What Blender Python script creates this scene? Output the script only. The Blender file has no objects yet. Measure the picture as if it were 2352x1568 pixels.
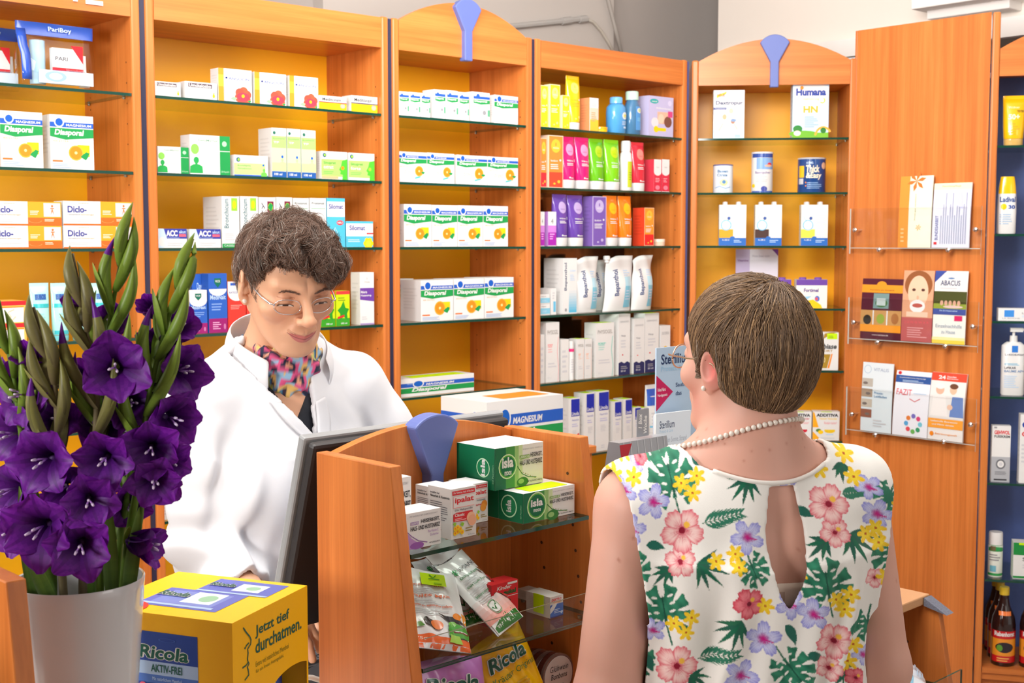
import bpy, bmesh, math, random
import numpy as np
from mathutils import Vector, Matrix
from mathutils.geometry import tessellate_polygon
random.seed(7)
rng = np.random.default_rng(7)
SC = bpy.context.scene
COL = SC.collection
# ---------------------------------------------------------------- camera
FPX, TH, CZ = 2915.9, math.radians(4.56), 1.66
cam = bpy.data.cameras.new('camera'); camo = bpy.data.objects.new('camera', cam); COL.objects.link(camo)
camo.location = (0, 0, CZ); camo.rotation_euler = (math.pi/2 - TH, 0, 0)
cam.sensor_width = 36; cam.lens = 36*FPX/2352; cam.clip_start = .05
cam.dof.use_dof = True; cam.dof.focus_distance = 1.95; cam.dof.aperture_fstop = 14
SC.camera = camo
# ---------------------------------------------------------------- light
SC.view_settings.view_transform = 'Standard'; SC.view_settings.look = 'None'
SC.view_settings.exposure = 0.0; SC.view_settings.gamma = 1; SC.view_settings.use_curve_mapping = False
W = bpy.data.worlds.new('world'); SC.world = W; W.use_nodes = True
W.node_tree.nodes['Background'].inputs[0].default_value = (1, .97, .94, 1)
W.node_tree.nodes['Background'].inputs[1].default_value = .80
def area(name, loc, target, size, power, col=(1, 1, 1), sy=None):
    l = bpy.data.lights.new(name, 'AREA'); l.energy = power; l.color = col; l.size = size
    if sy: l.shape = 'RECTANGLE'; l.size_y = sy
    o = bpy.data.objects.new(name, l); COL.objects.link(o); o.location = loc
    o.rotation_euler = (Vector(target)-Vector(loc)).to_track_quat('-Z', 'Y').to_euler()
    return o
area('key_flash_light', (-1.9, -.1, 1.8), (.2, 4.2, 1.6), .5, 46, (1, .98, .95))
area('window_light', (-2.9, 1.6, 2.3), (-.3, 2.4, 1.3), 1.6, 24, (1, .99, .97))
area('right_light', (2.6, .2, 2.2), (.2, 2.6, 1.3), 1.2, 12, (1, .97, .93))
area('added_wall_fill_light', (.2, 2.7, 2.5), (.5, 3.6, 3.2), .8, 50, (1, .98, .96))  # added fill lamp, aimed up to brighten the upper walls and shelves
area('ceiling_light', (-.3, 1.9, 3.02), (.1, 4.6, 1.3), 2.2, 88, (1, .97, .93), 1.0)
# ---------------------------------------------------------------- pixel <-> place helpers
def ray(x, y):
    u, v = x-1176, 784-y
    return np.array([u, FPX*math.cos(TH)+v*math.sin(TH), v*math.cos(TH)-FPX*math.sin(TH)])
CAM = np.array([0, 0, CZ])
def at_depth(x, y, Y):
    d = ray(x, y); return CAM + d*(Y/d[1])
def on_plane(x, y, P, n):
    d = ray(x, y); n = np.asarray(n, float); return CAM + d*((n @ (np.asarray(P, float)-CAM))/(n @ d))
def srgb(r, g, b):
    f = lambda c: (c/255/12.92) if c/255 <= .04045 else ((c/255+.055)/1.055)**2.4
    return (f(r), f(g), f(b))
# ---------------------------------------------------------------- materials
MATS = {}
def mat(name, col=(.8, .8, .8), rough=.5, metal=0, spec=.5, attr=False, coat=0, build=None, emit=None, trans=0, sss=0, alpha=None, sheen=0):
    if name in MATS: return MATS[name]
    m = bpy.data.materials.new(name); m.use_nodes = True; nt = m.node_tree
    b = nt.nodes['Principled BSDF']
    b.inputs['Base Color'].default_value = (*col, 1); b.inputs['Roughness'].default_value = rough
    b.inputs['Metallic'].default_value = metal; b.inputs['Specular IOR Level'].default_value = spec
    b.inputs['Coat Weight'].default_value = coat; b.inputs['Coat Roughness'].default_value = .1
    b.inputs['Transmission Weight'].default_value = trans
    b.inputs['Subsurface Weight'].default_value = sss
    if sss: b.inputs['Subsurface Radius'].default_value = (1, .35, .2); b.inputs['Subsurface Scale'].default_value = .006
    b.inputs['Sheen Weight'].default_value = sheen
    if attr:
        a = nt.nodes.new('ShaderNodeAttribute'); a.attribute_name = 'col'
        nt.links.new(a.outputs['Color'], b.inputs['Base Color'])
    if build: build(nt, b)
    MATS[name] = m; return m
def N(nt, t, **kw):
    n = nt.nodes.new(t)
    for k, v in kw.items(): setattr(n, k, v)
    return n
def wood(name, scale, base, dark, light, rough=.32):
    def b(nt, p):
        tc = N(nt, 'ShaderNodeTexCoord'); mp = N(nt, 'ShaderNodeMapping'); mp.inputs['Scale'].default_value = scale
        oi = N(nt, 'ShaderNodeObjectInfo'); ad = N(nt, 'ShaderNodeVectorMath', operation='ADD'); ml = N(nt, 'ShaderNodeVectorMath', operation='SCALE')
        cx = N(nt, 'ShaderNodeCombineXYZ'); ml.inputs[3].default_value = 7
        for i in range(3): nt.links.new(oi.outputs['Random'], cx.inputs[i])
        nt.links.new(cx.outputs[0], ml.inputs[0]); nt.links.new(tc.outputs['Object'], ad.inputs[0]); nt.links.new(ml.outputs[0], ad.inputs[1])
        nt.links.new(ad.outputs[0], mp.inputs[0])
        n1 = N(nt, 'ShaderNodeTexNoise'); n1.inputs['Scale'].default_value = 1; n1.inputs['Detail'].default_value = 4; n1.inputs['Distortion'].default_value = .5
        n2 = N(nt, 'ShaderNodeTexNoise'); n2.inputs['Scale'].default_value = 7; n2.inputs['Detail'].default_value = 3
        nt.links.new(mp.outputs[0], n1.inputs[0]); nt.links.new(mp.outputs[0], n2.inputs[0])
        r = N(nt, 'ShaderNodeValToRGB'); e = r.color_ramp.elements
        e[0].position = .36; e[0].color = (*dark, 1); e[1].position = .66; e[1].color = (*light, 1)
        k = r.color_ramp.elements.new(.5); k.color = (*base, 1)
        nt.links.new(n1.outputs[0], r.inputs[0])
        mx = N(nt, 'ShaderNodeMix', data_type='RGBA', blend_type='MULTIPLY'); mx.inputs[0].default_value = .2
        r2 = N(nt, 'ShaderNodeValToRGB'); r2.color_ramp.elements[0].position = .4; r2.color_ramp.elements[0].color = (.62, .55, .5, 1); r2.color_ramp.elements[1].position = .6
        nt.links.new(n2.outputs[0], r2.inputs[0]); nt.links.new(r.outputs[0], mx.inputs[6]); nt.links.new(r2.outputs[0], mx.inputs[7])
        nt.links.new(mx.outputs[2], p.inputs['Base Color'])
    return mat(name, rough=rough, build=b, spec=.4)
WB, WD, WL = (.64, .195, .042), (.56, .16, .033), (.70, .225, .052)
wood_v = wood('cherry_wood_upright', (34, 34, .9), WB, WD, WL)
wood_h = wood('cherry_wood_level', (.9, 34, 34), WB, WD, WL)
def noise_tint(scale, amt):
    def b(nt, p):
        c = p.inputs['Base Color'].default_value[:]
        tc = N(nt, 'ShaderNodeTexCoord'); n = N(nt, 'ShaderNodeTexNoise'); n.inputs['Scale'].default_value = scale
        r = N(nt, 'ShaderNodeValToRGB'); r.color_ramp.elements[0].color = (*[x*(1-amt) for x in c[:3]], 1); r.color_ramp.elements[1].color = (*[min(1, x*(1+amt)) for x in c[:3]], 1)
        nt.links.new(tc.outputs['Object'], n.inputs[0]); nt.links.new(n.outputs[0], r.inputs[0]); nt.links.new(r.outputs[0], p.inputs['Base Color'])
    return b
def glass_build(tint, ior=1.45):
    def b(nt, p):
        out = nt.nodes['Material Output']
        t = N(nt, 'ShaderNodeBsdfTransparent'); t.inputs[0].default_value = (*tint, 1)
        g = N(nt, 'ShaderNodeBsdfGlossy'); g.inputs['Roughness'].default_value = .04
        fr = N(nt, 'ShaderNodeFresnel'); fr.inputs[0].default_value = ior
        ge = N(nt, 'ShaderNodeNewGeometry'); iv = N(nt, 'ShaderNodeMath', operation='SUBTRACT'); iv.inputs[0].default_value = 1; nt.links.new(ge.outputs['Backfacing'], iv.inputs[1])
        mu = N(nt, 'ShaderNodeMath', operation='MULTIPLY'); nt.links.new(fr.outputs[0], mu.inputs[0]); nt.links.new(iv.outputs[0], mu.inputs[1])
        mx = N(nt, 'ShaderNodeMixShader'); nt.links.new(mu.outputs[0], mx.inputs[0])
        nt.links.new(t.outputs[0], mx.inputs[1]); nt.links.new(g.outputs[0], mx.inputs[2]); nt.links.new(mx.outputs[0], out.inputs[0])
    return b
m_amber = mat('amber_laminate', (.95, .425, .005), .35, build=noise_tint(3, .05))
m_bluelam = mat('blue_laminate', (.085, .14, .40), .45, build=noise_tint(60, .06))
m_bluestrip = mat('blue_plastic_strip', (.10, .13, .34), .4)
m_darkstrip = mat('dark_blue_gap_strip', (.025, .024, .06), .5)
m_glass = mat('shelf_glass', build=glass_build((.90, .97, .93)))
m_clear = mat('clear_acrylic', build=glass_build((.97, .98, .98)))
m_gedge = mat('green_glass_edge', (.004, .05, .032), .08, spec=.6)
m_aedge = mat('acrylic_edge', (.62, .66, .62), .15)
m_print = mat('printed_card', rough=.42, attr=True, spec=.35)
m_gloss = mat('glossy_plastic', rough=.16, attr=True, coat=.3)
m_foil = mat('foil_pouch', rough=.22, attr=True, coat=.4)
m_chrome = mat('chrome', (.8, .8, .8), .12, metal=1)
m_pin = mat('steel_pin', (.25, .24, .2), .4, metal=1)
# ---------------------------------------------------------------- mesh builder
class MB:
    def __init__(s): s.V, s.F, s.C, s.M = [], [], [], []
    def add(s, vs, fs, col=(.8, .8, .8), m=0):
        o = len(s.V); s.V += [tuple(map(float, v)) for v in vs]
        s.F += [tuple(o+i for i in f) for f in fs]; s.C += [col]*len(fs); s.M += [m]*len(fs)
        return s
    def box(s, x0, x1, y0, y1, z0, z1, col=(.8, .8, .8), m=0, cols=None):
        v = [(x0, y0, z0), (x1, y0, z0), (x1, y1, z0), (x0, y1, z0), (x0, y0, z1), (x1, y0, z1), (x1, y1, z1), (x0, y1, z1)]
        fs = [(0, 1, 5, 4), (1, 2, 6, 5), (2, 3, 7, 6), (3, 0, 4, 7), (4, 5, 6, 7), (3, 2, 1, 0)]  # front right back left top bottom
        for i, f in enumerate(fs): s.add([v[j] for j in f], [(0, 1, 2, 3)], (cols or {}).get(i, col), m)
        return s
    def prism(s, pts, axis, a, b, col=(.8, .8, .8), m=0):
        """outline pts (2D) extruded along axis from a to b"""
        def P(p, t): return {'x': (t, p[0], p[1]), 'y': (p[0], t, p[1]), 'z': (p[0], p[1], t)}[axis]
        n = len(pts); v = [P(p, a) for p in pts]+[P(p, b) for p in pts]
        s.add(v, [tuple(range(n))[::-1], tuple(range(n, 2*n))]+[(i, (i+1) % n, n+(i+1) % n, n+i) for i in range(n)], col, m)
        return s
    def tube(s, path, r, n=8, col=(.8, .8, .8), m=0, caps=True):
        path = [Vector(p) for p in path]; k = len(path); rs = r if hasattr(r, '__len__') else [r]*k
        V = []; up = Vector((.13, .21, .97))
        for i, p in enumerate(path):
            t = (path[min(i+1, k-1)]-path[max(i-1, 0)]).normalized()
            a = t.cross(up); 
            if a.length < 1e-3: a = t.cross(Vector((1, 0, 0)))
            a.normalize(); b = t.cross(a).normalized(); up = b.cross(t)*-1 if False else up
            for j in range(n):
                th = 2*math.pi*j/n; V.append(p+(a*math.cos(th)+b*math.sin(th))*rs[i])
        F = [(i*n+j, i*n+(j+1) % n, (i+1)*n+(j+1) % n, (i+1)*n+j) for i in range(k-1) for j in range(n)]
        if caps: F += [tuple(range(n))[::-1], tuple((k-1)*n+j for j in range(n))]
        return s.add(V, F, col, m)
    def loft(s, secs, n=28, cx=0, cy=0, cols=None, m=0, caps=True, twist=None):
        """secs: (z, rx, ry[, e[, dx, dy]]) superellipse rings; cols per band"""
        V = []
        for q in secs:
            z, rx, ry = q[:3]; e = q[3] if len(q) > 3 else 2; dx, dy = (q[4], q[5]) if len(q) > 5 else (0, 0)
            for j in range(n):
                t = 2*math.pi*j/n; c, d = math.cos(t), math.sin(t)
                V.append((cx+dx+rx*math.copysign(abs(c)**(2/e), c), cy+dy+ry*math.copysign(abs(d)**(2/e), d), z))
        o = len(secs)
        for i in range(o-1):
            s.add(V[i*n:(i+2)*n], [(j, (j+1) % n, n+(j+1) % n, n+j) for j in range(n)], (cols[i] if isinstance(cols, list) else cols) or (.8, .8, .8), m)
        if caps:
            s.add(V[:n], [tuple(range(n))[::-1]], (cols[0] if isinstance(cols, list) else cols) or (.8, .8, .8), m)
            s.add(V[-n:], [tuple(range(n))], (cols[-1] if isinstance(cols, list) else cols) or (.8, .8, .8), m)
        return s
    def grid(s, P, col=(.8, .8, .8), m=0):
        """P: array [a][b] of points"""
        a, b = len(P), len(P[0])
        return s.add([p for r in P for p in r], [(i*b+j, i*b+j+1, (i+1)*b+j+1, (i+1)*b+j) for i in range(a-1) for j in range(b-1)], col, m)
    def build(s, name, mats, parent=None, smooth=False, merge=True, bevel=0, loc=None, rz=0, solid=0, sub=0, angle=None):
        me = bpy.data.meshes.new(name); me.from_pydata(s.V, [], s.F); 
        for m in (mats if isinstance(mats, (list, tuple)) else [mats]): me.materials.append(m)
        me.polygons.foreach_set('material_index', s.M)
        at = me.color_attributes.new('col', 'FLOAT_COLOR', 'CORNER')
        cc = np.repeat(np.array([(*c[:3], 1.0) for c in s.C], dtype=np.float32), [len(f) for f in s.F], axis=0)
        at.data.foreach_set('color', cc.ravel())
        if smooth: me.polygons.foreach_set('use_smooth', [True]*len(s.F))
        if merge and smooth:
            bm = bmesh.new(); bm.from_mesh(me); bmesh.ops.remove_doubles(bm, verts=bm.verts, dist=1e-6); bm.to_mesh(me); bm.free()
        if smooth and angle: me.set_sharp_from_angle(angle=math.radians(angle))
        me.update()
        o = bpy.data.objects.new(name, me); COL.objects.link(o)
        if parent: o.parent = parent
        if loc is not None: o.location = loc
        o.rotation_euler.z = rz
        if solid: md = o.modifiers.new('s', 'SOLIDIFY'); md.thickness = solid; md.offset = 0
        if sub: md = o.modifiers.new('u', 'SUBSURF'); md.levels = md.render_levels = sub
        if bevel:
            bm = bmesh.new(); bm.from_mesh(me); bmesh.ops.remove_doubles(bm, verts=bm.verts, dist=1e-6); bm.to_mesh(me); bm.free()
            md = o.modifiers.new('b', 'BEVEL'); md.width = bevel; md.segments = 2; md.limit_method = 'ANGLE'
        return o
def empty(name, loc, rz=0):
    o = bpy.data.objects.new(name, None); o.empty_display_size = .05; COL.objects.link(o); o.location = loc; o.rotation_euler.z = rz; return o
def tag(o, label=None, cat=None, group=None, kind=None):
    if label: o['label'] = label
    if cat: o['category'] = cat
    if group: o['group'] = group
    if kind: o['kind'] = kind
    return o
# ---------------------------------------------------------------- printing on faces
_gl = {}
def glyphs(txt, bold=0, shear=0):
    k = (txt, bold, shear)
    if k not in _gl:
        cu = bpy.data.curves.new('t', 'FONT'); cu.body = txt; cu.resolution_u = 3; cu.offset = bold; cu.shear = shear; cu.fill_mode = 'FRONT'
        ob = bpy.data.objects.new('t', cu); me = bpy.data.meshes.new_from_object(ob)
        v = np.array([q.co[:2] for q in me.vertices]).reshape(-1, 2); f = [tuple(p.vertices) for p in me.polygons]
        bpy.data.objects.remove(ob); bpy.data.meshes.remove(me); bpy.data.curves.remove(cu)
        if len(v): lo, hi = v.min(0), v.max(0); v = (v-lo)/np.maximum(hi-lo, 1e-6); asp = (hi[0]-lo[0])/max(hi[1]-lo[1], 1e-6)
        else: asp = 1
        _gl[k] = (v, f, asp)
    return _gl[k]
class Art:
    """draws flat print (u right, v up, both 0..1) on a face given by F(u, v, lift)"""
    def __init__(s, mb, F, nx=1, m=0, asp=1.0, ny=1): s.mb, s.F, s.nx, s.ny, s.m, s.k, s.asp = mb, F, nx, ny, m, 0, asp
    def _l(s): s.k += 1; return .0003+.00004*s.k if s.nx == 1 else .0007+.00009*s.k
    def r(s, u0, v0, u1, v1, c):
        l = s._l(); n = max(1, round(s.nx*abs(u1-u0))); q = max(1, round(s.ny*abs(v1-v0)))
        P = [[s.F(u0+(u1-u0)*i/n, v0+(v1-v0)*j/q, l) for i in range(n+1)] for j in range(q+1)]
        s.mb.grid(P, c, s.m)
    def emit(s, uv, faces, c, l):
        if s.nx == 1: s.mb.add([s.F(u, v, l) for u, v in uv], faces, c, s.m); return
        tu, tv = 1.3/s.nx, 1.3/max(s.ny, 4); V = [tuple(map(float, q)) for q in uv]; T = []; out = []
        for f in faces:
            if len(f) == 3: T.append(tuple(f))
            else: T += [tuple(f[k] for k in t) for t in tessellate_polygon([[Vector((*V[k], 0)) for k in f]])]
        mid = {}; dl = lambda a, b: max(abs(V[a][0]-V[b][0])/tu, abs(V[a][1]-V[b][1])/tv)
        while T:
            a, b, d = T.pop(); L = (dl(a, b), dl(b, d), dl(d, a)); k = L.index(max(L))
            if L[k] <= 1 or len(out) > 6000: out.append((a, b, d)); continue
            a, b, d = ((a, b, d), (b, d, a), (d, a, b))[k]; e = (min(a, b), max(a, b))
            if e not in mid: mid[e] = len(V); V.append(((V[a][0]+V[b][0])/2, (V[a][1]+V[b][1])/2))
            T += [(a, mid[e], d), (mid[e], b, d)]
        s.mb.add([s.F(u, v, l) for u, v in V], out, c, s.m)
    def p(s, pts, c): s.emit(pts, [tuple(range(len(pts)))], c, s._l())
    def e(s, cu, cv, ru, rv, c, n=18, a0=0, a1=360):
        full = a1-a0 >= 360
        if s.nx > 1:
            l = s._l(); lo, hi = (-1, 1) if full else (-1, 0) if a1 > 270 else (0, 1)
            X = [-math.cos(math.pi*i/14) for i in range(15)]
            s.mb.grid([[s.F(cu+ru*x, cv+rv*math.sqrt(max(0, 1-x*x))*(lo+(hi-lo)*j/4), l) for x in X] for j in range(5)], c, s.m); return
        pts = [(cu+ru*math.cos(math.radians(a0+(a1-a0)*i/n)), cv+rv*math.sin(math.radians(a0+(a1-a0)*i/n))) for i in range(n if full else n+1)]
        s.p(pts, c)
    def ring(s, cu, cv, ru, rv, t, c, n=22, a0=0, a1=360):
        l = s._l(); V = []; F = []
        for i in range(n+1):
            a = math.radians(a0+(a1-a0)*i/n)
            for q in (1, 1-t): V.append((cu+ru*q*math.cos(a), cv+rv*q*math.sin(a)))
        s.emit(V, [(2*i, 2*i+2, 2*i+3, 2*i+1) for i in range(n)], c, l)
    def t(s, txt, u0, v0, u1, v1, c, bold=.02, shear=0, rot=0):
        v, f, asp = glyphs(txt, bold, shear); l = s._l()
        if rot: q = np.stack([1-v[:, 1], v[:, 0]], 1) if rot == 90 else np.stack([v[:, 1], 1-v[:, 0]], 1)
        else: q = v
        s.emit([(u0+(u1-u0)*a, v0+(v1-v0)*b) for a, b in q], f, c, l)
    def lines(s, u0, v0, u1, v1, n, c, thick=.45):
        l = s._l(); dv = (v1-v0)/n
        for i in range(n):
            e = u0+(u1-u0)*(.6+.4*random.random()); y = v1-dv*(i+1)
            s.emit([(u0, y), (e, y), (e, y+dv*thick), (u0, y+dv*thick)], [(0, 1, 2, 3)], c, l)
    def curve(s, pts, w, c, asp=None):
        """thick polyline; w in u units, asp = face width / height"""
        A = asp or s.asp; l = s._l(); V = []; n = len(pts)
        for i, (u, v) in enumerate(pts):
            a, b = pts[max(i-1, 0)], pts[min(i+1, n-1)]
            dx, dy = (b[0]-a[0]), (b[1]-a[1])/A; q = math.hypot(dx, dy) or 1
            nx, ny = -dy/q*w/2, dx/q*w/2*A
            V += [(u+nx, v+ny), (u-nx, v-ny)]
        s.emit(V, [(2*i, 2*i+1, 2*i+3, 2*i+2) for i in range(n-1)], c, l)
# ---------------------------------------------------------------- room and shelf units
AW, A5, AR = math.radians(41.87), math.radians(-5.8), math.radians(-48)
PC = np.array([.687, 5.0])
m_wall = mat('grey_wall_paint', (.40, .36, .335), .8, build=noise_tint(2, .04))
m_wall2 = mat('cream_wall_paint', (.80, .73, .66), .8, build=noise_tint(2, .03))
m_white = mat('white_paint', (.82, .80, .77), .6)
m_floor = mat('floor_tile', (.45, .40, .36), .4, build=noise_tint(5, .1))
def struct(name, mb, m, **k): return tag(mb.build(name, m, **k), kind='structure')
struct('floor', MB().box(-5, 5, -3, 8, -.1, 0), m_floor)
struct('ceiling', MB().box(-5, 5, -3, 8, 3.2, 3.3), m_white)
struct('wall_back', MB().box(-4.2, 1.75, .95, 1.05, 0, 3.2), m_wall, loc=(*PC, 0), rz=AW)
struct('wall_right', MB().box(-.6, 6, 1.5, 1.6, 0, 3.2), m_wall, loc=(1.31, 4.94, 0), rz=AR)
struct('wall_front', MB().box(-5, 5, -3, -2.9, 0, 3.2), m_wall2)
struct('wall_left', MB().box(-5, -4.9, -3, 8, 0, 3.2), m_wall2)
# cream bulkhead with a white trim, behind the corner unit
bk = MB(); bk.box(-1.065, 3, .5, .62, 2.515, 3.2); struct('trim_1', bk, m_wall2, loc=(1.31, 4.94, 0), rz=AR)
bk = MB(); bk.box(-1.09, 3, .46, .499, 2.44, 2.515); struct('trim_2', bk, m_white, loc=(1.31, 4.94, 0), rz=AR)
# pilaster against the grey wall
pl = MB(); pl.box(-1.9, -1.52, .75, .95, 0, 3.2); struct('trim_3', pl, m_wall, loc=(*PC, 0), rz=AW)
pl = MB(); pl.box(-1.52, -1.50, .80, .95, 0, 3.2); pl.box(-1.10, .5, .88, .95, 0, 3.2); struct('trim_4', pl, mat('pale_grey_paint', (.52, .475, .44), .8), loc=(*PC, 0), rz=AW)
def wpt(px, py, d, P=PC, a=AW):
    n = np.array([-math.sin(a), math.cos(a), 0]); return on_plane(px, py, np.array([*P, 0])+n*d, n)
c = MB(); c.tube([wpt(x, y, .86) for x, y in ((1120, 66), (1240, 54), (1345, 43))], .012)
c.tube([wpt(x, y, .86) for x, y in ((1290, 49), (1312, 46))], .016); c.tube([wpt(x, y, .86) for x, y in ((1330, 45), (1347, 43))], .016)
pipe = c.build('conduit_pipe', mat('grey_plastic_pipe', (.42, .40, .38), .5), smooth=True, angle=40); tag(pipe, 'grey conduit pipe on the wall above the arched narrow shelf', 'pipe')
MB().tube([wpt(x, y, .86) for x, y in ((1345, 43), (1362, 50), (1380, 70), (1396, 95), (1412, 125))], .007).build('cable', mat('beige_cable', (.48, .44, .38), .6), parent=pipe, smooth=True)
c = MB(); c.tube([wpt(x, y, .86) for x, y in ((1385, -40), (1397, 0), (1412, 60), (1428, 125))], .009)
tag(c.build('wall_cable', mat('grey_cable', (.36, .33, .30), .6), smooth=True), 'thin grey cable running straight down the wall beside the conduit', 'cable')
# white duct box near the ceiling, upper right
b = MB()
def rpt(px, py, d): 
    n = np.array([-math.sin(AR), math.cos(AR), 0]); return on_plane(px, py, np.array([1.31, 4.94, 0])+n*d, n)
for (xa, xb, y0, d) in ((2128, 2318, 45, .40), (2092, 2316, 22, .32)):
    A, B = rpt(xa, y0, d), rpt(xb, y0-30, d)
    dv = np.array([math.cos(AR), math.sin(AR)]); P0 = np.array([1.31, 4.94])
    sa, sb = (A[:2]-P0)@dv, (B[:2]-P0)@dv
    b.box(sa, sb, d, .5, A[2], 2.95 if d > .35 else 2.9)
duct = b.build('duct_box', m_white, loc=(1.31, 4.94, 0), rz=AR, bevel=.004); tag(duct, 'white boxed duct on the cream wall at upper right', 'duct')

m_hole = mat('dark_hole', (.09, .03, .01), .8)
SHZ = [2.055, 1.845, 1.638, 1.394, 1.151, .873, .6, .35]
def keystone(parent, s0, zt, zb, w=.112, wn=.032, y=-.02, name='keystone', neck=.52):
    """blue fan-topped ornament: s centre, zt apex, zb foot"""
    H = zt-zb; nk = zt-H*neck; sd = .15*H; pts = [(-wn/2, zb), (wn/2, zb), (wn/2, nk)]
    for i in range(17): t = 1-i/8; pts.append((w/2*math.sin(t*.9)/math.sin(.9), zt-sd+sd*(math.cos(t*.9)-math.cos(.9))/(1-math.cos(.9))))
    pts += [(-wn/2, nk)]
    return MB().prism([(s0+p, q) for p, q in pts], 'y', y, y+.03).build(name, mat('blue_keystone_paint', (.115, .155, .42), .45), parent=parent, bevel=.003)
def shelf_unit(P, ang, s0, s1, label, arch=False, back=m_amber, dep=.32, shelves=SHZ, ztop=2.355, hz=2.258, gaps=(1, 1), sw=.026, strip=m_darkstrip, name='shelf_unit', lefth=None):
    u = empty(name, (P[0], P[1], 0), ang); tag(u, label, 'shelf', 'wooden shelf units along the wall')
    a, b = s0+.008, s1-.008
    for x0, x1 in ((a, a+sw), (b-sw, b)):
        q = MB().box(x0, x1, -.004, .028 if lefth and x0 == a else dep, 0, lefth if lefth and x0 == a else ztop)
        if x0 > a:   # rows of peg holes in the right-hand side
            for y in (.03, dep-.055):
                for k in range(int((2.22-.8)/.055)):
                    z = .82+.055*k
                    if min(abs(z-t) for t in shelves) > .02: q.add([(x0-.0005, y+.0025*math.cos(t), z+.0025*math.sin(t)) for t in [i*math.pi/3 for i in range(6)]], [tuple(range(6))], m=1)
        q.build('side_panel', [wood_v, m_hole], parent=u, bevel=.006)
    MB().box(a+sw, b-sw, dep-.016, dep-.001, .0, ztop-.02).build('back_panel', back, parent=u)
    h = MB(); n = 24
    if arch:
        R = lambda t: ztop-.005+.083*(1-(2*t-1)**2)
        pts = [(a+sw, hz), (b-sw, hz)]+[(b-sw-(b-a-2*sw)*i/n, R(1-i/n)) for i in range(n+1)]
    else: pts = [(a+sw, hz), (b-sw, hz), (b-sw, ztop-.004), (a+sw, ztop-.004)]
    h.prism(pts, 'y', -.002, .020); h.build('header_board', wood_h, parent=u)
    MB().box(a+sw, b-sw, .02, dep-.016, 2.262, 2.28).build('top_board', wood_h, parent=u)
    MB().box(a+sw, b-sw, .01, dep-.016, .06, .085).build('bottom_board', wood_h, parent=u)
    MB().box(a+sw, b-sw, .03, .05, 0, .06).build('plinth', wood_h, parent=u)
    MB().box(s1-.0078, s1+.0078, .003, .03, 0, ztop-.004).build('joint_strip', strip, parent=u)
    if arch: keystone(u, (a+b)/2, 2.447, 2.247)
    for z in shelves:
        g = MB(); x0, x1 = a+sw+.001, b-sw-.001
        g.box(x0, x1, .0, dep-.02, z-.008, z, m=0); 
        g.M[0] = g.M[1] = g.M[3] = 1
        gs = g.build('glass_shelf', [m_glass, m_gedge], parent=u)
        for y in (.035, dep-.06): MB().loft([(z-.014, .003, .003), (z-.012, .005, .003), (z-.009, .005, .003)], 8, x1-.006, y).build('shelf_pin', m_pin, parent=gs)
    return u
B1 = shelf_unit(PC, AW, -3.09, -2.265, 'wooden wall shelf unit at far left holding clear pouches and cartons')
B2 = shelf_unit(PC, AW, -2.265, -1.437, 'wooden wall shelf unit right behind the pharmacist in white coat')
B3 = shelf_unit(PC, AW, -1.437, -.823, 'narrow wooden shelf unit with arched top and blue keystone, full of orange-slice cartons', arch=True)
B4 = shelf_unit(PC, AW, -.823, -.003, 'wooden shelf unit with dark glass back and rows of colourful tubes', strip=m_bluestrip)
B5 = shelf_unit(PC, A5, .004, .648, 'corner shelf unit with arched top facing forward, behind the customer', arch=True)
# smoky mirror glass covering part of the back of the tube shelf
MB().box(-.78, -.05, .288, .298, 1.16, 1.84).build('mirror_back', mat('smoked_mirror', (.16, .13, .11), .06, metal=1), parent=B4)
# header lettering cut off by the photo's top edge on the far left unit
lt = MB()
for x0, x1, y0, y1 in ((197, 236, 6, -20), (168, 178, 0, -24)):
    A, B = wpt(x0, y0, -.004), wpt(x1, y0, -.004); dv = np.array([math.cos(AW), math.sin(AW)])
    sa, sb = (A[:2]-PC)@dv, (B[:2]-PC)@dv; lt.box(sa, sb, -.006, -.0022, A[2]-.003, A[2]+.008)
lt.build('header_lettering', m_white, parent=B1)
# angled wooden panel on the right and the blue unit after it
PR = np.array([1.330, 4.925])
ra = on_plane(1966, 300, [*PR, 0], [-math.sin(AR), math.cos(AR), 0]); rb = on_plane(2272, 300, [*PR, 0], [-math.sin(AR), math.cos(AR), 0])
DR = np.array([math.cos(AR), math.sin(AR)]); sA, sB = (ra[:2]-PR)@DR, (rb[:2]-PR)@DR
zt = on_plane(1966, 71, [*PR, 0], [-math.sin(AR), math.cos(AR), 0])[2]
wp = empty('wooden_panel', (*PR, 0), AR); tag(wp, 'tall plain cherry wood panel holding three clear leaflet holders', 'panel')
MB().prism([(sA, 0), (sB-.003, 0), (sB-.026, .03), (sA, .03)], 'z', 0, zt).build('board', wood_v, parent=wp)
MB().box(sA-.010, sA-.0005, -.002, .012, 0, zt).build('edge_strip', wood_v, parent=wp, bevel=.002)
print('panel', sA, sB, zt)
P6 = PR + DR*(sB-.006); A6 = math.radians(-14)
BLZ = [on_plane(2290, y, [*P6, 0], [-math.sin(A6), math.cos(A6), 0])[2] for y in (334, 537, 737, 910, 1109, 1331)]
print('blue', P6, BLZ)
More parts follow.
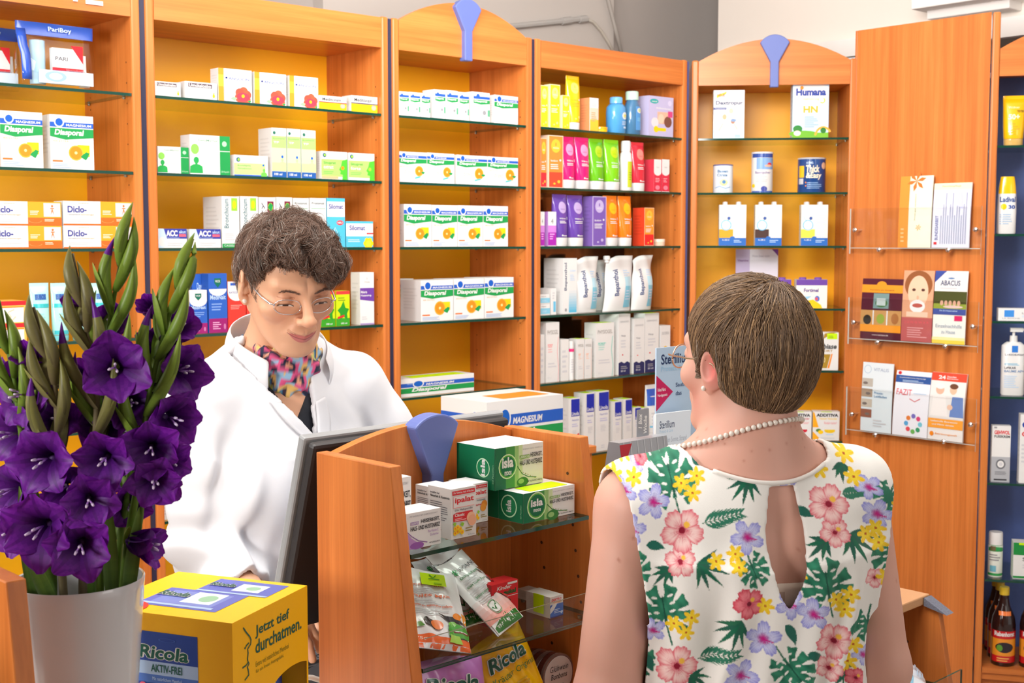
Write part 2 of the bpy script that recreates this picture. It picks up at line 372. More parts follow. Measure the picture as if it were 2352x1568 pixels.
# ---------------------------------------------------------------- products
WH = srgb(228, 228, 227); GREY = srgb(150, 150, 155); LG = srgb(205, 206, 210); BLK = srgb(40, 42, 48); INK = srgb(95, 95, 105)
BLUE = srgb(38, 92, 190); DBL = srgb(30, 42, 120); GRN = srgb(30, 150, 75); LIME = srgb(150, 205, 60); YEL = srgb(250, 205, 20); ORA = srgb(245, 140, 30)
RED = srgb(215, 35, 45); PNK = srgb(225, 40, 120); PUR = srgb(110, 65, 160); SKY = srgb(110, 190, 225); TEAL = srgb(80, 190, 190); NEON = srgb(200, 240, 0); CREAM = srgb(240, 232, 205); NAVY = srgb(38, 42, 90); LBL = srgb(190, 215, 240); GOLD = srgb(170, 130, 40)
GRAYW = srgb(225, 224, 222)
def orange(a, cu, cv, r):
    k = a.asp
    a.e(cu, cv, r, r*k, srgb(250, 175, 60)); a.e(cu, cv, r*.85, r*.85*k, srgb(245, 140, 30))
    a.e(cu, cv, r*.2, r*.2*k, srgb(255, 220, 150))
def leaf(a, u, v, s, c=GRN): a.p([(u-s, v), (u-s*.2, v+s*.6), (u+s, v+s*.3), (u+s*.3, v-s*.6)], c)
def d_orange(a, wide=False, yel=True, orn=True):
    a.r(0, .775, 1, .865, BLUE); a.p([(0, .60), (.35, .545), (.7, .575), (1, .60), (1, .755), (0, .755)], GRN)
    a.e(.21, .865, .115, .115*a.asp, WH); a.e(.21, .865, .085, .085*a.asp, srgb(20, 90, 190))
    a.t('MAGNESIUM', .37, .795, .95, .84, WH); a.t('Diasporal', .1, .60, .78, .735, WH, .035, .15)
    a.t('400 EXTRA', .06, .50, .42, .535, srgb(250, 170, 120), 0)
    if orn:
        if yel: a.r(.62, .25, .9, .46, YEL)
        orange(a, .58, .31, .17); leaf(a, .78, .24, .1); leaf(a, .83, .29, .07)
        a.r(.04, .135, .27, .165, srgb(240, 120, 60)); a.lines(.04, .03, .6, .12, 3, srgb(170, 190, 225))
    else:
        a.lines(.08, .36, .5, .46, 2, srgb(200, 205, 230)); a.lines(.08, .05, .7, .2, 3, srgb(200, 205, 225))
def d_orange_wide(a):
    a.r(0, .80, 1, .885, BLUE); a.p([(0, .64), (.3, .58), (.6, .62), (1, .645), (1, .775), (0, .775)], GRN)
    a.e(.19, .885, .08, .08*a.asp, WH); a.e(.19, .885, .062, .062*a.asp, srgb(20, 90, 190)); a.t('MAGNESIUM', .31, .82, .7, .865, WH); a.t('Diasporal', .08, .64, .62, .76, WH, .035, .15)
    a.t('400 EXTRA', .04, .5, .35, .535, srgb(250, 170, 120), 0); a.t('direkt', .2, .28, .5, .45, srgb(250, 195, 170), 0, .4)
    orange(a, .73, .38, .15); leaf(a, .86, .33, .08); a.p([(.58, .12), (.78, .18), (.78, .23), (.58, .17)], TEAL); a.lines(.04, .03, .5, .16, 3, srgb(190, 205, 230))
def d_orange_small(a):
    a.r(.1, .77, 1, .86, BLUE); a.p([(.1, .63), (.5, .59), (1, .63), (1, .745), (.1, .745)], GRN); a.e(.35, .86, .1, .1*a.asp, BLUE); a.t('Diasporal', .15, .645, .85, .735, WH, .03)
    a.lines(.12, .45, .7, .57, 2, srgb(250, 190, 170)); a.e(.7, .32, .1, .1*a.asp, GREY); a.r(.88, .2, 1, .42, srgb(90, 170, 130)); a.lines(.1, .06, .7, .14, 2, LBL)
def d_orange_big(a):
    a.r(0, .52, 1, .74, BLUE); a.r(0, .18, 1, .47, GRN); a.e(.23, .68, .075, .2, WH); a.e(.23, .68, .06, .16, srgb(20, 95, 190)); a.t('MAGNESIUM', .33, .56, .72, .68, WH, .03, .2); a.t('Diasporal', .14, .2, .62, .46, WH, .04, .25)
    for k in range(3): a.r(.08, .68+.03*k, .17, .69+.03*k, LBL)
def d_diclo(a):
    a.r(.53, 0, 1, 1, srgb(250, 165, 40)); a.r(.53, 0, 1, .33, srgb(240, 105, 35)); a.r(0, 0, .53, .06, srgb(240, 105, 35))
    a.r(.75, .37, .985, .95, LG); a.e(.87, .82, .014, .05, srgb(240, 110, 30)); a.p([(.845, .44), (.87, .76), (.895, .44), (.87, .6)], srgb(240, 120, 40)); a.r(.845, .7, .895, .74, srgb(240, 120, 40))
    a.t('Diclo-', .06, .52, .33, .80, srgb(70, 75, 150), .03); a.t('ratiopharm', .06, .40, .24, .47, INK, 0); a.t('Schmerzgel', .25, .40, .43, .47, ORA, 0); a.lines(.06, .16, .45, .3, 2, LG); a.t('ratiopharm', .2, .88, .36, .94, srgb(240, 150, 110), 0)
    a.lines(.56, .45, .7, .65, 3, CREAM); a.ring(.63, .2, .09, .1, .15, srgb(245, 150, 80), 14, 180, 360); a.lines(.76, .18, .92, .3, 2, CREAM)
def d_pack_red(a):
    a.r(0, 0, 1, 1, srgb(250, 190, 90)); a.r(0, .8, 1, 1, RED); a.r(.0, .04, .95, .7, WH); a.r(0, .7, .95, .76, ORA); a.curve([(.6, .1), (.68, .3), (.62, .5), (.75, .62)], .03, srgb(240, 200, 170)); a.curve([(.7, .12), (.78, .3)], .03, srgb(240, 205, 180))
def d_umcka(a): a.r(.1, .68, .85, .92, srgb(90, 70, 80)); a.t('Umckaloabo', .13, .71, .82, .89, WH, .02); a.lines(.1, .15, .6, .5, 3, LG); a.e(.9, .25, .04, .12, YEL); leaf(a, .9, .4, .05, LIME)
def d_angocin(a):
    a.r(0, 0, .16, 1, srgb(245, 150, 40)); a.r(0, .45, .16, .8, srgb(250, 195, 60)); a.r(.17, 0, .185, 1, srgb(170, 130, 200)); a.e(.24, .72, .035, .03, DBL); a.t('ANGOCIN', .30, .67, .92, .75, srgb(90, 105, 175)); a.lines(.25, .5, .8, .6, 3, LBL)
    for i in range(6): q = math.radians(60*i+20); a.e(.73+.13*math.cos(q), .2+.13*math.sin(q)*a.asp, .13, .12*a.asp, srgb(240, 80+10*(i % 2), 60))
    a.e(.73, .17, .2, .12*a.asp, srgb(230, 60, 80)); a.e(.73, .2, .045, .045*a.asp, YEL); leaf(a, .45, .1, .1, srgb(150, 190, 150)); leaf(a, .92, .05, .06)
def d_medi(a, c=RED): a.r(0, 0, 1, .5, YEL); a.r(0, .5, 1, .57, c); a.t('Meditonsin', .12, .64, .8, .86, BLK, .02); a.lines(.15, .15, .6, .35, 2, srgb(210, 170, 20)); a.e(.86, .33, .09, .16, GREY); a.e(.86, .33, .06, .1, srgb(240, 190, 150))
def person_silh(a, u, v, s, c):
    k = a.asp
    a.e(u, v+s*1.25*k, s*.28, s*.33*k, c); a.r(u-s*.12, v+s*.7*k, u+s*.12, v+s*1.1*k, c); a.p([(u-s*.7, v), (u-s*.65, v+s*.65*k), (u-s*.3, v+s*.85*k), (u+s*.3, v+s*.85*k), (u+s*.65, v+s*.65*k), (u+s*.7, v)], c)
def d_gelo(a):
    a.r(.74, .62, 1, 1, GRN); a.r(.74, 0, 1, .6, GRN); a.t('GeloMyrtol', .2, .82, .68, .9, srgb(120, 165, 140), .01); a.e(.86, .8, .06, .07, srgb(170, 215, 180)); a.t('forte', .52, .75, .68, .785, LG, 0)
    person_silh(a, .15, .03, .23, srgb(40, 165, 80)); a.e(.12, .64*min(1, a.asp), .1, .13, srgb(140, 210, 90)); a.lines(.38, .35, .66, .45, 3, LG); a.t('20 Kapseln', .77, .05, .97, .11, srgb(190, 225, 200), 0)
def d_bio(a): a.r(.0, 0, 1, .06, BLUE); a.r(0, .08, .92, .62, srgb(185, 225, 140)); a.e(.12, .78, .06, .06*a.asp, srgb(30, 90, 120)); a.e(.13, .78, .035, .035*a.asp, LIME); a.t('bionorica', .22, .74, .6, .84, srgb(175, 185, 215), 0); a.t('Bronchipret', .1, .45, .48, .54, srgb(90, 140, 70), .01); a.t('Filmtabletten', .1, .33, .5, .4, srgb(100, 150, 80), 0); person_silh(a, .88, 0, .13, srgb(110, 200, 80)); a.e(.86, .55, .03, .05, BLUE)
def d_biotall(a): a.r(0, 0, 1, .12, srgb(35, 90, 165)); a.t('100 ml', .15, .04, .7, .09, WH); a.r(0, .13, 1, .84, srgb(205, 235, 175)); a.r(0, .6, 1, .84, srgb(165, 220, 120)); a.e(.18, .9, .1, .1*a.asp, srgb(40, 110, 90)); a.t('bionorica', .32, .885, .95, .92, LBL, 0); a.t('Bronchipret', .08, .77, .9, .8, srgb(90, 150, 70), .01); a.t('TP', .12, .69, .5, .73, WH); person_silh(a, .72, .22, .33, srgb(175, 215, 150)); a.e(.72, .42, .08, .03, BLUE); a.r(0, .13, 1, .3, srgb(190, 228, 150))
def d_sinu(a, ex=True):
    a.r(0, .1, 1, .72, srgb(165, 220, 110)); a.e(.12, .86, .07, .07*a.asp, srgb(30, 90, 120)); a.e(.13, .86, .04, .04*a.asp, LIME); a.t('bionorica', .24, .81, .72, .89, LBL, 0); a.t('Sinupret', .08, .52, .55, .64, srgb(70, 130, 60), .02); a.t('extract' if ex else 'forte', .08, .38, .46, .49, WH, .01); a.lines(.08, .2, .5, .32, 2, srgb(120, 190, 90))
    a.p([(1, 0), (.8, 0), (.82, .18), (.72, .2), (.74, .3), (.68, .36), (.76, .5), (.8, .68), (1, .75)], srgb(80, 185, 50)); a.e(.82, .42, .06, .06*a.asp, ORA if ex else LIME)
    if ex: a.r(0, .02, .65, .12, srgb(245, 175, 130))
def d_acc(a): a.r(0, .48, 1, 1, srgb(55, 65, 160)); a.p([(0, 0), (.18, 0), (.3, .5), (.2, 1), (0, 1)], srgb(200, 225, 245)); a.e(.14, .32, .12, .25, WH); a.t('ACC', .28, .6, .68, .92, WH, .05); a.t('akut', .73, .76, .97, .92, LBL); a.r(.73, .58, .97, .72, srgb(230, 100, 120)); a.t('Hustenlöser', .3, .5, .75, .56, LBL, 0); a.lines(.32, .12, .85, .34, 2, LG)
def d_bronch(a, c=LIME, t='Bronchicum', strip=GRN):
    a.r(.55, .72, .9, .97, c); a.e(.72, .84, .1, .08, YEL); a.t(t, .12, .38, .38, .95, srgb(70, 120, 130), .01, 0, 90); a.t('Elixir', .45, .4, .88, .44, LG, 0); a.lines(.15, .15, .85, .3, 4, LG)
    if strip: a.r(0, 0, 1, .08, strip); a.t('CASSELLA', .1, .02, .9, .06, WH, 0)
def d_ivy(a): a.r(.5, .7, .88, .92, srgb(120, 30, 60)); a.e(.69, .81, .15, .08, LIME); leaf(a, .69, .8, .15, GRN); a.t('ivy', .1, .55, .35, .9, INK, 0, 0, 90); a.lines(.1, .1, .8, .45, 6, LG)
def d_pheno(a): a.t('Prostagutt', .1, .86, .9, .92, srgb(90, 100, 100)); a.r(.05, .78, .95, .79, srgb(70, 160, 100)); a.lines(.1, .68, .8, .75, 2, LG); leaf(a, .25, .6, .15, GRN); a.r(0, 0, 1, .42, srgb(40, 130, 80)); a.e(.5, .32, .3, .13, LIME); a.e(.6, .34, .18, .08, YEL)
def d_silotall(a): a.r(0, 0, 1, .62, srgb(80, 185, 215)); a.r(0, .93, 1, 1, srgb(80, 185, 215)); a.t('Silomat', .1, .78, .9, .88, srgb(60, 65, 150), .02); a.lines(.2, .68, .8, .74, 2, LBL); a.e(.72, .5, .2, .05, srgb(225, 60, 80)); a.t('NEU', .58, .48, .86, .52, WH); a.curve([(.3, .25), (.45, .4), (.55, .3)], .05, LBL)
def d_silo(a):
    a.r(0, 0, 1, .42, srgb(80, 185, 215)); a.r(0, .92, 1, 1, srgb(80, 185, 215)); a.t('Silomat', .12, .65, .7, .84, srgb(60, 65, 150), .02); a.t('gegen Reizhusten', .25, .52, .75, .58, LBL, 0); a.r(.76, .5, 1, .55, RED); a.lines(.06, .2, .6, .33, 2, LBL)
    for i in range(6): q = math.radians(60*i); a.e(.82+.11*math.cos(q), .14+.11*math.sin(q)*a.asp, .08, .08*a.asp, YEL)
    a.e(.82, .14, .1, .1*a.asp, srgb(240, 220, 60))
def d_wick(a):
    a.r(0, 0, 1, .74, srgb(45, 95, 190)); a.r(0, 0, 1, .24, srgb(155, 30, 110)); a.e(.5, .74, .48, .12, WH, 20, 180, 360); a.p([(.5, .76), (.32, .84), (.32, .92), (.68, .92), (.68, .84)], srgb(20, 110, 90)); a.t('VICK', .36, .85, .64, .89, WH, .02); a.t('MediNait', .08, .56, .92, .64, LBL, .02); a.lines(.15, .38, .85, .52, 3, srgb(130, 165, 225)); a.lines(.2, .06, .7, .2, 4, srgb(220, 160, 200)); a.e(.85, .1, .06, .05, srgb(200, 120, 170))
def d_wickblue(a): a.r(0, 0, 1, 1, srgb(45, 95, 190)); a.lines(.2, .1, .9, .6, 4, srgb(150, 180, 230)); a.t('DayNait', .3, .7, .95, .85, LBL)
def d_redbox(a): a.r(0, 0, 1, 1, srgb(225, 60, 50)); a.e(.5, .78, .5, .17, WH); a.r(0, .78, 1, 1, WH); a.r(.15, .92, .5, .97, BLUE); a.t('RATIODOLOR', .08, .76, .92, .8, srgb(120, 120, 170)); a.lines(.15, .45, .85, .55, 3, srgb(245, 150, 140)); a.e(.75, .16, .1, .04, srgb(250, 190, 180)); a.p([(.6, .04), (.9, .04), (.82, .14), (.68, .14)], srgb(250, 170, 160))
def d_green(a): a.r(0, 0, 1, 1, srgb(200, 220, 20)); a.r(0, 0, 1, .22, srgb(60, 160, 40)); a.r(0, .9, 1, 1, srgb(225, 60, 60)); a.lines(.15, .72, .8, .85, 2, srgb(130, 160, 30)); a.p([(.1, .45), (.35, .55), (.55, .72), (.68, .52), (.95, .48), (.8, .35), (.85, .16), (.55, .26), (.25, .15), (.3, .35)], srgb(40, 150, 40)); a.p([(.1, .2), (.6, .26), (.6, .32), (.1, .26)], RED); a.t('100 ml', .35, .05, .8, .1, WH)
def d_violetband(a): a.r(0, .48, 1, .7, PUR); a.p([(0, .48), (1, .44), (1, .5), (0, .5)], PUR); a.t('Weleda', .3, .8, .7, .83, GREY, 0); a.e(.5, .88, .07, .03, LG); a.t('Malaria', .06, .6, .5, .65, WH); a.t('Hustensirup', .06, .53, .8, .58, WH); a.r(0, 0, 1, .03, srgb(170, 150, 200)); a.lines(.1, .1, .6, .18, 2, LG)
def d_bluewhite(a): a.r(.1, .6, .9, .9, srgb(60, 130, 200)); a.r(.2, 0, .9, .12, SKY); a.lines(.15, .25, .7, .5, 4, LG)
def d_plain(a): a.lines(.1, .2, .8, .8, 5, LG)
def wele(c1, c2, c3=None, wh=WH):
    def f(a):
        a.r(.04, .015, .96, .985, c1)
        if c3: a.r(.04, .015, .96, .3, c3)
        a.e(.5, .80, .32, .13*min(1.3, max(.7, 1)), c2); a.t('WELEDA', .3, .745, .7, .775, wh, 0); a.r(.46, .8, .54, .86, c1)
        a.t('Sanddorn', .14, .5, .62, .535, wh, .02); a.lines(.14, .36, .8, .47, 3, wh); a.e(.8, .53, .06, .02, WH); a.e(.7, .12, .1, .03, c2); a.e(.4, .08, .08, .02, c2)
    return f
def d_lilac(a): a.r(0, 0, 1, 1, srgb(190, 185, 220)); a.e(.22, .87, .17, .06, srgb(30, 165, 165)); a.t('Lansinoh', .12, .85, .33, .89, WH); a.t('Stilleinlagen', .3, .68, .9, .73, WH); a.r(.35, .32, .92, .62, srgb(225, 180, 155)); a.e(.5, .45, .12, .12, srgb(235, 200, 175)); a.e(.78, .38, .16, .14, srgb(120, 75, 60)); a.r(.78, .5, .97, .65, srgb(210, 70, 130)); a.e(.25, .35, .15, .12, srgb(225, 215, 220)); a.e(.3, .18, .1, .08, YEL); a.r(.3, .14, .7, .22, YEL); a.e(.85, .85, .08, .07, srgb(210, 205, 235))
def d_bepbox(a):
    a.t('Bepanthol', .1, .42, .32, .92, srgb(70, 85, 115), .02, 0, 90)
    for i in range(8): q = i/8; a.r(.42, .02+.05*i, .98, .07+.05*i, tuple(x*(1-q)+y*q for x, y in zip(srgb(95, 185, 220), WH)))
    a.lines(.5, .6, .9, .72, 4, LBL); a.t('Lotion', .5, .76, .9, .8, LBL); a.e(.2, .07, .07, .03, GREY)
def d_skyblue(a): a.r(0, .1, 1, .62, srgb(135, 200, 225)); a.t('bepan', .1, .7, .6, .85, GREY, .01); a.lines(.2, .25, .8, .45, 2, LBL)
def d_thinblue(a): a.r(.4, .1, .9, .5, SKY); a.lines(.2, .6, .8, .9, 3, LG)
def d_physio(c): 
    def f(a): a.t('PHYSIOGEL', .1, .80, .9, .87, srgb(150, 145, 140), .01); a.lines(.15, .5, .6, .66, 4, tuple(x*.6+y*.4 for x, y in zip(c, WH))); a.curve([(.92, .75), (.85, .5), (.95, .2), (.9, 0)], .03, c); a.t('SCALP', .12, .6, .5, .64, c); a.lines(.15, .25, .8, .35, 2, LG); a.t('200 ml', .12, .06, .4, .09, LG, 0)
    return f
def d_derma(a): a.r(0, 0, 1, .18, NAVY); a.p([(0, .18), (0, .2), (.25, .22), (.5, .19), (.75, .22), (1, .19), (1, .17)], NAVY); a.t('DERMASENCE', .12, .86, .88, .89, GREY, 0); a.lines(.2, .45, .75, .6, 3, LG); a.r(.3, .32, .4, .34, RED); a.t('Vitop', .2, .62, .6, .66, GREY); a.t('50 ml', .2, .05, .6, .08, LG); a.lines(.2, .1, .8, .16, 2, GREY)
def d_dersmall(a): a.t('EUCERIN', .15, .8, .85, .86, GREY, 0); a.e(.5, .45, .25, .1, srgb(230, 190, 60)); a.e(.5, .45, .15, .06, WH)
def d_linola(a): a.r(.22, .68, .98, .98, srgb(30, 45, 165)); a.t('Linola', .27, .695, .92, .76, WH, .02); a.t('Hautmilch', .3, .6, .9, .635, srgb(120, 125, 190), 0); a.lines(.3, .5, .9, .57, 2, srgb(190, 190, 220)); a.lines(.35, .33, .85, .45, 5, LG); a.lines(.4, .05, .8, .12, 2, LG)
def d_linolared(a): d_linola(a); a.p([(.4, .28), (.95, .33), (.95, .38), (.4, .33)], RED)
def d_dextro(a):
    a.r(0, 0, 1, .2, srgb(200, 230, 242)); a.p([(.1, .84), (.4, .92), (.42, .97), (.1, .9)], YEL); a.t('NEUE', .12, .87, .36, .93, RED, .02, 0); a.t('Dextropur', .07, .68, .95, .78, srgb(70, 75, 110), .03); a.r(0, .6, .42, .645, srgb(60, 75, 140)); a.t('Traubenzucker', .04, .61, .4, .637, WH, 0); a.e(.83, .88, .09, .05, LBL)
    for u, v, c in ((.33, .3, srgb(235, 190, 165)), (.36, .45, srgb(225, 170, 130)), (.57, .57, srgb(240, 200, 170)), (.63, .36, srgb(170, 120, 95))):
        a.e(u, v-.16, .15, .13, srgb(250, 240, 235)); a.e(u, v, .07, .055, c)
    a.p([(.15, .17), (.3, .33), (.33, .3), (.2, .15)], srgb(240, 205, 180)); a.p([(.8, .2), (.68, .33), (.65, .3), (.75, .18)], srgb(240, 205, 180)); a.e(.65, .38, .09, .03, srgb(120, 150, 190)); a.lines(.7, .03, .95, .09, 2, srgb(120, 150, 190))
def d_humana(a):
    a.r(0, 0, 1, 1, srgb(195, 222, 243)); a.p([(0, .95), (.2, 1), (.8, 1), (1, .95), (.95, .7), (.5, .45), (.05, .7)], WH); a.r(.1, .8, .9, .93, WH); a.t('Humana', .09, .79, .92, .93, srgb(35, 60, 150), .05); a.e(.25, .94, .05, .035, ORA); a.t('HN', .3, .47, .7, .6, srgb(245, 175, 40), .04); a.t('Heilnahrung', .28, .70, .73, .75, srgb(250, 195, 80), .01); a.ring(.82, .7, .08, .055, .35, YEL, 14, 220, 420); a.lines(.34, .2, .75, .42, 6, srgb(150, 175, 215)); a.r(0, 0, 1, .1, srgb(120, 185, 40)); a.e(.3, .08, .4, .06, srgb(110, 180, 40)); a.e(.15, .17, .13, .07, srgb(40, 130, 50)); a.e(.14, .09, .1, .05, srgb(245, 225, 205)); a.ring(.86, .02, .25, .2, .22, srgb(250, 170, 60), 16, 30, 180); a.e(.86, .14, .08, .055, srgb(40, 120, 40)); a.r(.6, 0, 1, .05, srgb(120, 185, 40))
def d_fres(c):
    def f(a):
        a.r(0, 0, 1, .19, srgb(40, 105, 190)); a.r(0, .19, .52, .4, c); a.e(.5, .19, .09, .04, srgb(40, 105, 190)); a.ring(.26, .73, .17, .13, .12, srgb(150, 215, 240), 20, 180, 360); a.e(.26, .5, .2, .13, srgb(110, 190, 230)); a.e(.26, .5, .165, .11, WH); a.e(.36, .67, .06, .04, srgb(60, 90, 160)); a.lines(.15, .46, .37, .54, 2, LBL); a.t('Fresubin', .1, .84, .42, .88, LBL, 0); a.lines(.56, .22, .95, .8, 12, srgb(205, 215, 230), .5)
        a.t('4 x 200 ml', .12, .12, .38, .16, WH); a.lines(.55, .08, .9, .16, 2, LBL)
    return f
def d_seniorbook(a): a.r(0, 0, .33, 1, srgb(190, 175, 210)); a.r(0, 0, .33, .25, srgb(150, 60, 110)); a.r(.33, 0, 1, 1, srgb(225, 220, 235)); a.e(.56, .22, .2, .33, srgb(235, 235, 240)); a.e(.56, .12, .14, .25, srgb(225, 175, 150)); a.p([(.85, 1), (1, 1), (1, .88)], srgb(120, 60, 150)); a.e(.51, .2, .025, .02, BLK); a.e(.61, .2, .025, .02, BLK); a.t('Vitamine', .04, .78, .3, .82, srgb(130, 90, 150)); a.t('Wenn Essen nicht', .38, .86, .8, .9, srgb(170, 165, 185), 0)
def d_fortimel(a): a.r(0, .8, 1, 1, srgb(110, 70, 165)); a.t('Fortimel', .25, .56, .72, .69, srgb(90, 55, 140), .03); a.t('NUTRICIA', .2, .7, .6, .76, LBL, 0); a.p([(.15, 0), (.3, .25), (.55, .3), (.8, .12), (.85, 0)], YEL); a.p([(.05, .15), (.2, .4), (.5, .42), (.35, .3)], srgb(150, 205, 235)); a.e(.68, .33, .08, .1, srgb(90, 120, 200)); a.e(.66, .32, .045, .055, srgb(230, 90, 90)); a.t('Compact', .25, .47, .6, .54, LBL, 0)
def d_frub(a): a.p([(.16, .05), (.3, .42), (.7, .42), (.56, .05)], srgb(170, 135, 40)); a.p([(.58, .05), (.73, .43), (.78, .43), (.66, .05)], ORA); a.p([(.4, .82), (.7, .95), (.95, 1), (.7, 1), (.45, .97)], srgb(170, 135, 50)); a.t('frubiase', .1, .56, .93, .7, BLK, .03, .2); a.t('SPORT', .25, .48, .78, .54, GOLD, .02); a.e(.17, .88, .1, .07, LG); a.e(.17, .88, .05, .04, GREY); a.t('20', .3, .2, .5, .34, srgb(215, 200, 150), .02); a.r(.55, .82, .95, .97, NEON); a.lines(.6, .85, .9, .93, 2, srgb(110, 170, 0))
def d_addi(c, c2):
    def f(a): a.p([(0, .97), (.05, .97), (.22, .45), (0, .45)], c); a.p([(0, .3), (.1, .22), (.3, .02), (0, .02)], c); a.t('ADDITIVA', .13, .82, .95, .93, BLK, .05); a.t('Heisser Holunder', .25, .72, .92, .79, c2, .01); a.t('Rundum lecker!', .42, .56, .9, .65, srgb(235, 130, 140), 0, .3); a.e(.64, .33, .2, .08, c2, 18, 180, 360); a.r(.44, .32, .84, .37, c2); a.e(.22, .34, .1, .06, srgb(90, 130, 50)); a.e(.3, .28, .1, .07, srgb(80, 50, 70) if c == RED else YEL); a.r(.5, .18, .78, .22, LBL); a.lines(.32, .06, .85, .12, 1, LG); a.r(.3, .98, .7, 1.0, NEON)
    return f
def d_laroche(a): a.r(.15, .3, .4, .85, srgb(60, 140, 220)); a.t('LA ROCHE', .1, .15, .55, .24, GREY); a.t('LIPIKAR', .6, .55, .98, .7, GREY); a.lines(.6, .3, .9, .48, 2, LBL)
def d_gehwol(a): a.r(0, 0, 1, .45, srgb(175, 178, 184)); a.r(.15, .03, .85, .055, BLK); a.t('GEHWOL', .12, .85, .95, .92, RED, .04); a.t('FUSSKREM', .12, .79, .95, .835, BLK, .03); a.r(.1, .955, .25, .985, GREY); a.e(.5, .32, .26, .09, srgb(110, 112, 118)); a.e(.5, .32, .18, .062, WH); a.e(.5, .32, .1, .034, LG); a.lines(.2, .13, .85, .2, 3, srgb(120, 122, 128))
def d_gehwol2(a): a.t('GE', .1, .8, .9, .9, srgb(40, 70, 160), .05); a.t('GEH', .1, .68, .9, .75, RED, .04); a.lines(.1, .3, .8, .6, 5, LG)
def d_greenbox(a): a.r(0, .66, 1, 1, srgb(30, 140, 65)); a.r(0, .02, 1, .08, srgb(30, 140, 65)); a.t('Sole', .35, .5, .8, .6, BLK, .01); a.lines(.35, .3, .9, .44, 2, LG); a.r(.2, .94, 1, .995, NEON)
# ---- bodies -------------------------------------------------------------------------------------------------
def flat_front(w, h, y=0): return lambda u, v, l: (-w/2+u*w, y-l, v*h)
def make_box(name, w, h, d, design, col=WH, side=None, loc=None, rz=0, m=None, sticker=False, sidelines=True, extra=None):
    b = MB(); c = .0012
    b.box(-w/2, w/2, 0, d, 0, h, col, cols={3: side or tuple(x*.97 for x in col), 4: tuple(x*.98 for x in col)})
    design(Art(b, flat_front(w, h), asp=w/h))
    if sidelines: a = Art(b, lambda u, v, l: (-w/2-l, d*(1-u), v*h), asp=d/h); a.lines(.15, .3, .85, .85, 7, tuple(x*.86 for x in (side or col)), .35); 
    if extra: extra(b, w, h, d)
    o = b.build(name, m or m_print, loc=loc, rz=rz)
    if sticker: MB().box(-w*.32, w*.4, d*.1, d*.75, h+.0002, h+.0006, NEON).build('price_sticker', m_print, parent=o)
    return o
def front_of(secs):
    """front surface y of a loft at (x, z)"""
    zs = [q[0] for q in secs]
    def F(x, z):
        rx = np.interp(z, zs, [q[1] for q in secs]); ry = np.interp(z, zs, [q[2] for q in secs]); e = np.interp(z, zs, [q[3] if len(q) > 3 else 2 for q in secs])
        return -ry*max(0, 1-min(1, abs(x)/rx)**e)**(1/e)
    return F
def wrap_art(b, secs, w, z0, z1, cy=0, nx=14, m=0, span=.98, ny=8):
    F = front_of(secs); a = Art(b, lambda u, v, l: ((u-.5)*w*span, cy+F((u-.5)*w*span, z0+v*(z1-z0))-l, z0+v*(z1-z0)), nx=nx, m=m, asp=w/(z1-z0), ny=ny); return a
def make_tube(name, w, h, design, col, cap=WH, loc=None, rz=0, caph=.17, up=False, capw=.86, d=None):
    """cosmetic tube standing on its cap (crimp on top)"""
    u = empty(name, loc, rz); d = d or w*.36
    cr = w/2*capw; z0 = h*caph
    secs = [(z0, cr*.98, d*.95, 2.2), (z0+.004, cr*1.02, d, 2.2), (z0+h*.25, w*.47, d*.9, 2.2), (h*.8, w*.49, d*.5, 2.3), (h*.93, w/2, d*.14, 2.6), (h*.935, w/2, .0016, 4), (h, w/2, .0014, 4)]
    b = MB(); b.loft(secs, 28, cy=d, cols=col); design(wrap_art(b, secs, w*.92, z0, h*.93, cy=d))
    b.build('tube_body', m_gloss, parent=u, smooth=True, angle=50)
    MB().loft([(0, cr*.93, d*.93, 2.4), (.002, cr*.97, d*.97, 2.4), (z0-.001, cr, d, 2.4)], 28, cy=d, cols=cap).build('cap', m_gloss, parent=u, smooth=True, angle=40)
    return u
def make_can(name, w, h, design, col, lid=WH, loc=None, rz=0, rim=None):
    u = empty(name, loc, rz); r = w/2
    secs = [(0, r, r), (h*.955, r, r)]
    b = MB(); b.loft([(0, r*.97, r*.97), (.003, r, r), (h*.955, r, r)], 40, cy=r, cols=col); design(wrap_art(b, secs, w, 0, h*.955, cy=r, nx=24, span=.995)); b.build('can_body', m_gloss, parent=u, smooth=True, angle=40)
    MB().loft([(h*.956, r*1.01, r*1.01), (h*.985, r*1.02, r*1.02), (h, r*.98, r*.98)], 40, cy=r, cols=lid).build('lid', m_gloss, parent=u, smooth=True, angle=40)
    return u
def make_bottle(name, secs, col, design, capsecs, capcol, loc=None, rz=0, m=None, art=(.05, .6), extra=None, capname='cap', capm=None):
    u = empty(name, loc, rz); ry = max(q[2] for q in secs); w = 2*max(q[1] for q in secs); h = secs[-1][0]
    b = MB(); b.loft(secs, 32, cy=ry, cols=col)
    if design: design(wrap_art(b, secs, w, art[0]*h, art[1]*h, cy=ry, nx=18, m=1))
    b.build('bottle_body', [m or m_gloss, m_gloss], parent=u, smooth=True, angle=50)
    b = MB(); b.loft(capsecs, 24, cy=ry, cols=capcol); 
    if extra: extra(b, ry)
    b.build(capname, capm or m_gloss, parent=u, smooth=True, angle=40)
    return u
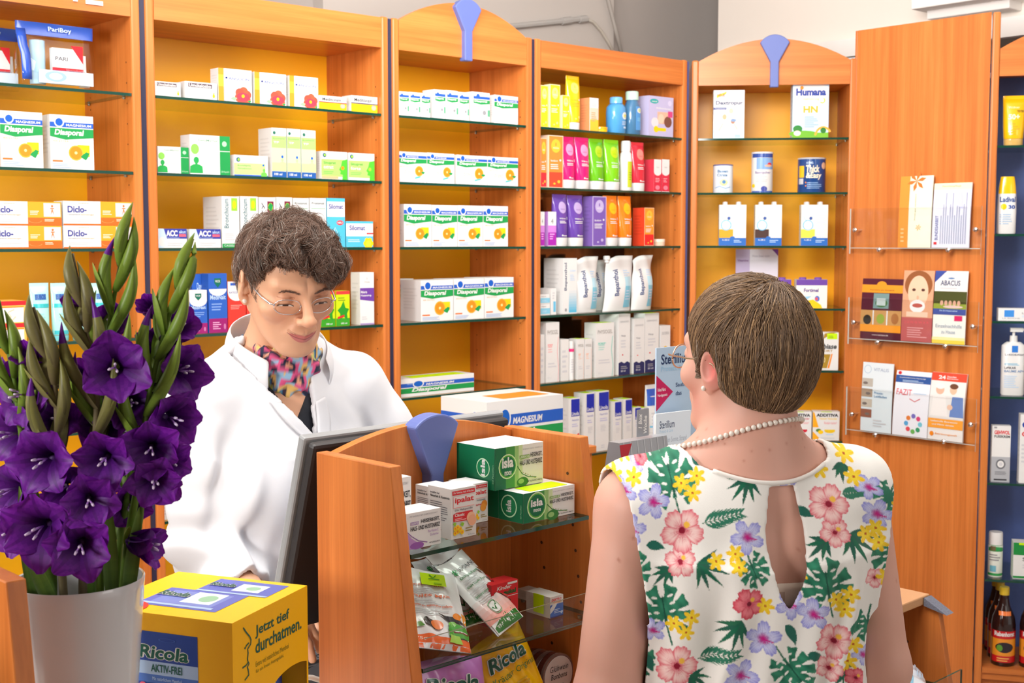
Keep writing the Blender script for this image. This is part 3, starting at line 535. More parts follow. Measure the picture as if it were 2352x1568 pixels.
# ---- placing on shelves ---------------------------------------------------------------------------------------
ORD = ['first', 'second', 'third', 'fourth', 'fifth', 'sixth', 'seventh', 'eighth', 'ninth', 'tenth']
SHN = ['top', 'second', 'third', 'fourth', 'fifth', 'sixth', 'seventh', 'eighth']
BAYS = {1: (PC, AW, 'far left unit'), 2: (PC, AW, 'unit behind pharmacist'), 3: (PC, AW, 'narrow arched unit'), 4: (PC, AW, 'tube unit'), 5: (PC, A5, 'corner unit'), 6: (P6, A6, 'blue unit')}
PENDING = {}
def span(bay, x0, x1, y, d):
    P, a, _ = BAYS[bay]; n = np.array([-math.sin(a), math.cos(a), 0]); dv = np.array([math.cos(a), math.sin(a)])
    A, B = (on_plane(x, y, np.array([*P, 0])+n*d, n) for x in (x0, x1))
    return (A[:2]-P)@dv, (B[:2]-P)@dv
def place(bay, sh, x0, x1, yt, desc, maker, cat='box', d=.018, lift=0, gap=.0008, hh=None, group=None, zs=None):
    P, a, bn = BAYS[bay]; n = np.array([-math.sin(a), math.cos(a), 0]); dv = np.array([math.cos(a), math.sin(a), 0])
    s0, s1 = span(bay, x0, x1, yt, d); zb = (zs or (BLZ if bay == 6 else SHZ))[sh]+.0006+lift
    h = hh or on_plane((x0+x1)/2, yt, np.array([*P, 0])+n*d, n)[2]-zb
    loc = np.array([*P, 0])+dv*(s0+s1)/2+n*d; loc[2] = zb
    o = maker((s1-s0)-gap*2, h, tuple(loc), a)
    o['category'] = cat; PENDING.setdefault((bay, sh, desc), []).append((s0+lift*1e-3, o, group))
    o['_top'] = zb+h; return o
def finish_labels():
    for (bay, sh, desc), L in PENDING.items():
        L.sort(key=lambda q: q[0]); n = len(L); bn = BAYS[bay][2]
        for i, (_, o, g) in enumerate(L):
            where = f'{SHN[sh]} shelf, {bn}'
            if n == 1: o['label'] = f'{desc}, {where}'
            elif n == 2: o['label'] = f'{desc}, {"left" if i == 0 else "right"} one, {where}'
            else: o['label'] = f'{desc}, {"leftmost" if i == 0 else "rightmost" if i == n-1 else ORD[i]+" from left"}, {where}'
            if '_l' in o: o['label'] = o['_l']; del o['_l']
            if g or n > 1: o['group'] = g or f'{desc.split(" with")[0]}s on the {where}'
            if '_top' in o: del o['_top']
def bx(design, depth=.06, col=WH, name='medicine_box', **k): return lambda w, h, loc, a: make_box(name, w, h, depth, design, col, loc=loc, rz=a, **k)
def tb(design, col, cap=WH, **k): return lambda w, h, loc, a: make_tube('cosmetic_tube', w, h, design, col, cap, loc=loc, rz=a, **k)
# bay 1 -----------------------------------------------------------------------
def pouch_clear(w, h, loc, a):
    u = empty('toiletry_pouch', loc, a); bl = srgb(45, 85, 185); d = w*.32
    secs = [(0, w*.47, d*.5, 4), (.01, w*.49, d*.55, 4), (h*.5, w*.5, d*.42, 3.5), (h*.8, w*.49, d*.12, 3), (h*.83, w*.49, d*.08, 3)]
    MB().loft(secs, 32, cy=d*.55).build('clear_bag', m_clear, parent=u, smooth=True)
    b = MB(); b.loft([(h*.8, w*.495, d*.14, 3), (h*.9, w*.5, d*.06, 3), (h, w*.5, .004, 3)], 28, cy=d*.55, cols=bl); a_ = Art(b, lambda q, v, l: ((q-.5)*w, d*.55-d*.14*(1-v)-.004-l, h*(.8+.2*v))); a_.t('PariBoy', .4, .3, .7, .75, LBL, .02); b.build('zip_band', m_gloss, parent=u, smooth=True, angle=50)
    MB().grid([[(-w*.5+.06*w*i-(.02*w if j > 3 else 0), d*.55-d*(.56-.42*(j/6)**2)-.002, h*(.1+.78*j/6)) for j in range(7)] for i in range(3)], bl).build('side_strap', m_gloss, parent=u, smooth=True, solid=.001)
    b = MB(); b.box(-w*.1, w*.3, d*.1, d*.35, .012, h*.62, WH); A = Art(b, lambda q, v, l: (-w*.1+q*w*.4, d*.1-l, .012+v*h*.6)); A.r(0, 0, 1, .35, DBL); A.r(0, .35, 1, .42, RED); A.p([(.6, 1), (1, 1), (1, .55)], RED); A.t('PARI', .1, .6, .5, .7, INK); b.build('boxed_item', m_print, parent=u)
    b = MB(); b.box(-w*.28, w*.42, d*.02, d*.09, .012, h*.27, srgb(205, 220, 235)); A = Art(b, lambda q, v, l: (-w*.28+q*w*.7, d*.02-l, .012+v*h*.27)); A.e(.3, .4, .2, .3, srgb(150, 180, 210)); A.e(.3, .4, .12, .18, srgb(225, 205, 215)); A.t('Nasendusche', .5, .72, .85, .86, GREY, 0); b.build('flat_box', m_print, parent=u)
    MB().loft([(.01, .014, .014), (h*.25, .014, .014), (h*.3, .006, .006), (h*.55, .005, .005)], 14, w*.36, d*.45, WH).build('spray_bottle', m_gloss, parent=u, smooth=True, angle=40)
    MB().loft([(.01, .02, .02), (h*.72, .02, .02)], 14, -w*.24, d*.5, srgb(170, 205, 225)).build('tall_bottle', m_gloss, parent=u, smooth=True, angle=40)
    return u
place(1, 0, 46, 226, 52, 'clear pouch with broad blue zip band', pouch_clear, 'pouch', d=.03, group='clear pouches')
place(1, 0, -92, 50, 58, 'clear pouch with broad blue zip band', pouch_clear, 'pouch', d=.15, group='clear pouches')
for i, (x0, x1, y) in enumerate(((-2, 97, 256), (113, 214, 265))):
    place(1, 1, x0, x1, y, 'tall white carton with orange slice', bx(d_orange, .055))
for i, (x0, x1) in enumerate(((-28, 142.5), (144.5, 305.5))):
    q = place(1, 2, x0, x1, 518, 'white and orange carton at bottom of pile', bx(d_diclo, .06, WH), group='white and orange gel cartons')
    place(1, 2, x0-.7, x1-1.5, 462.5, 'white and orange carton on top of pile', bx(d_diclo, .06, WH), lift=q['_top']-SHZ[2]+.0002, group='white and orange gel cartons')
q = place(1, 3, -52, 61, 744, 'red and white carton under another', bx(d_pack_red, .1, srgb(250, 190, 90)))
place(1, 3, -53, 60, 692, 'red and white carton lying on another', bx(d_pack_red, .1, srgb(250, 190, 90)), lift=q['_top']-SHZ[3]+.0002)
def d_eubos(a): a.r(0, .58, 1, .66, srgb(60, 190, 195)); a.r(.18, .74, .82, .86, srgb(80, 130, 190)); a.t('EUBOS', .22, .75, .78, .85, srgb(30, 70, 150), .03); a.lines(.3, .3, .7, .5, 3, srgb(150, 215, 215)); a.r(0, .02, 1, .1, srgb(70, 190, 200))
for x0, x1 in ((72, 118), (120.5, 163), (167, 209), (214, 256)): place(1, 3, x0, x1, 650, 'mint green cosmetic tube', tb(d_eubos, srgb(175, 228, 222), srgb(120, 205, 210), caph=.1))
# bay 2 -----------------------------------------------------------------------
place(2, 0, 353.6, 415, 188, 'low white carton with brown name bar', bx(d_umcka, .06)); place(2, 0, 424, 498, 189, 'low white carton with brown name bar', bx(d_umcka, .06, sidelines=False))
for x0, x1, y in ((500.5, 578, 159), (583.5, 657, 168), (664, 730.5, 176)): place(2, 0, x0, x1, y, 'white carton with orange stripe and red blossom', bx(d_angocin, .045))
place(2, 0, 732, 796, 221, 'small white and yellow carton with red line', bx(d_medi, .035)); place(2, 0, 806, 867, 221, 'small white and yellow carton with dark line', bx(lambda a: d_medi(a, srgb(70, 60, 90)), .05))
place(2, 1, 361, 433.5, 337, 'small white carton with green side and head picture', bx(d_gelo, .03, sidelines=False)); place(2, 1, 435, 528, 311, 'large white carton with green side and head picture', bx(d_gelo, .055))
place(2, 1, 537, 615.5, 357, 'low wide white carton with green torso', bx(d_bio, .035))
for x0, x1, y in ((623, 657, 294), (658.5, 690, 296), (691.5, 725, 299)): place(2, 1, x0, x1, y, 'tall slim white carton with green body figure', bx(d_biotall, .075))
place(2, 1, 737.5, 797.5, 348, 'green and white carton with orange dot on face profile', bx(lambda a: d_sinu(a, True), .03)); place(2, 1, 800, 860, 352, 'green and white carton with plain face profile', bx(lambda a: d_sinu(a, False), .03))
place(2, 2, 362, 429, 525, 'low blue and white tablet carton', bx(d_acc, .04)); place(2, 2, 435, 507, 526, 'low blue and white tablet carton', bx(d_acc, .04))
place(2, 2, 508.5, 549, 451, 'tall white carton with green base strip', bx(d_bronch, .11)); place(2, 2, 551.5, 592.5, 451, 'tall white carton with green square and side lettering', bx(lambda a: d_bronch(a, LIME, 'Bronchicum', None), .1, sidelines=False))
for x0, x1 in ((594, 633), (634.5, 671)): place(2, 2, x0, x1, 453, 'tall white carton with dark red square', bx(d_ivy, .08, sidelines=False))
for x0, x1 in ((673, 709.5), (711.5, 749)): place(2, 2, x0, x1, 455, 'tall white carton with green fruit foot', bx(d_pheno, .08, sidelines=False))
place(2, 2, 750.5, 792, 455, 'tall sky blue and white syrup carton', bx(d_silotall, .08, WH, side=srgb(80, 185, 215))); place(2, 2, 794.5, 857, 508, 'small sky blue and white carton with yellow flower', bx(d_silo, .035, side=srgb(80, 185, 215)))
place(2, 3, 434, 475.5, 666, 'short blue and magenta carton with green shield', bx(d_wick, .035)); place(2, 3, 440, 477, 629, 'plain blue carton behind the short magenta one', bx(d_wickblue, .04, srgb(45, 95, 190)), d=.062)
place(2, 3, 477.5, 521, 628, 'tall blue and magenta carton with green shield', bx(d_wick, .04, srgb(45, 95, 190))); place(2, 3, 414, 432, 690, 'pink carton beside the magenta ones', bx(d_plain, .04, srgb(220, 60, 120), sidelines=False))
for x0, x1 in ((522, 564), (565, 606)): place(2, 3, x0, x1, 646, 'red carton with white rounded top', bx(d_redbox, .04, srgb(225, 60, 50)))
for x0, x1 in ((700, 735), (736.5, 769.5), (771, 803)): place(2, 3, x0, x1, 668, 'lime carton with dark green star leaf', bx(d_green, .04, srgb(200, 220, 20)))
place(2, 3, 826, 859, 625, 'tall white carton with purple band', bx(d_violetband, .05))
place(2, 4, 834, 867, 861, 'white carton with blue square by coat shoulder', bx(d_bluewhite, .05)); place(2, 5, 366, 392, 1134, 'small white carton half hidden behind the flowers', bx(d_plain, .05))
# bay 3 -----------------------------------------------------------------------
for x0, x1, y, dp in ((914.5, 939, 210, .04), (939.5, 965, 212, .04), (965.5, 988, 214, .04), (996, 1023, 206, .06), (1023.8, 1052, 208, .04), (1052.5, 1077, 212, .04), (1083, 1125, 212, .06)): place(3, 0, x0, x1, y, 'small white carton with green band', bx(d_orange_small, dp, sidelines=False))
place(3, 0, 1135, 1190, 220, 'broad white carton with green wave', bx(lambda a: d_orange(a, orn=False), .03))
for x0, x1, y in ((914.5, 980, 349), (980.7, 1043.5, 352), (1049, 1119, 357), (1120, 1190, 361)): place(3, 1, x0, x1, y, 'wide orange slice carton', bx(d_orange_wide, .06))
for x0, x1, y in ((927, 991, 469), (992, 1050, 471), (1051, 1109, 472), (1110, 1167, 473)): place(3, 2, x0, x1, y, 'tall orange slice carton', bx(d_orange, .05))
for x0, x1, y in ((966, 1041, 643), (1042, 1112, 640), (1113, 1180, 637)): place(3, 3, x0, x1, y, 'large orange slice carton', bx(d_orange, .11))
place(3, 3, 903, 950, 640, 'white carton behind the large orange slice ones', bx(d_orange, .05), d=.14)
place(3, 4, 920, 1089, 864, 'big white carton with blue and green stripes', bx(d_orange_big, .09, sticker=True))
# bay 4 -----------------------------------------------------------------------
YB = wele(srgb(250, 215, 40), srgb(250, 230, 130))
for x0, x1, y in ((1241.5, 1259.5, 196), (1263, 1287, 194), (1291, 1309, 219)): place(4, 0, x0, x1, y, 'slim yellow carton with pale oval', bx(YB, .03, srgb(245, 235, 190), sidelines=False))
def toptube(w, h, loc, a):
    u = make_tube('cosmetic_tube', w, h, wele(srgb(250, 200, 20), srgb(250, 220, 110), wh=srgb(235, 160, 30)), srgb(250, 200, 20), loc=loc, rz=a, caph=.14, capw=.8); return u
place(4, 0, 1310, 1341, 173, 'tall yellow tube with white cap', toptube, 'tube')
place(4, 0, 1354, 1375, 225, 'white and orange carton beside yellow tube', bx(lambda a: (a.r(.05, 0, 1, .35, srgb(250, 190, 60)), a.r(.05, .35, 1, .7, srgb(240, 200, 180)), a.e(.5, .8, .3, .08, LG), a.lines(.2, .3, .8, .6, 5, srgb(240, 160, 110))), .05, side=srgb(235, 150, 100)))
def make_jar(col, lid):
    def f(w, h, loc, a):
        u = empty('cream_jar', loc, a); r = w/2
        MB().loft([(0, r*.95, r*.95), (h*.55, r, r), (h*.6, r*.95, r*.95)], 24, cy=r, cols=col).build('jar', m_gloss, parent=u, smooth=True, angle=40)
        MB().loft([(h*.6, r, r), (h*.97, r, r), (h, r*.97, r*.97)], 24, cy=r, cols=lid).build('lid', m_gloss, parent=u, smooth=True, angle=40); return u
    return f
place(4, 0, 1377, 1404, 291, 'flat yellow jar', make_jar(srgb(245, 190, 20), srgb(240, 175, 10)), 'jar')
def d_kids(a): a.e(.7, .62, .2, .15, WH); a.e(.7, .62, .14, .1, srgb(190, 220, 190)); a.e(.7, .62, .07, .05, YEL); a.lines(.5, .25, .9, .42, 3, LBL); a.r(.6, .1, .85, .18, LBL)
place(4, 0, 1412, 1447, 222, 'sky blue bottle with blue cap', lambda w, h, loc, a: make_bottle('lotion_bottle', [(0, w*.42, w*.33, 2.4), (.004, w*.47, w*.38, 2.4), (h*.55, w*.49, w*.4, 2.4), (h*.72, w*.48, w*.38, 2.2), (h*.8, w*.36, w*.33), (h*.82, w*.3, w*.28)], srgb(80, 160, 220), d_kids, [(h*.825, w*.3, w*.3), (h*.97, w*.3, w*.3), (h, w*.27, w*.27)], srgb(110, 180, 235), loc, a, art=(.1, .9)), 'bottle')
def d_oil(a): a.r(.38, .05, .98, .95, srgb(70, 150, 215)); a.e(.68, .8, .2, .1, WH); a.e(.68, .8, .13, .065, srgb(200, 220, 150)); a.lines(.5, .4, .9, .55, 3, SKY)
place(4, 0, 1449.5, 1479, 209, 'clear oil bottle with mint cap', lambda w, h, loc, a: make_bottle('oil_bottle', [(0, w*.45, w*.35, 2.6), (.004, w*.49, w*.4, 2.6), (h*.62, w*.49, w*.4, 2.4), (h*.74, w*.36, w*.34), (h*.8, w*.3, w*.3)], srgb(70, 120, 160), d_oil, [(h*.8, w*.36, w*.36), (h*.98, w*.36, w*.36), (h, w*.33, w*.33)], srgb(190, 225, 205), loc, a, art=(.1, .85)), 'bottle')
place(4, 0, 1490, 1547, 222, 'lilac carton with baby photo', bx(d_lilac, .1, srgb(190, 185, 220)))
place(4, 1, 1241.5, 1256, 317, 'orange carton cut off by the post', bx(wele(srgb(245, 140, 60), srgb(250, 190, 60), srgb(225, 50, 60)), .05, srgb(245, 200, 170), sidelines=False)); place(4, 1, 1259.5, 1294, 311, 'large orange and red carton with yellow oval', bx(wele(srgb(245, 140, 60), srgb(250, 190, 60), srgb(235, 75, 50)), .05, srgb(245, 215, 190), sidelines=False))
def wt(c, o, wh=WH): return lambda a: (a.e(.55, .76, .3, .15, o), a.t('WELEDA', .38, .7, .72, .73, c, 0), a.t('Wildrose', .25, .46, .72, .5, wh, .02), a.lines(.25, .36, .85, .44, 2, wh), a.e(.4, .05, .06, .02, wh), a.lines(.46, .03, .8, .07, 1, wh), a.r(.82, .45, .95, .52, WH))
for x0, x1, y, c, o, dsc in ((1296, 1329, 313, srgb(222, 30, 115), srgb(240, 150, 195), 'pink tube with pale oval'), (1330, 1362.5, 315, srgb(222, 30, 115), srgb(240, 150, 195), 'pink tube with pale oval'), (1363.5, 1396, 318, srgb(105, 185, 25), srgb(170, 205, 30), 'bright green tube with yellow oval'), (1398.5, 1433, 320, srgb(125, 205, 25), srgb(185, 215, 30), 'bright green tube with yellow oval'), (1460, 1489.5, 326, srgb(220, 45, 65), srgb(245, 140, 130), 'red tube with pale oval')): place(4, 1, x0, x1, y, dsc, tb(wt(c, o), c), 'tube')
place(4, 1, 1436, 1459, 323, 'white bottle with yellow green label', lambda w, h, loc, a: make_bottle('lotion_bottle', [(0, w*.45, w*.38), (.004, w*.49, w*.42), (h*.3, w*.46, w*.4), (h*.6, w*.49, w*.42), (h*.74, w*.42, w*.38), (h*.79, w*.3, w*.3)], WH, lambda q: (q.r(.28, .05, .92, .92, srgb(195, 205, 50)), q.lines(.4, .3, .8, .6, 4, srgb(150, 170, 30))), [(h*.79, w*.34, w*.34), (h*.97, w*.34, w*.34), (h, w*.3, w*.3)], WH, loc, a, art=(.05, .8)), 'bottle')
RW = lambda a: (a.r(0, .02, 1, .62, srgb(215, 45, 70)), a.e(.5, .62, .5, .12, WH, 18, 180, 360), a.lines(.2, .3, .8, .45, 3, srgb(240, 170, 180)), a.e(.5, .13, .3, .07, srgb(240, 130, 150)), a.t('WELEDA', .3, .74, .7, .77, GREY, 0))
for x0, x1 in ((1502, 1519.5), (1520.5, 1538)): place(4, 1, x0, x1, 366, 'small red and white carton', bx(RW, .05, WH, side=srgb(215, 60, 80), sidelines=False))
PW = lambda a: (a.r(0, .02, 1, .5, srgb(170, 40, 175)), a.r(0, .4, 1, .6, srgb(205, 130, 215)), a.t('4', .35, .65, .65, .8, GREY), a.lines(.2, .2, .8, .4, 3, srgb(225, 170, 230)), a.t('WELEDA', .3, .9, .7, .93, LG, 0))
place(4, 2, 1241, 1251, 486, 'small white and violet carton', bx(PW, .05, sidelines=False)); place(4, 2, 1258.5, 1278, 486, 'small white and violet carton', bx(PW, .05, side=srgb(180, 130, 200), sidelines=False))
for x0, x1, y in ((1279, 1312, 446), (1314, 1350, 448)): place(4, 2, x0, x1, y, 'purple tube with lilac oval', tb(wt(srgb(100, 65, 160), srgb(185, 165, 215)), srgb(100, 65, 160)), 'tube')
place(4, 2, 1361, 1393, 451, 'purple carton with lilac oval', bx(wele(srgb(120, 90, 175), srgb(190, 175, 220)), .05, srgb(205, 195, 225), side=srgb(130, 100, 180)))
for x0, x1, y in ((1396, 1428.5, 449), (1429.5, 1460, 450)): place(4, 2, x0, x1, y, 'orange tube with yellow oval', tb(wt(srgb(245, 125, 20), srgb(250, 185, 30)), srgb(245, 125, 20)), 'tube')
place(4, 2, 1480, 1503, 477, 'red and orange carton on its end', bx(wele(srgb(245, 150, 50), srgb(250, 185, 60), srgb(230, 40, 40)), .06, srgb(245, 190, 150), side=srgb(225, 70, 40)))
place(4, 2, 1514, 1534, 549, 'tiny clear cream jar with orange rim', make_jar(srgb(235, 205, 180), srgb(245, 225, 205)), 'jar')
q = place(4, 3, 1241, 1263.5, 698, 'light blue and white box under another', bx(d_skyblue, .05, sidelines=False)); place(4, 3, 1240.5, 1263, 676, 'light blue and white box on another', bx(d_skyblue, .05, sidelines=False), lift=q['_top']-SHZ[3]+.0002)
place(4, 3, 1266, 1278, 662, 'slim white and blue carton', bx(d_thinblue, .06)); place(4, 3, 1293, 1325.5, 593, 'tall white carton with blue fading foot', bx(d_bepbox, .1))
def refill(w, h, loc, a, k=0, spout=False):
    u = empty('refill_pouch', loc, a); R = random.Random(k); d = .032; nx, nz = 16, 22; G = [[], []]
    for sd, sg in ((0, -1), (1, 1)):
        for i in range(nx+1):
            row = []
            for j in range(nz+1):
                U, v = i/nx*2-1, j/nz
                th = d*(1-abs(U)**2.4)**.6*(.35+.65*math.sin(min(1, v*1.15+.12)*math.pi*.97)) if v < 1 else 0
                wv = .006*math.sin(9*v+2*U+k)*math.sin(3*U+k)*v
                x = U*w/2*(1-.08*math.sin(v*math.pi)+.03*math.sin(7*v+k))+(.10*w*(v-.5) if spout else .06*w*(v-.4)); zt = h*(1-.10*max(0, -U)**2) if True else h
                row.append((x, d*.9+sg*max(th, .0012)*.85+wv, v*zt))
            G[sd].append(row)
    b = MB(); b.grid(G[0][::1], WH); b.grid([r[::-1] for r in G[1]], WH)
    F = lambda U, V, l: (lambda i, j: tuple(np.array(G[0][min(int(i), nx-1)][min(int(j), nz-1)])*(1-i % 1 if i < nx else 0)*(1-j % 1)+np.array(G[0][min(int(i)+1, nx)][min(int(j), nz-1)])*(i % 1 if i < nx else 1)*(1-j % 1)+np.array(G[0][min(int(i), nx-1)][min(int(j)+1, nz)])*(1-i % 1 if i < nx else 0)*(j % 1)+np.array(G[0][min(int(i)+1, nx)][min(int(j)+1, nz)])*(i % 1 if i < nx else 1)*(j % 1)+np.array((0, -l-.0004, 0))))(max(0, min(.999, U))*nx, max(0, min(.999, V))*nz)
    A = Art(b, F, nx=14, ny=14, m=0); A.r(.6, .06, .9, .45, srgb(125, 200, 225)); A.r(.6, .45, .88, .62, srgb(185, 225, 240)); A.t('Bepanthol', .22, .28, .42, .76, srgb(70, 85, 130), .02, 0, 90); A.lines(.58, .64, .85, .76, 3, LBL); A.lines(.63, .2, .85, .4, 4, LBL)
    b.build('pouch_body', m_foil, parent=u, smooth=True)
    if spout: MB().loft([(h*.88, .009, .009), (h*.93, .009, .009), (h*.93, .013, .013), (h*.985, .013, .013), (h, .01, .01)], 14, -w*.42, d*.8, WH).build('spout_cap', m_gloss, parent=u, smooth=True, angle=40)
    return u
for i, (x0, x1, y, dd, sp) in enumerate(((1328, 1385, 589, .018, 0), (1381, 1404, 597, .09, 0), (1398, 1465, 587, .018, 1), (1461, 1511, 586, .018, 0))):
    w_ = (x0, x1) if i != 1 else (1362, 1410)
    place(4, 3, *w_, y, 'white shiny refill pouch', lambda w, h, loc, a, i=i, sp=sp: refill(w*.96, h, loc, a, i*1.7, sp), 'pouch', d=dd)
place(4, 4, 1241, 1251, 768, 'narrow white carton at left post', bx(d_plain, .05, GRAYW, sidelines=False)); place(4, 4, 1254, 1285, 740, 'tall white carton with pink wave', bx(d_physio(srgb(235, 150, 150)), .06, GRAYW, sidelines=False))
place(4, 4, 1289.5, 1307, 779, 'short slim white carton with pale print', bx(d_plain, .04, GRAYW)); place(4, 4, 1309, 1323, 783, 'slim white tube bottle with pink band', lambda w, h, loc, a: make_bottle('lotion_bottle', [(0, w*.48, w*.48), (h*.82, w*.48, w*.48)], WH, lambda q: (q.r(0, .9, 1, 1, PNK), q.lines(.2, .2, .8, .7, 6, LG)), [(h*.825, w*.46, w*.46), (h, w*.44, w*.44)], WH, loc, a, art=(.05, .98)), 'bottle')
for x0, x1 in ((1326.5, 1342), (1343.5, 1360)): place(4, 4, x0, x1, 778, 'short white carton with neon sticker on top', bx(d_physio(srgb(240, 180, 150)), .045, GRAYW, sticker=True, sidelines=False))
place(4, 4, 1368.5, 1411, 741, 'broad white carton with mint wave', bx(d_physio(srgb(120, 205, 190)), .06, GRAYW, sticker=True))
place(4, 4, 1421, 1448, 721, 'tallest white carton with navy foot', bx(d_derma, .1, GRAYW, side=GRAYW)); place(4, 4, 1456, 1481, 731, 'middle white carton with navy foot', bx(d_derma, .06, GRAYW)); place(4, 4, 1482, 1514, 719, 'broad white carton with navy foot', bx(d_derma, .06, GRAYW, sticker=True)); place(4, 4, 1517.5, 1540, 747, 'small white carton with yellow ring', bx(d_dersmall, .05, GRAYW))
for x0, x1, y, D in ((1306, 1332, 914, d_linolared), (1342, 1365.5, 902, d_linola), (1369, 1399, 898, d_linola), (1408, 1428, 921, d_linola), (1432.5, 1452, 916, d_linola), (1455, 1472, 935, d_linola), (1475.5, 1490, 936, d_linola)): place(4, 5, x0, x1, y, 'white carton with dark blue square', bx(D, .055, GRAYW, sticker=True))
place(4, 5, 1493, 1522, 884, 'white tube with blue top', tb(lambda a: (a.r(0, .62, 1, 1, srgb(45, 90, 190)), a.lines(.2, .2, .8, .5, 4, LG), a.r(.1, .12, .9, .16, SKY)), WH), 'tube')
# bay 5 -----------------------------------------------------------------------
place(5, 0, 1639, 1711, 207, 'white sugar carton with family picture', bx(d_dextro, .06), d=.03); place(5, 0, 1821, 1905, 194, 'light blue baby food carton with rainbow', bx(d_humana, .07, srgb(195, 222, 243)), d=.024)
d_c1 = lambda a: (a.t('Basen', .2, .74, .72, .85, srgb(90, 130, 170), .03), a.t('Citrate', .18, .6, .68, .71, srgb(90, 130, 170), .03), a.e(.5, .38, .2, .12, srgb(240, 230, 150)), a.e(.52, .4, .1, .07, srgb(90, 140, 190)), a.curve([(.08, .18), (.3, .24), (.6, .16), (.85, .22)], .03, srgb(110, 160, 210)), a.lines(.2, .04, .8, .12, 2, LBL))
d_c2 = lambda a: (a.r(0, .9, 1, 1, srgb(50, 80, 160)), a.r(.2, .6, .98, .89, srgb(130, 170, 220)), a.e(.8, .72, .1, .05, RED), a.e(.75, .69, .18, .03, srgb(225, 180, 150)), a.t('Basenpulver', .15, .47, .85, .55, srgb(120, 100, 160), .01), a.lines(.2, .28, .8, .44, 4, LG), a.r(0, 0, 1, .05, srgb(70, 100, 170)), a.e(.55, .1, .15, .07, srgb(70, 80, 160)), a.e(.08, .18, .06, .05, YEL))
d_c3 = lambda a: (a.r(.0, .45, .18, .8, srgb(245, 195, 40)), a.r(0, .25, .16, .42, LG), a.t('Thick', .24, .60, .72, .82, CREAM, .03, .1), a.t('&Easy', .24, .38, .8, .6, CREAM, .03, .1), a.t('HORMEL', .25, .85, .5, .92, LBL), a.e(.88, .8, .08, .1, srgb(230, 190, 160)), a.lines(.28, .12, .85, .33, 4, srgb(130, 170, 215)), a.e(.24, .3, .02, .02, ORA), a.e(.24, .2, .02, .02, ORA))
CN = lambda D, c, l: (lambda w, h, loc, a: make_can('powder_can', w, h, D, c, l, loc, a))
place(5, 1, 1639, 1686, 377, 'short pale blue powder can', CN(d_c1, srgb(225, 234, 242), srgb(90, 100, 160)), 'can', d=.04); place(5, 1, 1728, 1779, 348, 'tall white can with blue photo band', CN(d_c2, WH, srgb(225, 225, 230)), 'can', d=.04); place(5, 1, 1836, 1902, 361, 'wide dark blue can with grey lid', CN(d_c3, srgb(28, 70, 135), srgb(190, 192, 198)), 'can', d=.03)
def fpack(c):
    def f(w, h, loc, a):
        o = make_box('drink_pack', w, h*.93, .06, d_fres(c), srgb(232, 230, 222), loc=loc, rz=a)
        for x in (-w*.27, w*.23):
            for y in (.016, .044): MB().loft([(h*.931, w*.09, w*.09), (h*.985, w*.085, w*.085), (h, w*.07, w*.07)], 14, x, y, WH).build('bottle_cap', m_gloss, parent=o, smooth=True, angle=40)
        return o
    return f
for x0, x1, c, dsc in ((1652, 1715, srgb(215, 165, 30), 'drink pack with ochre label'), (1735, 1797, srgb(70, 45, 40), 'drink pack with dark brown label'), (1840.5, 1903, srgb(245, 225, 80), 'drink pack with lemon label')): place(5, 2, x0, x1, 463, dsc, fpack(c), 'pack', d=.03)
place(5, 3, 1690, 1788, 572, 'pale lilac booklet with grey haired woman, propped upright', bx(d_seniorbook, .006, srgb(225, 220, 235), name='booklet', sidelines=False), 'booklet', d=.2)
def fort(w, h, loc, a):
    o = make_box('drink_pack', w, h*.93, .07, d_fortimel, srgb(238, 236, 230), loc=loc, rz=a)
    for x in (-w*.27, w*.23): MB().loft([(h*.931, w*.12, w*.12), (h*.985, w*.12, w*.12), (h, w*.1, w*.1)], 14, x, .03, srgb(120, 80, 175)).build('bottle_cap', m_gloss, parent=o, smooth=True, angle=40)
    return o
place(5, 3, 1746, 1818, 637, 'purple topped drink pack', fort, 'pack', d=.04); place(5, 3, 1829, 1901, 637, 'purple topped drink pack', fort, 'pack', d=.03)
place(5, 4, 1867, 1927, 763, 'white and gold sport tablet carton', bx(d_frub, .05), d=.02); place(5, 4, 1800, 1860, 766, 'white carton half hidden by customer hair', bx(d_frub, .05), d=.02)
place(5, 5, 1803, 1865, 945, 'white tea carton with red corner', bx(d_addi(RED, srgb(205, 40, 60)), .05), d=.02); place(5, 5, 1867, 1929, 945, 'white tea carton with yellow corner', bx(d_addi(srgb(250, 175, 30), srgb(240, 200, 30)), .05), d=.02); place(5, 5, 1748, 1791, 924, 'plain white carton beside the tea cartons', bx(d_plain, .05), d=.05)
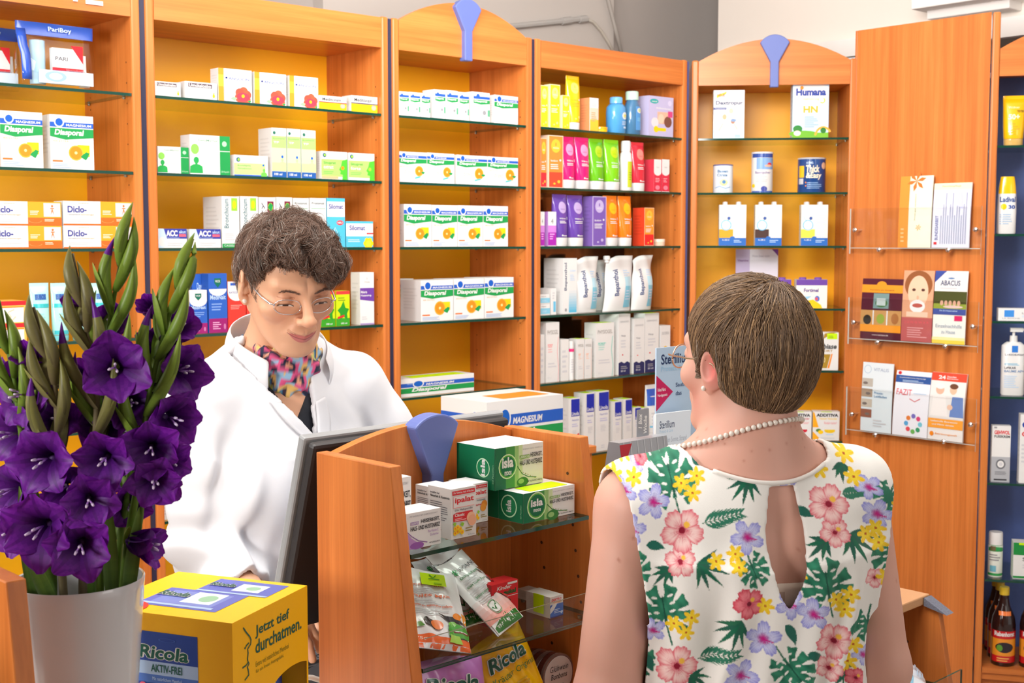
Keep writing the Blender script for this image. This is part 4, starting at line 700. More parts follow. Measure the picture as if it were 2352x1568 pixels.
# bay 6: blue unit --------------------------------------------------------------
W6 = .62
B6 = shelf_unit(P6, A6, 0, W6, 'blue backed shelf unit at the right edge of the photo', arch=True, back=m_bluelam, shelves=BLZ, ztop=2.335, hz=2.235, dep=.3, strip=wood_v, lefth=zt)
place(6, 0, 2306, 2360, 218, 'golden yellow sun cream tube', tb(lambda a: (a.t('50+', .2, .48, .75, .62, CREAM, .04), a.t('Widmer', .2, .76, .75, .82, CREAM, 0), a.t('TESTER', .6, .66, .95, .72, srgb(80, 60, 40)), a.lines(.2, .1, .75, .42, 5, srgb(235, 170, 40))), srgb(248, 190, 20), srgb(215, 175, 100), caph=.14), 'tube', d=.03)
place(6, 1, 2293, 2340, 405, 'white sun lotion bottle with yellow top', lambda w, h, loc, a: make_bottle('lotion_bottle', [(0, w*.44, w*.27, 2.6), (.004, w*.48, w*.3, 2.6), (h*.4, w*.49, w*.3, 2.6), (h*.7, w*.46, w*.27, 2.6)], WH, lambda q: (q.t('Ladival', .1, .78, .92, .92, srgb(40, 80, 150), .03), q.e(.3, .66, .15, .08, YEL), q.t('30', .55, .6, .9, .7, srgb(40, 80, 160), .04), q.lines(.1, .2, .8, .5, 5, srgb(170, 195, 220))), [(h*.7, w*.46, w*.27, 2.6), (h*.82, w*.43, w*.25, 2.6), (h*.97, w*.36, w*.22, 2.6), (h, w*.34, w*.2, 2.6)], srgb(248, 195, 20), loc, a, art=(.05, 1)), 'bottle', d=.03)
place(6, 2, 2293, 2385, 708, 'low white carton with blue square', bx(d_laroche, .05), d=.02)
def pump(b, ry):
    pass
def lrp(w, h, loc, a):
    hb = h*.78
    def ex(b, ry): b.tube([(0, ry, h*.86), (0, ry, h*.93)], .005, 10, WH); b.box(-.013, .03, ry-.01, ry+.01, h*.925, h*.985, WH); b.box(.03, .055, ry-.006, ry+.006, h*.945, h*.975, WH)
    return make_bottle('pump_bottle', [(0, w*.46, w*.28, 3), (.005, w*.49, w*.31, 3), (hb*.93, w*.49, w*.31, 3), (hb, w*.3, w*.22)], WH, lambda q: (q.r(.4, .82, .66, .96, srgb(50, 125, 215)), q.t('LA ROCHE-POSAY', .12, .75, .95, .79, INK), q.lines(.1, .55, .8, .6, 2, SKY), q.t('LIPIKAR', .1, .47, .6, .52, INK), q.t('BAUME AP+', .1, .4, .95, .45, srgb(120, 150, 190)), q.lines(.1, .08, .8, .35, 7, LBL)), [(hb, .014, .014), (h*.87, .013, .013)], WH, loc, a, art=(.08, .97), extra=ex, capname='pump_head')
place(6, 3, 2303, 2360, 751, 'white pump bottle with blue square', lrp, 'bottle', d=.03)
place(6, 4, 2279, 2323, 978, 'white and grey foot cream carton', bx(d_gehwol, .04), d=.02); place(6, 4, 2344, 2386, 952, 'taller white carton with red letters at the edge', bx(d_gehwol2, .05), d=.02)
place(6, 5, 2272, 2308, 1224, 'small white spray can with green band', lambda w, h, loc, a: make_bottle('spray_can', [(0, w*.47, w*.47), (.003, w*.49, w*.49), (h*.7, w*.49, w*.49), (h*.72, w*.46, w*.46)], srgb(225, 230, 220), lambda q: (q.r(0, .8, 1, 1, srgb(40, 150, 75)), q.r(0, 0, 1, .08, srgb(40, 150, 75)), q.r(.1, .82, .45, .97, srgb(110, 100, 70)), q.lines(.05, .5, .8, .75, 3, GREY), q.r(.1, .13, .5, .33, srgb(110, 180, 200))), [(h*.72, w*.48, w*.48), (h*.97, w*.47, w*.47), (h, w*.44, w*.44)], WH, loc, a, art=(.05, 1)), 'can', d=.03)
place(6, 5, 2328, 2390, 1247, 'green and white carton beside spray can', bx(d_greenbox, .06, side=srgb(225, 240, 225)), d=.03)
m_juice = mat('dark_juice_glass', (.02, .006, .006), .08, coat=.5)
zfl = on_plane(2290, 1578, [*P6, 0], [-math.sin(A6), math.cos(A6), 0])[2]; zfl = max(zfl, .107)
MB().box(.036, W6-.03, 0, .28, zfl-.02, zfl).build('lower_board', wood_h, parent=B6)
def juice(w, h, loc, a):
    r = w/2
    return make_bottle('juice_bottle', [(0, r*.95, r*.95), (.004, r, r), (h*.52, r, r), (h*.62, r*.9, r*.9), (h*.76, r*.5, r*.5), (h*.86, r*.36, r*.36), (h*.9, r*.36, r*.36)], (.03, .01, .01), lambda q: (q.r(0, .02, 1, .5, srgb(200, 30, 35)), q.r(0, .12, 1, .38, srgb(235, 150, 40)), q.t('Rabenhorst', .1, .42, .9, .49, WH, .04), q.e(.5, .25, .36, .08, srgb(40, 30, 40)), q.e(.3, .24, .12, .05, srgb(90, 150, 40)), q.lines(.2, .04, .8, .11, 2, srgb(240, 180, 90)), q.r(.25, .73, .75, .79, srgb(235, 120, 50))), [(h*.9, r*.4, r*.4), (h*.98, r*.41, r*.41), (h, r*.38, r*.38)], srgb(215, 180, 50), loc, a, m=m_juice, art=(.04, .98))
Z6 = {6: zfl}
class _Z(dict): pass
for i, (x0, x1, y, dd) in enumerate(((2282, 2341, 1354, .02), (2274, 2328, 1343, .105), (2266, 2316, 1334, .19), (2348, 2402, 1354, .02))):
    o = place(6, 6, x0, x1, y, 'dark red juice bottle with golden cap', juice, 'bottle', d=dd, zs=BLZ+[zfl])
    o['_l'] = ['front dark juice bottle with red berry label, bottom of blue unit', 'second dark juice bottle, behind the front one in blue unit', 'rearmost dark juice bottle at the back of blue unit', 'dark juice bottle cut off by the right photo edge'][i]
finish_labels()
# ---------------------------------------------------------------- counter, rack, monitor
AK = math.radians(44); KW = np.array([math.cos(AK), math.sin(AK)]); KN = np.array([-math.sin(AK), math.cos(AK)])   # along the counter, towards the pharmacist
CT = .93
def kp(w, n, z=0): return (*(KW*w+KN*n), z)       # counter frame: w along, n away from the customer
m_counter = mat('white_counter_top', (.72, .72, .70), .3)
cn = empty('sales_counter', (0, 0, 0), AK); tag(cn, 'sales counter with pale top between pharmacist and customer', 'counter')
MB().box(.62, 2.15, 1.20, 1.75, CT-.03, CT).build('worktop', m_counter, parent=cn, bevel=.003)
MB().box(-.05, .619, .98, 1.75, CT-.03, CT).build('worktop', m_counter, parent=cn, bevel=.003)
MB().box(.64, 2.13, 1.23, 1.72, .08, CT-.031).build('cabinet', wood_v, parent=cn)
MB().box(-.03, .60, 1.02, 1.72, .08, CT-.031).build('cabinet', wood_v, parent=cn)
MB().box(-.02, 2.12, 1.26, 1.69, 0, .08).build('plinth', m_darkstrip, parent=cn)
ZT, S1, S2, S3 = 1.355, 1.235, 1.082, CT+.016
def rack(w0, w1, nfront, nback, label, ztop=ZT, zs=(S1, S2), lip=True, slope=.15, zb=CT):
    """display rack in counter frame; nfront: front edge at the top (smaller n = nearer the customer)"""
    u = empty('display_rack', (0, 0, 0), AK); tag(u, label, 'rack', 'wooden counter display racks')
    fr = lambda z: nfront-slope*(ztop-z)
    t = .019; tb = .0006
    for a, b in ((w0, w0+t), (w1-t, w1)):
        q = MB().prism([(fr(zb), zb+tb), (nback, zb+tb), (nback, ztop), (fr(ztop), ztop)], 'x', a, b)
        if a > w0:
            for k in range(9):
                for off in (.035, .11):
                    z = ztop-.06-.04*k
                    if z > zb+.03: q.add([(a-.0005, fr(z)+off+.0028*math.cos(i*math.pi/4), z+.0028*math.sin(i*math.pi/4)) for i in range(8)], [tuple(range(8))], m=1)
        q.build('side_panel', [wood_v, m_hole], parent=u, bevel=.0015)
    n = 24; zz = lambda t_: ztop-.004+.030*(1-(2*t_-1)**2)
    MB().prism([(w0+t, zb+tb), (w1-t, zb+tb)]+[(w1-t-(w1-w0-2*t)*i/n, zz(1-i/n)) for i in range(n+1)], 'y', nback-.018, nback).build('back_panel', wood_v, parent=u, bevel=.001)
    MB().box(w0+t, w1-t, fr(zb)+.004, nback-.018, zb+tb, S3 if zb == CT else zb+.02).build('base_board', wood_h, parent=u)
    keystone(u, (w0+w1)/2, ztop+.040, ztop-.077, w=.088, wn=.026, y=nback-.040, neck=.8)
    for k, z in enumerate(zs):
        g = MB(); g.box(w0+t+.0005, w1-t-.0005, fr(z)-.002, nback-.0185, z-.006, z); g.M[0] = g.M[1] = g.M[3] = 1
        gs = g.build('glass_shelf', [m_glass, m_gedge], parent=u)
        for y in (fr(z)+.035, nback-.05): MB().loft([(z-.012, .003, .003), (z-.007, .005, .003)], 8, w1-t-.005, y).build('shelf_pin', m_pin, parent=gs)
        if lip and k == len(zs)-1:
            l = MB(); l.box(w0+t+.001, w1-t-.001, fr(z)-.005, fr(z)-.002, z-.004, z+.042); l.M[4] = 1
            l.build('front_lip', [m_clear, mat('lip_edge', (.16, .13, .09), .2)], parent=u)
    return u
rack(1.058, 1.452, 1.332, 1.503, 'cherry wood counter rack with blue keystone, full of lozenge boxes and sachets')
rack(.06, .468, 1.118, 1.29, 'second wooden rack, only its side showing left of the white vase')
# -- lozenge boxes etc on the counter rack: frame 7
P7 = KW*1.077+KN*1.315
BAYS[7] = (P7, AK, 'counter rack'); BAYS[8] = (PR, AR, 'wooden panel')
def place2(fr_, x0, x1, yt, zb, d, maker, label, cat, group=None, gap=.0006, h=None):
    P, a, _ = BAYS[fr_]; n = np.array([-math.sin(a), math.cos(a), 0]); dv = np.array([math.cos(a), math.sin(a), 0]); P3 = np.array([*P, 0])
    s0, s1 = span(fr_, x0, x1, yt, d); h = h or on_plane((x0+x1)/2, yt, P3+n*d, n)[2]-zb
    loc = P3+dv*(s0+s1)/2+n*d; loc[2] = zb
    o = maker(s1-s0-2*gap, h, tuple(loc), a); tag(o, label, cat, group); return o, zb+h
DG = srgb(10, 110, 70)
def d_isla(c, moos, cap):
    def f(a):
        k = a.asp
        if moos: a.r(0, 0, .22, 1, DG); a.r(.22, 0, .45, 1, srgb(70, 150, 70)); a.r(.40, 0, .5, 1, srgb(150, 195, 120)); a.r(.48, 0, .56, 1, srgb(200, 220, 170))
        else: a.p([(0, 0), (.5, 0), (.35, .14), (.15, .3), (0, .5)], srgb(185, 140, 200)); a.e(.3, .08, .2, .1, srgb(150, 90, 170)); a.curve([(.02, .5), (.15, .36), (.35, .2), (.6, .12)], .02, srgb(140, 100, 160))
        if moos:
            a.e(.255, .53, .185, .185*k, srgb(215, 235, 190)); a.e(.255, .53, .168, .168*k, srgb(90, 175, 60)); a.e(.255, .53, .15, .15*k, DG); a.t('isla', .14, .50, .37, .76, WH, .035); a.t('moos', .19, .32, .33, .42, WH, .02)
            a.curve([(.45, .5), (.55, .3), (.68, .2), (.85, .16)], .012, srgb(50, 120, 60)); a.e(.56, .1, .12, .12*k*.6, srgb(60, 130, 60)); a.e(.53, .12, .06, .06*k*.6, srgb(150, 195, 120))
            for q in range(7): a.e(.52+.05*q, .36-.035*q, .008, .014, srgb(140, 150, 60))
        a.r(.5 if moos else .12, .66, .70 if moos else .36, .745, srgb(120, 165, 60) if moos else srgb(160, 130, 180)); a.t('LINDERND BEI', (.51 if moos else .13), .675, (.69 if moos else .35), .73, WH, .01)
        a.t('HEISERKEIT,', .72 if moos else .42, .66, .97, .78, BLK, .02); a.t('HALS- UND HUSTENREIZ', .5 if moos else .12, .5, .97, .62, BLK, .02)
        if moos: a.t('DER BEWÄHRTE ORIGINAL  60 HALSPASTILLEN', .56, .87, .97, .91, GREY, 0)
        else: a.t('Plus Vitamin C', .62, .38, .92, .45, srgb(160, 110, 180), 0); a.t('Zuckerfrei', .68, .28, .92, .34, srgb(160, 110, 180), 0); a.t('MIT NATÜRLICHEM ZIMBROSE EXTRAKT', .1, .88, .9, .93, GREY, 0)
        a.t('MIT ISLÄNDISCH MOOS', .66, .07, .97, .12, BLK, .01)
    return f
def isla_end(b, w, h, d):
    a = Art(b, lambda u, v, l: (-w/2-l, d*(1-u), v*h), asp=d/h); a.r(0, 0, 1, 1, DG); a.ring(.42, .5, .33, .33*a.asp, .12, srgb(190, 230, 190)); a.e(.42, .5, .26, .26*a.asp, srgb(20, 130, 80)); a.t('isla', .3, .3, .52, .72, WH, .03, 0, 90); a.t('60 Pastillen', .88, .15, .94, .6, srgb(150, 200, 160), 0, 0, 90)
def isla(moos, d=.042):
    return lambda w, h, loc, a: make_box('lozenge_box', w, h, d, d_isla(None, moos, None), WH, side=DG if moos else srgb(235, 225, 235), loc=loc, rz=a, sticker=moos and d > .05, sidelines=False, extra=isla_end if moos else None)
o, z1 = place2(7, 1201, 1320, 1123, S1+.0006, .024, isla(True, .053), 'green and white lozenge box at front, neon tag on top, in the counter rack', 'box', 'green lozenge boxes in the counter rack')
for k, dd in enumerate((.078, .117)):
    s0, s1 = span(7, 1201, 1320, 1123, .024)
    P = np.array([*P7, 0])+np.array([*KW, 0])*((s0+s1)/2-.002*k)+np.array([*KN, 0])*dd
    o = make_box('lozenge_box', s1-s0-.002, z1-S1-.0006, .038, d_isla(None, True, None), WH, side=DG, loc=(P[0], P[1], S1+.0006), rz=AK, sidelines=False, extra=isla_end if 0 else None); tag(o, 'green lozenge box standing %s behind the front one in the rack' % ('directly', 'two places')[k], 'box', 'green lozenge boxes in the counter rack')
o, _ = place2(7, 1136, 1248, 1060, z1+.0014, .066, isla(True, .045), 'upper green and white lozenge box lying on the lower row in the rack', 'box', 'green lozenge boxes in the counter rack', h=.064)
s0, s1 = span(7, 1136, 1248, 1060, .068); P = np.array([*P7, 0])+np.array([*KW, 0])*(s0+s1)/2+np.array([*KN, 0])*.112
o = make_box('lozenge_box', s1-s0, .0638, .042, d_isla(None, True, None), WH, side=DG, loc=(P[0], P[1], z1+.0014), rz=AK, sidelines=False); tag(o, 'upper green lozenge box pushed behind its twin against the rack back', 'box', 'green lozenge boxes in the counter rack')
def d_ipalat(v):
    def f(a):
        a.r(.05, .87, .95, .955, RED); a.t('Für Stimme, Hals & Rachen', .1, .89, .9, .935, WH, .01); a.r(.1, .62, .95, .84, WH); a.r(.08, .615, .92, .625, srgb(240, 150, 150)); a.r(.08, .84, .92, .845, srgb(240, 150, 150)); a.r(.08, .62, .095, .84, srgb(240, 150, 150)); a.t('ipalat', .15, .68, .9, .82, RED, .03); a.t('Die Halspastille', .15, .54, .85, .59, INK, .01)
        if v: a.p([(.08, .35), (.08, .49), (.2, .52), (.85, .52), (.85, .36), (.7, .33)], RED); a.t('Classic', .14, .44, .52, .5, WH, .03); a.lines(.14, .36, .6, .42, 2, srgb(250, 200, 200)); a.e(.78, .38, .17, .17*a.asp, srgb(245, 195, 160)); a.e(.83, .32, .17, .17*a.asp, srgb(240, 180, 145))
        else: a.t('Zuckerfrei', .1, .43, .6, .49, RED, .02); a.e(.78, .45, .17, .17*a.asp, srgb(225, 140, 50)); a.e(.72, .37, .17, .17*a.asp, srgb(235, 155, 60))
        for q in range(7): a.e(.15+.09*(q % 4), .12+.07*(q//4)+.02*(q % 3), .075, .075*a.asp, YEL); a.e(.15+.09*(q % 4), .12+.07*(q//4)+.02*(q % 3), .03, .03*a.asp, ORA)
        leaf(a, .42, .27, .08, LIME); leaf(a, .12, .3, .07, LIME); a.lines(.55, .12, .93, .22, 2, srgb(150, 130, 60)); a.t('40 Pastillen', .65, .03, .92, .06, GREY, 0)
    return f
def ip_side(b, w, h, d):
    a = Art(b, lambda u, v, l: (-w/2-l, d*(1-u), v*h), asp=d/h); a.t('bewährt bei', .1, .86, .5, .9, INK); a.t('Heiserkeit & Hustenreiz', .1, .79, .95, .84, BLK, .02); a.lines(.1, .35, .95, .74, 9, INK, .3); a.lines(.15, .15, .6, .27, 3, srgb(180, 60, 60), .4); a.r(0, 0, .5, .2, srgb(240, 240, 205))
ipb = lambda v, d: (lambda w, h, loc, a: make_box('lozenge_box', w, h, d, d_ipalat(v), WH, loc=loc, rz=a, sidelines=False, extra=ip_side))
place2(7, 1035, 1094, 1119, S1+.0006, .022, ipb(True, .05), 'white and red pastille box with yellow flowers, front one in the rack', 'box', 'white and red pastille boxes')
place2(7, 1080, 1121, 1109, S1+.0006, .078, ipb(False, .05), 'white and red pastille box half hidden behind the front one', 'box', 'white and red pastille boxes')
place2(7, 1004, 1052, 1118, S1+.0006, .082, ipb(True, .05), 'white pastille box behind, showing only its text side, in the rack', 'box', 'white and red pastille boxes')
o, z2 = place2(7, 932, 1013, 1173, S1+.0006, .018, isla(False, .045), 'white and lilac lozenge box at left front of the rack', 'box', 'lilac lozenge boxes')
place2(7, 874, 945, 1099, S1+.0006, .07, isla(False, .045), 'taller white and lilac lozenge box behind, by the rack side', 'box', 'lilac lozenge boxes')
# -- sachets: soft bags standing or leaning between two points
def axes_obj(o, B, T, right):
    up = np.array(T)-np.array(B); up /= np.linalg.norm(up); r = np.array(right, float); r -= up*(r@up); r /= np.linalg.norm(r); f = np.cross(up, r)
    M = Matrix(((r[0], f[0], up[0], B[0]), (r[1], f[1], up[1], B[1]), (r[2], f[2], up[2], B[2]), (0, 0, 0, 1))); o.matrix_world = M
def sachet(name, w, h, th, design, col, hanger=False, seed=0, back=None, topcol=None):
    """soft pillow bag, local x right, z up, front -y; returns Empty with parts"""
    u = empty(name, (0, 0, 0)); R = random.Random(seed); nx, nz = 30, 36
    def surf(U, v, sg):
        U, v = min(1, max(0, U)), min(1, max(0, v)); e = (1-abs(2*U-1)**3)**.7*(1-abs(2*v-1)**4)**.7
        return (w*(U-.5)*(1+.025*math.sin(v*math.pi)), sg*(th/2*e+.0006)+.0022*math.sin(11*v+5*U+seed)*e+.0016*math.sin(23*U+9*v+seed*2)*e, v*h+.002*math.sin(6*U+seed)*(v > .98))
    b = MB()
    b.grid([[surf(i/nx, j/nz, -1) for i in range(nx+1)] for j in range(nz+1)], col); b.grid([[surf(1-i/nx, j/nz, 1) for i in range(nx+1)] for j in range(nz+1)], back or col)
    design(Art(b, lambda U, v, l: tuple(np.array(surf(U, v, -1))-np.array((0, l+.0004, 0))), nx=20, asp=w/h, ny=20))
    b.build('bag', m_foil, parent=u, smooth=True)
    if hanger:
        t = MB(); o_ = [(-w*.5, h+.0003), (w*.5, h+.0003), (w*.5, h+.022), (w*.44, h+.029), (-w*.44, h+.029), (-w*.5, h+.022)]; hl = [(w*.14*math.cos(q), h+.016+.0045*math.sin(q)) for q in [i*math.pi/6 for i in range(12)]]
        n = len(hl); O = [(w*.5*math.cos(q)/max(abs(math.cos(q)), abs(math.sin(q))), h+.0145+.0142*math.sin(q)/max(abs(math.cos(q)), abs(math.sin(q)))) for q in [i*math.pi/6 for i in range(12)]]
        V = [(x, -.0006, z) for x, z in O+hl]+[(x, .0006, z) for x, z in O+hl]
        F = [(i, (i+1) % n, n+(i+1) % n, n+i) for i in range(n)]+[(2*n+i, 3*n+i, 3*n+(i+1) % n, 2*n+(i+1) % n) for i in range(n)]+[(i, 2*n+i, 2*n+(i+1) % n, (i+1) % n) for i in range(n)]+[(n+i, n+(i+1) % n, 3*n+(i+1) % n, 3*n+i) for i in range(n)]
        t.add(V, F, topcol or srgb(215, 215, 222)); t.build('hanger_tab', m_foil, parent=u)
    return u
def kpx(px, py, n):      # point under a pixel on the vertical plane n (counter frame)
    return on_plane(px, py, (*(KN*n), 0), (*KN, 0))
def d_livsane(c):
    def f(a):
        a.r(.03, 0, .97, .13, srgb(240, 240, 240)); a.p([(.05, .02), (.95, .0), (.95, .15), (.6, .17), (.3, .14), (.05, .08)], srgb(40, 120, 50)); a.t('75g', .12, .045, .28, .09, srgb(200, 220, 200))
        for q in range(6): a.r(.0, .13+.05*q, 1, .18+.05*q, tuple(x*(1-q/6)+y*q/6 for x, y in zip(srgb(240, 165, 155), srgb(228, 228, 232))))
        a.t('LIVSANE', .32, .80, .92, .85, srgb(90, 90, 95), .0); a.r(.15, .8, .27, .815, GRN); a.r(.15, .83, .27, .845, GRN); a.r(.18, .78, .2, .86, GRN); a.r(.225, .78, .245, .86, GRN)
        for i, (t, v) in enumerate((('Kinder Hustenbonbons', .71), ('Kids Cough Drops', .58), ('Bonbons contre la toux', .45))): a.t(t, .18, v, .8, v+.035, srgb(40, 120, 60), .02); a.lines(.18, v-.085, .78, v-.012, 3, LG, .4)
        a.ring(.42, .27, .17, .17*a.asp, .14, srgb(120, 170, 130)); a.e(.42, .27, .13, .13*a.asp, WH); a.curve([(.34, .28), (.4, .24), (.52, .34)], .05, srgb(30, 110, 50), a.asp); a.p([(.85, .62), (.9, .5), (.97, .48), (.93, .6)], srgb(200, 50, 60)); a.p([(.8, .75), (.9, .72), (.93, .64), (.84, .68)], srgb(130, 80, 50)); a.p([(.75, .42), (.98, .3), (.95, .26), (.8, .36)], srgb(200, 70, 70))
    return f
def d_fruitgum(a):
    a.p([(0, 0), (1, 0), (1, .13), (.6, .11), (.3, .14), (0, .12)], srgb(238, 105, 45)); a.r(0, 0, 1, .05, srgb(230, 230, 235)); a.t('75g', .1, .07, .28, .11, srgb(250, 210, 190))
    for i, (t, v) in enumerate((('Kinderglück', .72), ('Fruits Mix', .59), ('Gommes au resine pour enfants', .47))): a.t(t, .08, v, .75, v+.035, srgb(225, 110, 70), .02); a.lines(.08, v-.085, .7, v-.012, 3, LG, .4)
    a.e(.35, .27, .09, .05, srgb(70, 60, 60)); a.e(.45, .25, .1, .06, srgb(235, 130, 70)); a.e(.3, .3, .05, .03, srgb(60, 50, 50)); a.p([(.05, .2), (.25, .22), (.2, .27), (.1, .26)], srgb(90, 150, 50))
    a.p([(.5, .4), (.7, .32), (.9, .3), (.85, .36), (.7, .38)], srgb(40, 40, 45)); a.e(.82, .38, .08, .04, srgb(235, 140, 50)); a.e(.92, .36, .05, .03, WH); a.p([(.9, .44), (.99, .42), (.97, .3), (.92, .33)], srgb(230, 150, 60))
    a.p([(.62, .13), (.98, .13), (1, .2), (.95, .28), (.7, .3), (.64, .24)], srgb(70, 160, 60)); a.e(.72, .29, .06, .03, srgb(120, 190, 70)); a.r(.72, .185, .98, .205, srgb(120, 40, 40)); a.r(.74, .2, .96, .21, WH); a.p([(.62, .06), (.85, .06), (.8, .15), (.65, .15)], srgb(160, 205, 80))
def bag_at(u, pb, nb, pt, nt, zb, label, group=None, cat='bag'):
    B = kpx(*pb, nb); T = kpx(*pt, nt); B[2] = zb; axes_obj(u, B, T, (*KW, 0)); tag(u, label, cat, group); return u
G1 = 'sachets on the middle shelf of the counter rack'
u = sachet('sweet_sachet', .085, .126, .02, d_livsane(0), srgb(200, 200, 208), True, 3); bag_at(u, (1090, 1480), 1.375, (1000, 1290), 1.45, S2+.005, 'grey cough drop sachet behind the front ones in the rack', G1)
u = sachet('sweet_sachet', .098, .136, .020, d_fruitgum, srgb(232, 232, 236), False, 1, topcol=WH); bag_at(u, (1011, 1514), 1.314, (978, 1320), 1.40, S2+.008, 'white fruit gum sachet with cartoon animals and orange foot', G1)
t = MB(); t.grid([[(x, -.0165-.0005*math.sin(x*90), z) for x in (-.02, -.005, .01, .02)] for z in (.098, .108, .118)], NEON); a_ = Art(t, lambda q, v, l: (-.02+.04*q, -.0174-l, .098+.02*v)); a_.curve([(.35, .85), (.5, .6), (.62, .85)], .05, srgb(60, 150, 40)); a_.curve([(.3, .5), (.75, .52)], .05, srgb(60, 150, 40)); a_.lines(.5, .1, .9, .35, 1, srgb(150, 200, 0)); t.build('price_tag', m_print, parent=u, solid=.0004)
u = sachet('sweet_sachet', .068, .136, .016, d_livsane(0), srgb(232, 232, 236), True, 2); bag_at(u, (1173, 1462), 1.325, (1036, 1288), 1.415, S2+.008, 'leaning white cough drop sachet with green tick and pink foot', G1)
def d_eukal(a): 
    a.r(0, 0, 1, 1, srgb(215, 35, 45)); a.t('Kinder', .2, .84, .75, .93, WH, .02, .2); a.t('Em-eukal', .1, .71, .92, .82, srgb(20, 90, 40), .05); a.r(0, .655, 1, .67, WH); a.r(.6, .93, .97, .98, WH); a.e(.14, .55, .1, .1*a.asp, WH); a.e(.14, .54, .05, .05*a.asp, RED); a.r(0, .06, 1, .24, YEL); a.lines(.1, .08, .8, .22, 3, srgb(190, 110, 20))
    a.e(.55, .5, .16, .1, srgb(235, 175, 120)); a.e(.55, .56, .17, .05, srgb(110, 60, 30)); a.r(.42, .24, .68, .4, srgb(40, 120, 50)); a.r(.42, .3, .68, .33, YEL)
place2(7, 1128, 1190, 1337, S2+.0006, .04, lambda w, h, loc, a: make_box('sweet_box', w, h, .03, d_eukal, srgb(200, 40, 45), loc=loc, rz=a, sidelines=False), 'red flip top sweet box in the counter rack', 'box')
def d_dextroe(a): a.r(0, 0, 1, .62, srgb(40, 100, 190)); a.p([(0, .45), (.5, .9), (1, .98), (1, .75), (.6, .7), (.25, .35), (0, .2)], WH); a.t('DEXTRO', .1, .78, .85, .9, RED, .03, .2); a.t('ENERGY', .25, .66, .85, .75, ORA, .02, .2); a.lines(.3, .2, .8, .42, 3, LBL); a.p([(.75, .2), (.9, .27), (.98, .2), (.86, .1)], LBL); a.r(0, 0, 1, .06, DBL)
for k, (x0, x1, d_, lb) in enumerate(((1263, 1294, .014, 'front glucose cube pack with blue and white wrapper'), (1240, 1270, .078, 'glucose cube pack squeezed behind the front one'))):
    o, _ = place2(7, x0, x1, (1368 if k == 0 else 1362), S2+.0006, d_, lambda w, h, loc, a: make_box('glucose_pack', w, h, .052, d_dextroe, srgb(215, 210, 205), loc=loc, rz=a), lb+' in the rack', 'box', 'glucose packs in the rack')
    if k == 0: MB().box(-.0166, -.0161, .012, .034, .005, .034, NEON).build('price_tag', m_print, parent=o)
# -- Ricola bags and tin in the lowest compartment
RG = srgb(0, 85, 70)
def ricola(a, u0, v0, u1, v1, ol=WH):
    du, dv = (u1-u0)*.018, (v1-v0)*.045
    for dx, dy in ((-du, 0), (du, 0), (0, dv), (0, -dv)): a.t('Ricola', u0+dx, v0+dy, u1+dx, v1+dy, ol, .045, .12)
    a.k += 5; a.t('Ricola', u0, v0, u1, v1, RG, .03, .12)
def d_ricy(a): ricola(a, .12, .62, .78, .8); a.t('Kräuter Original', .1, .46, .9, .56, srgb(30, 110, 60), .0); a.r(.3, .1, .6, .3, LG); a.lines(.1, .33, .8, .42, 2, srgb(200, 150, 20))
def d_ricp(a): ricola(a, .1, .58, .82, .78); a.t('Holunder', .1, .42, .7, .52, srgb(90, 30, 110), 0); a.e(.7, .2, .2, .12, srgb(120, 60, 140))
G2 = 'sweet bags in the lowest compartment of the counter rack'
u = sachet('sweet_bag', .125, .118, .03, d_ricp, srgb(195, 120, 200), seed=5); bag_at(u, (1045, 1650), 1.305, (1030, 1530), 1.335, S3+.008, 'lilac sweet bag below the glass shelves of the rack', G2)
u = sachet('sweet_bag', .108, .125, .03, d_ricy, srgb(242, 180, 10), seed=6); bag_at(u, (1205, 1620), 1.325, (1148, 1492), 1.355, S3+.008, 'yellow sweet bag with green script below the glass shelves', G2)
def tin(p, label):
    u = empty('sweet_tin', p, AK); r, t = .034, .016; b = MB()
    pts = lambda q: [(r*q*math.cos(i*math.pi/20), r+r*q*math.sin(i*math.pi/20)) for i in range(40)]
    b.prism(pts(1), 'y', .0012, t, srgb(90, 40, 35)); b.prism(pts(1.03), 'y', .0, .005, srgb(120, 90, 85)); b.build('tin_body', m_gloss, parent=u)
    q = MB(); q.prism(pts(.92), 'y', -.0008, 0, srgb(200, 190, 190)); A = Art(q, lambda U, v, l: (-r+2*r*U, -.0008-l, 2*r*v), asp=1); A.t('Glühwein', .22, .62, .82, .76, BLK, .0, .2); A.t('Bonbons', .25, .44, .78, .57, BLK, 0, .2); A.lines(.3, .2, .7, .34, 2, INK); q.build('lid_label', m_print, parent=u)
    return tag(u, label, 'tin', 'round sweet tins in the rack')
B = kpx(1282, 1560, 1.345)
for k, lb in enumerate(('front round sweet tin with handwritten style lid, stood on edge', 'second round tin tucked behind the front tin in the rack', 'third round tin, rearmost of the tins in the rack')):
    p = B+np.array([*KN, 0])*(.017*k)-np.array([*KW, 0])*.004*k; p[2] = S3+.0008; tin(tuple(p), lb)
# a blue bag on the second rack
u = sachet('sweet_bag', .09, .13, .03, lambda a: (a.r(0, .8, 1, 1, YEL), a.t('Salbei', .1, .4, .95, .6, WH, .03), a.lines(.1, .1, .9, .3, 3, LBL)), srgb(25, 40, 175), seed=8)
p = np.array(kp(.385, 1.165, S2+.002)); axes_obj(u, p, p+np.array([0, 0, 1.])+.25*np.array([*KN, 0]), (*KW, 0)); tag(u, 'blue bag at the very left edge, inside the second rack', 'bag')
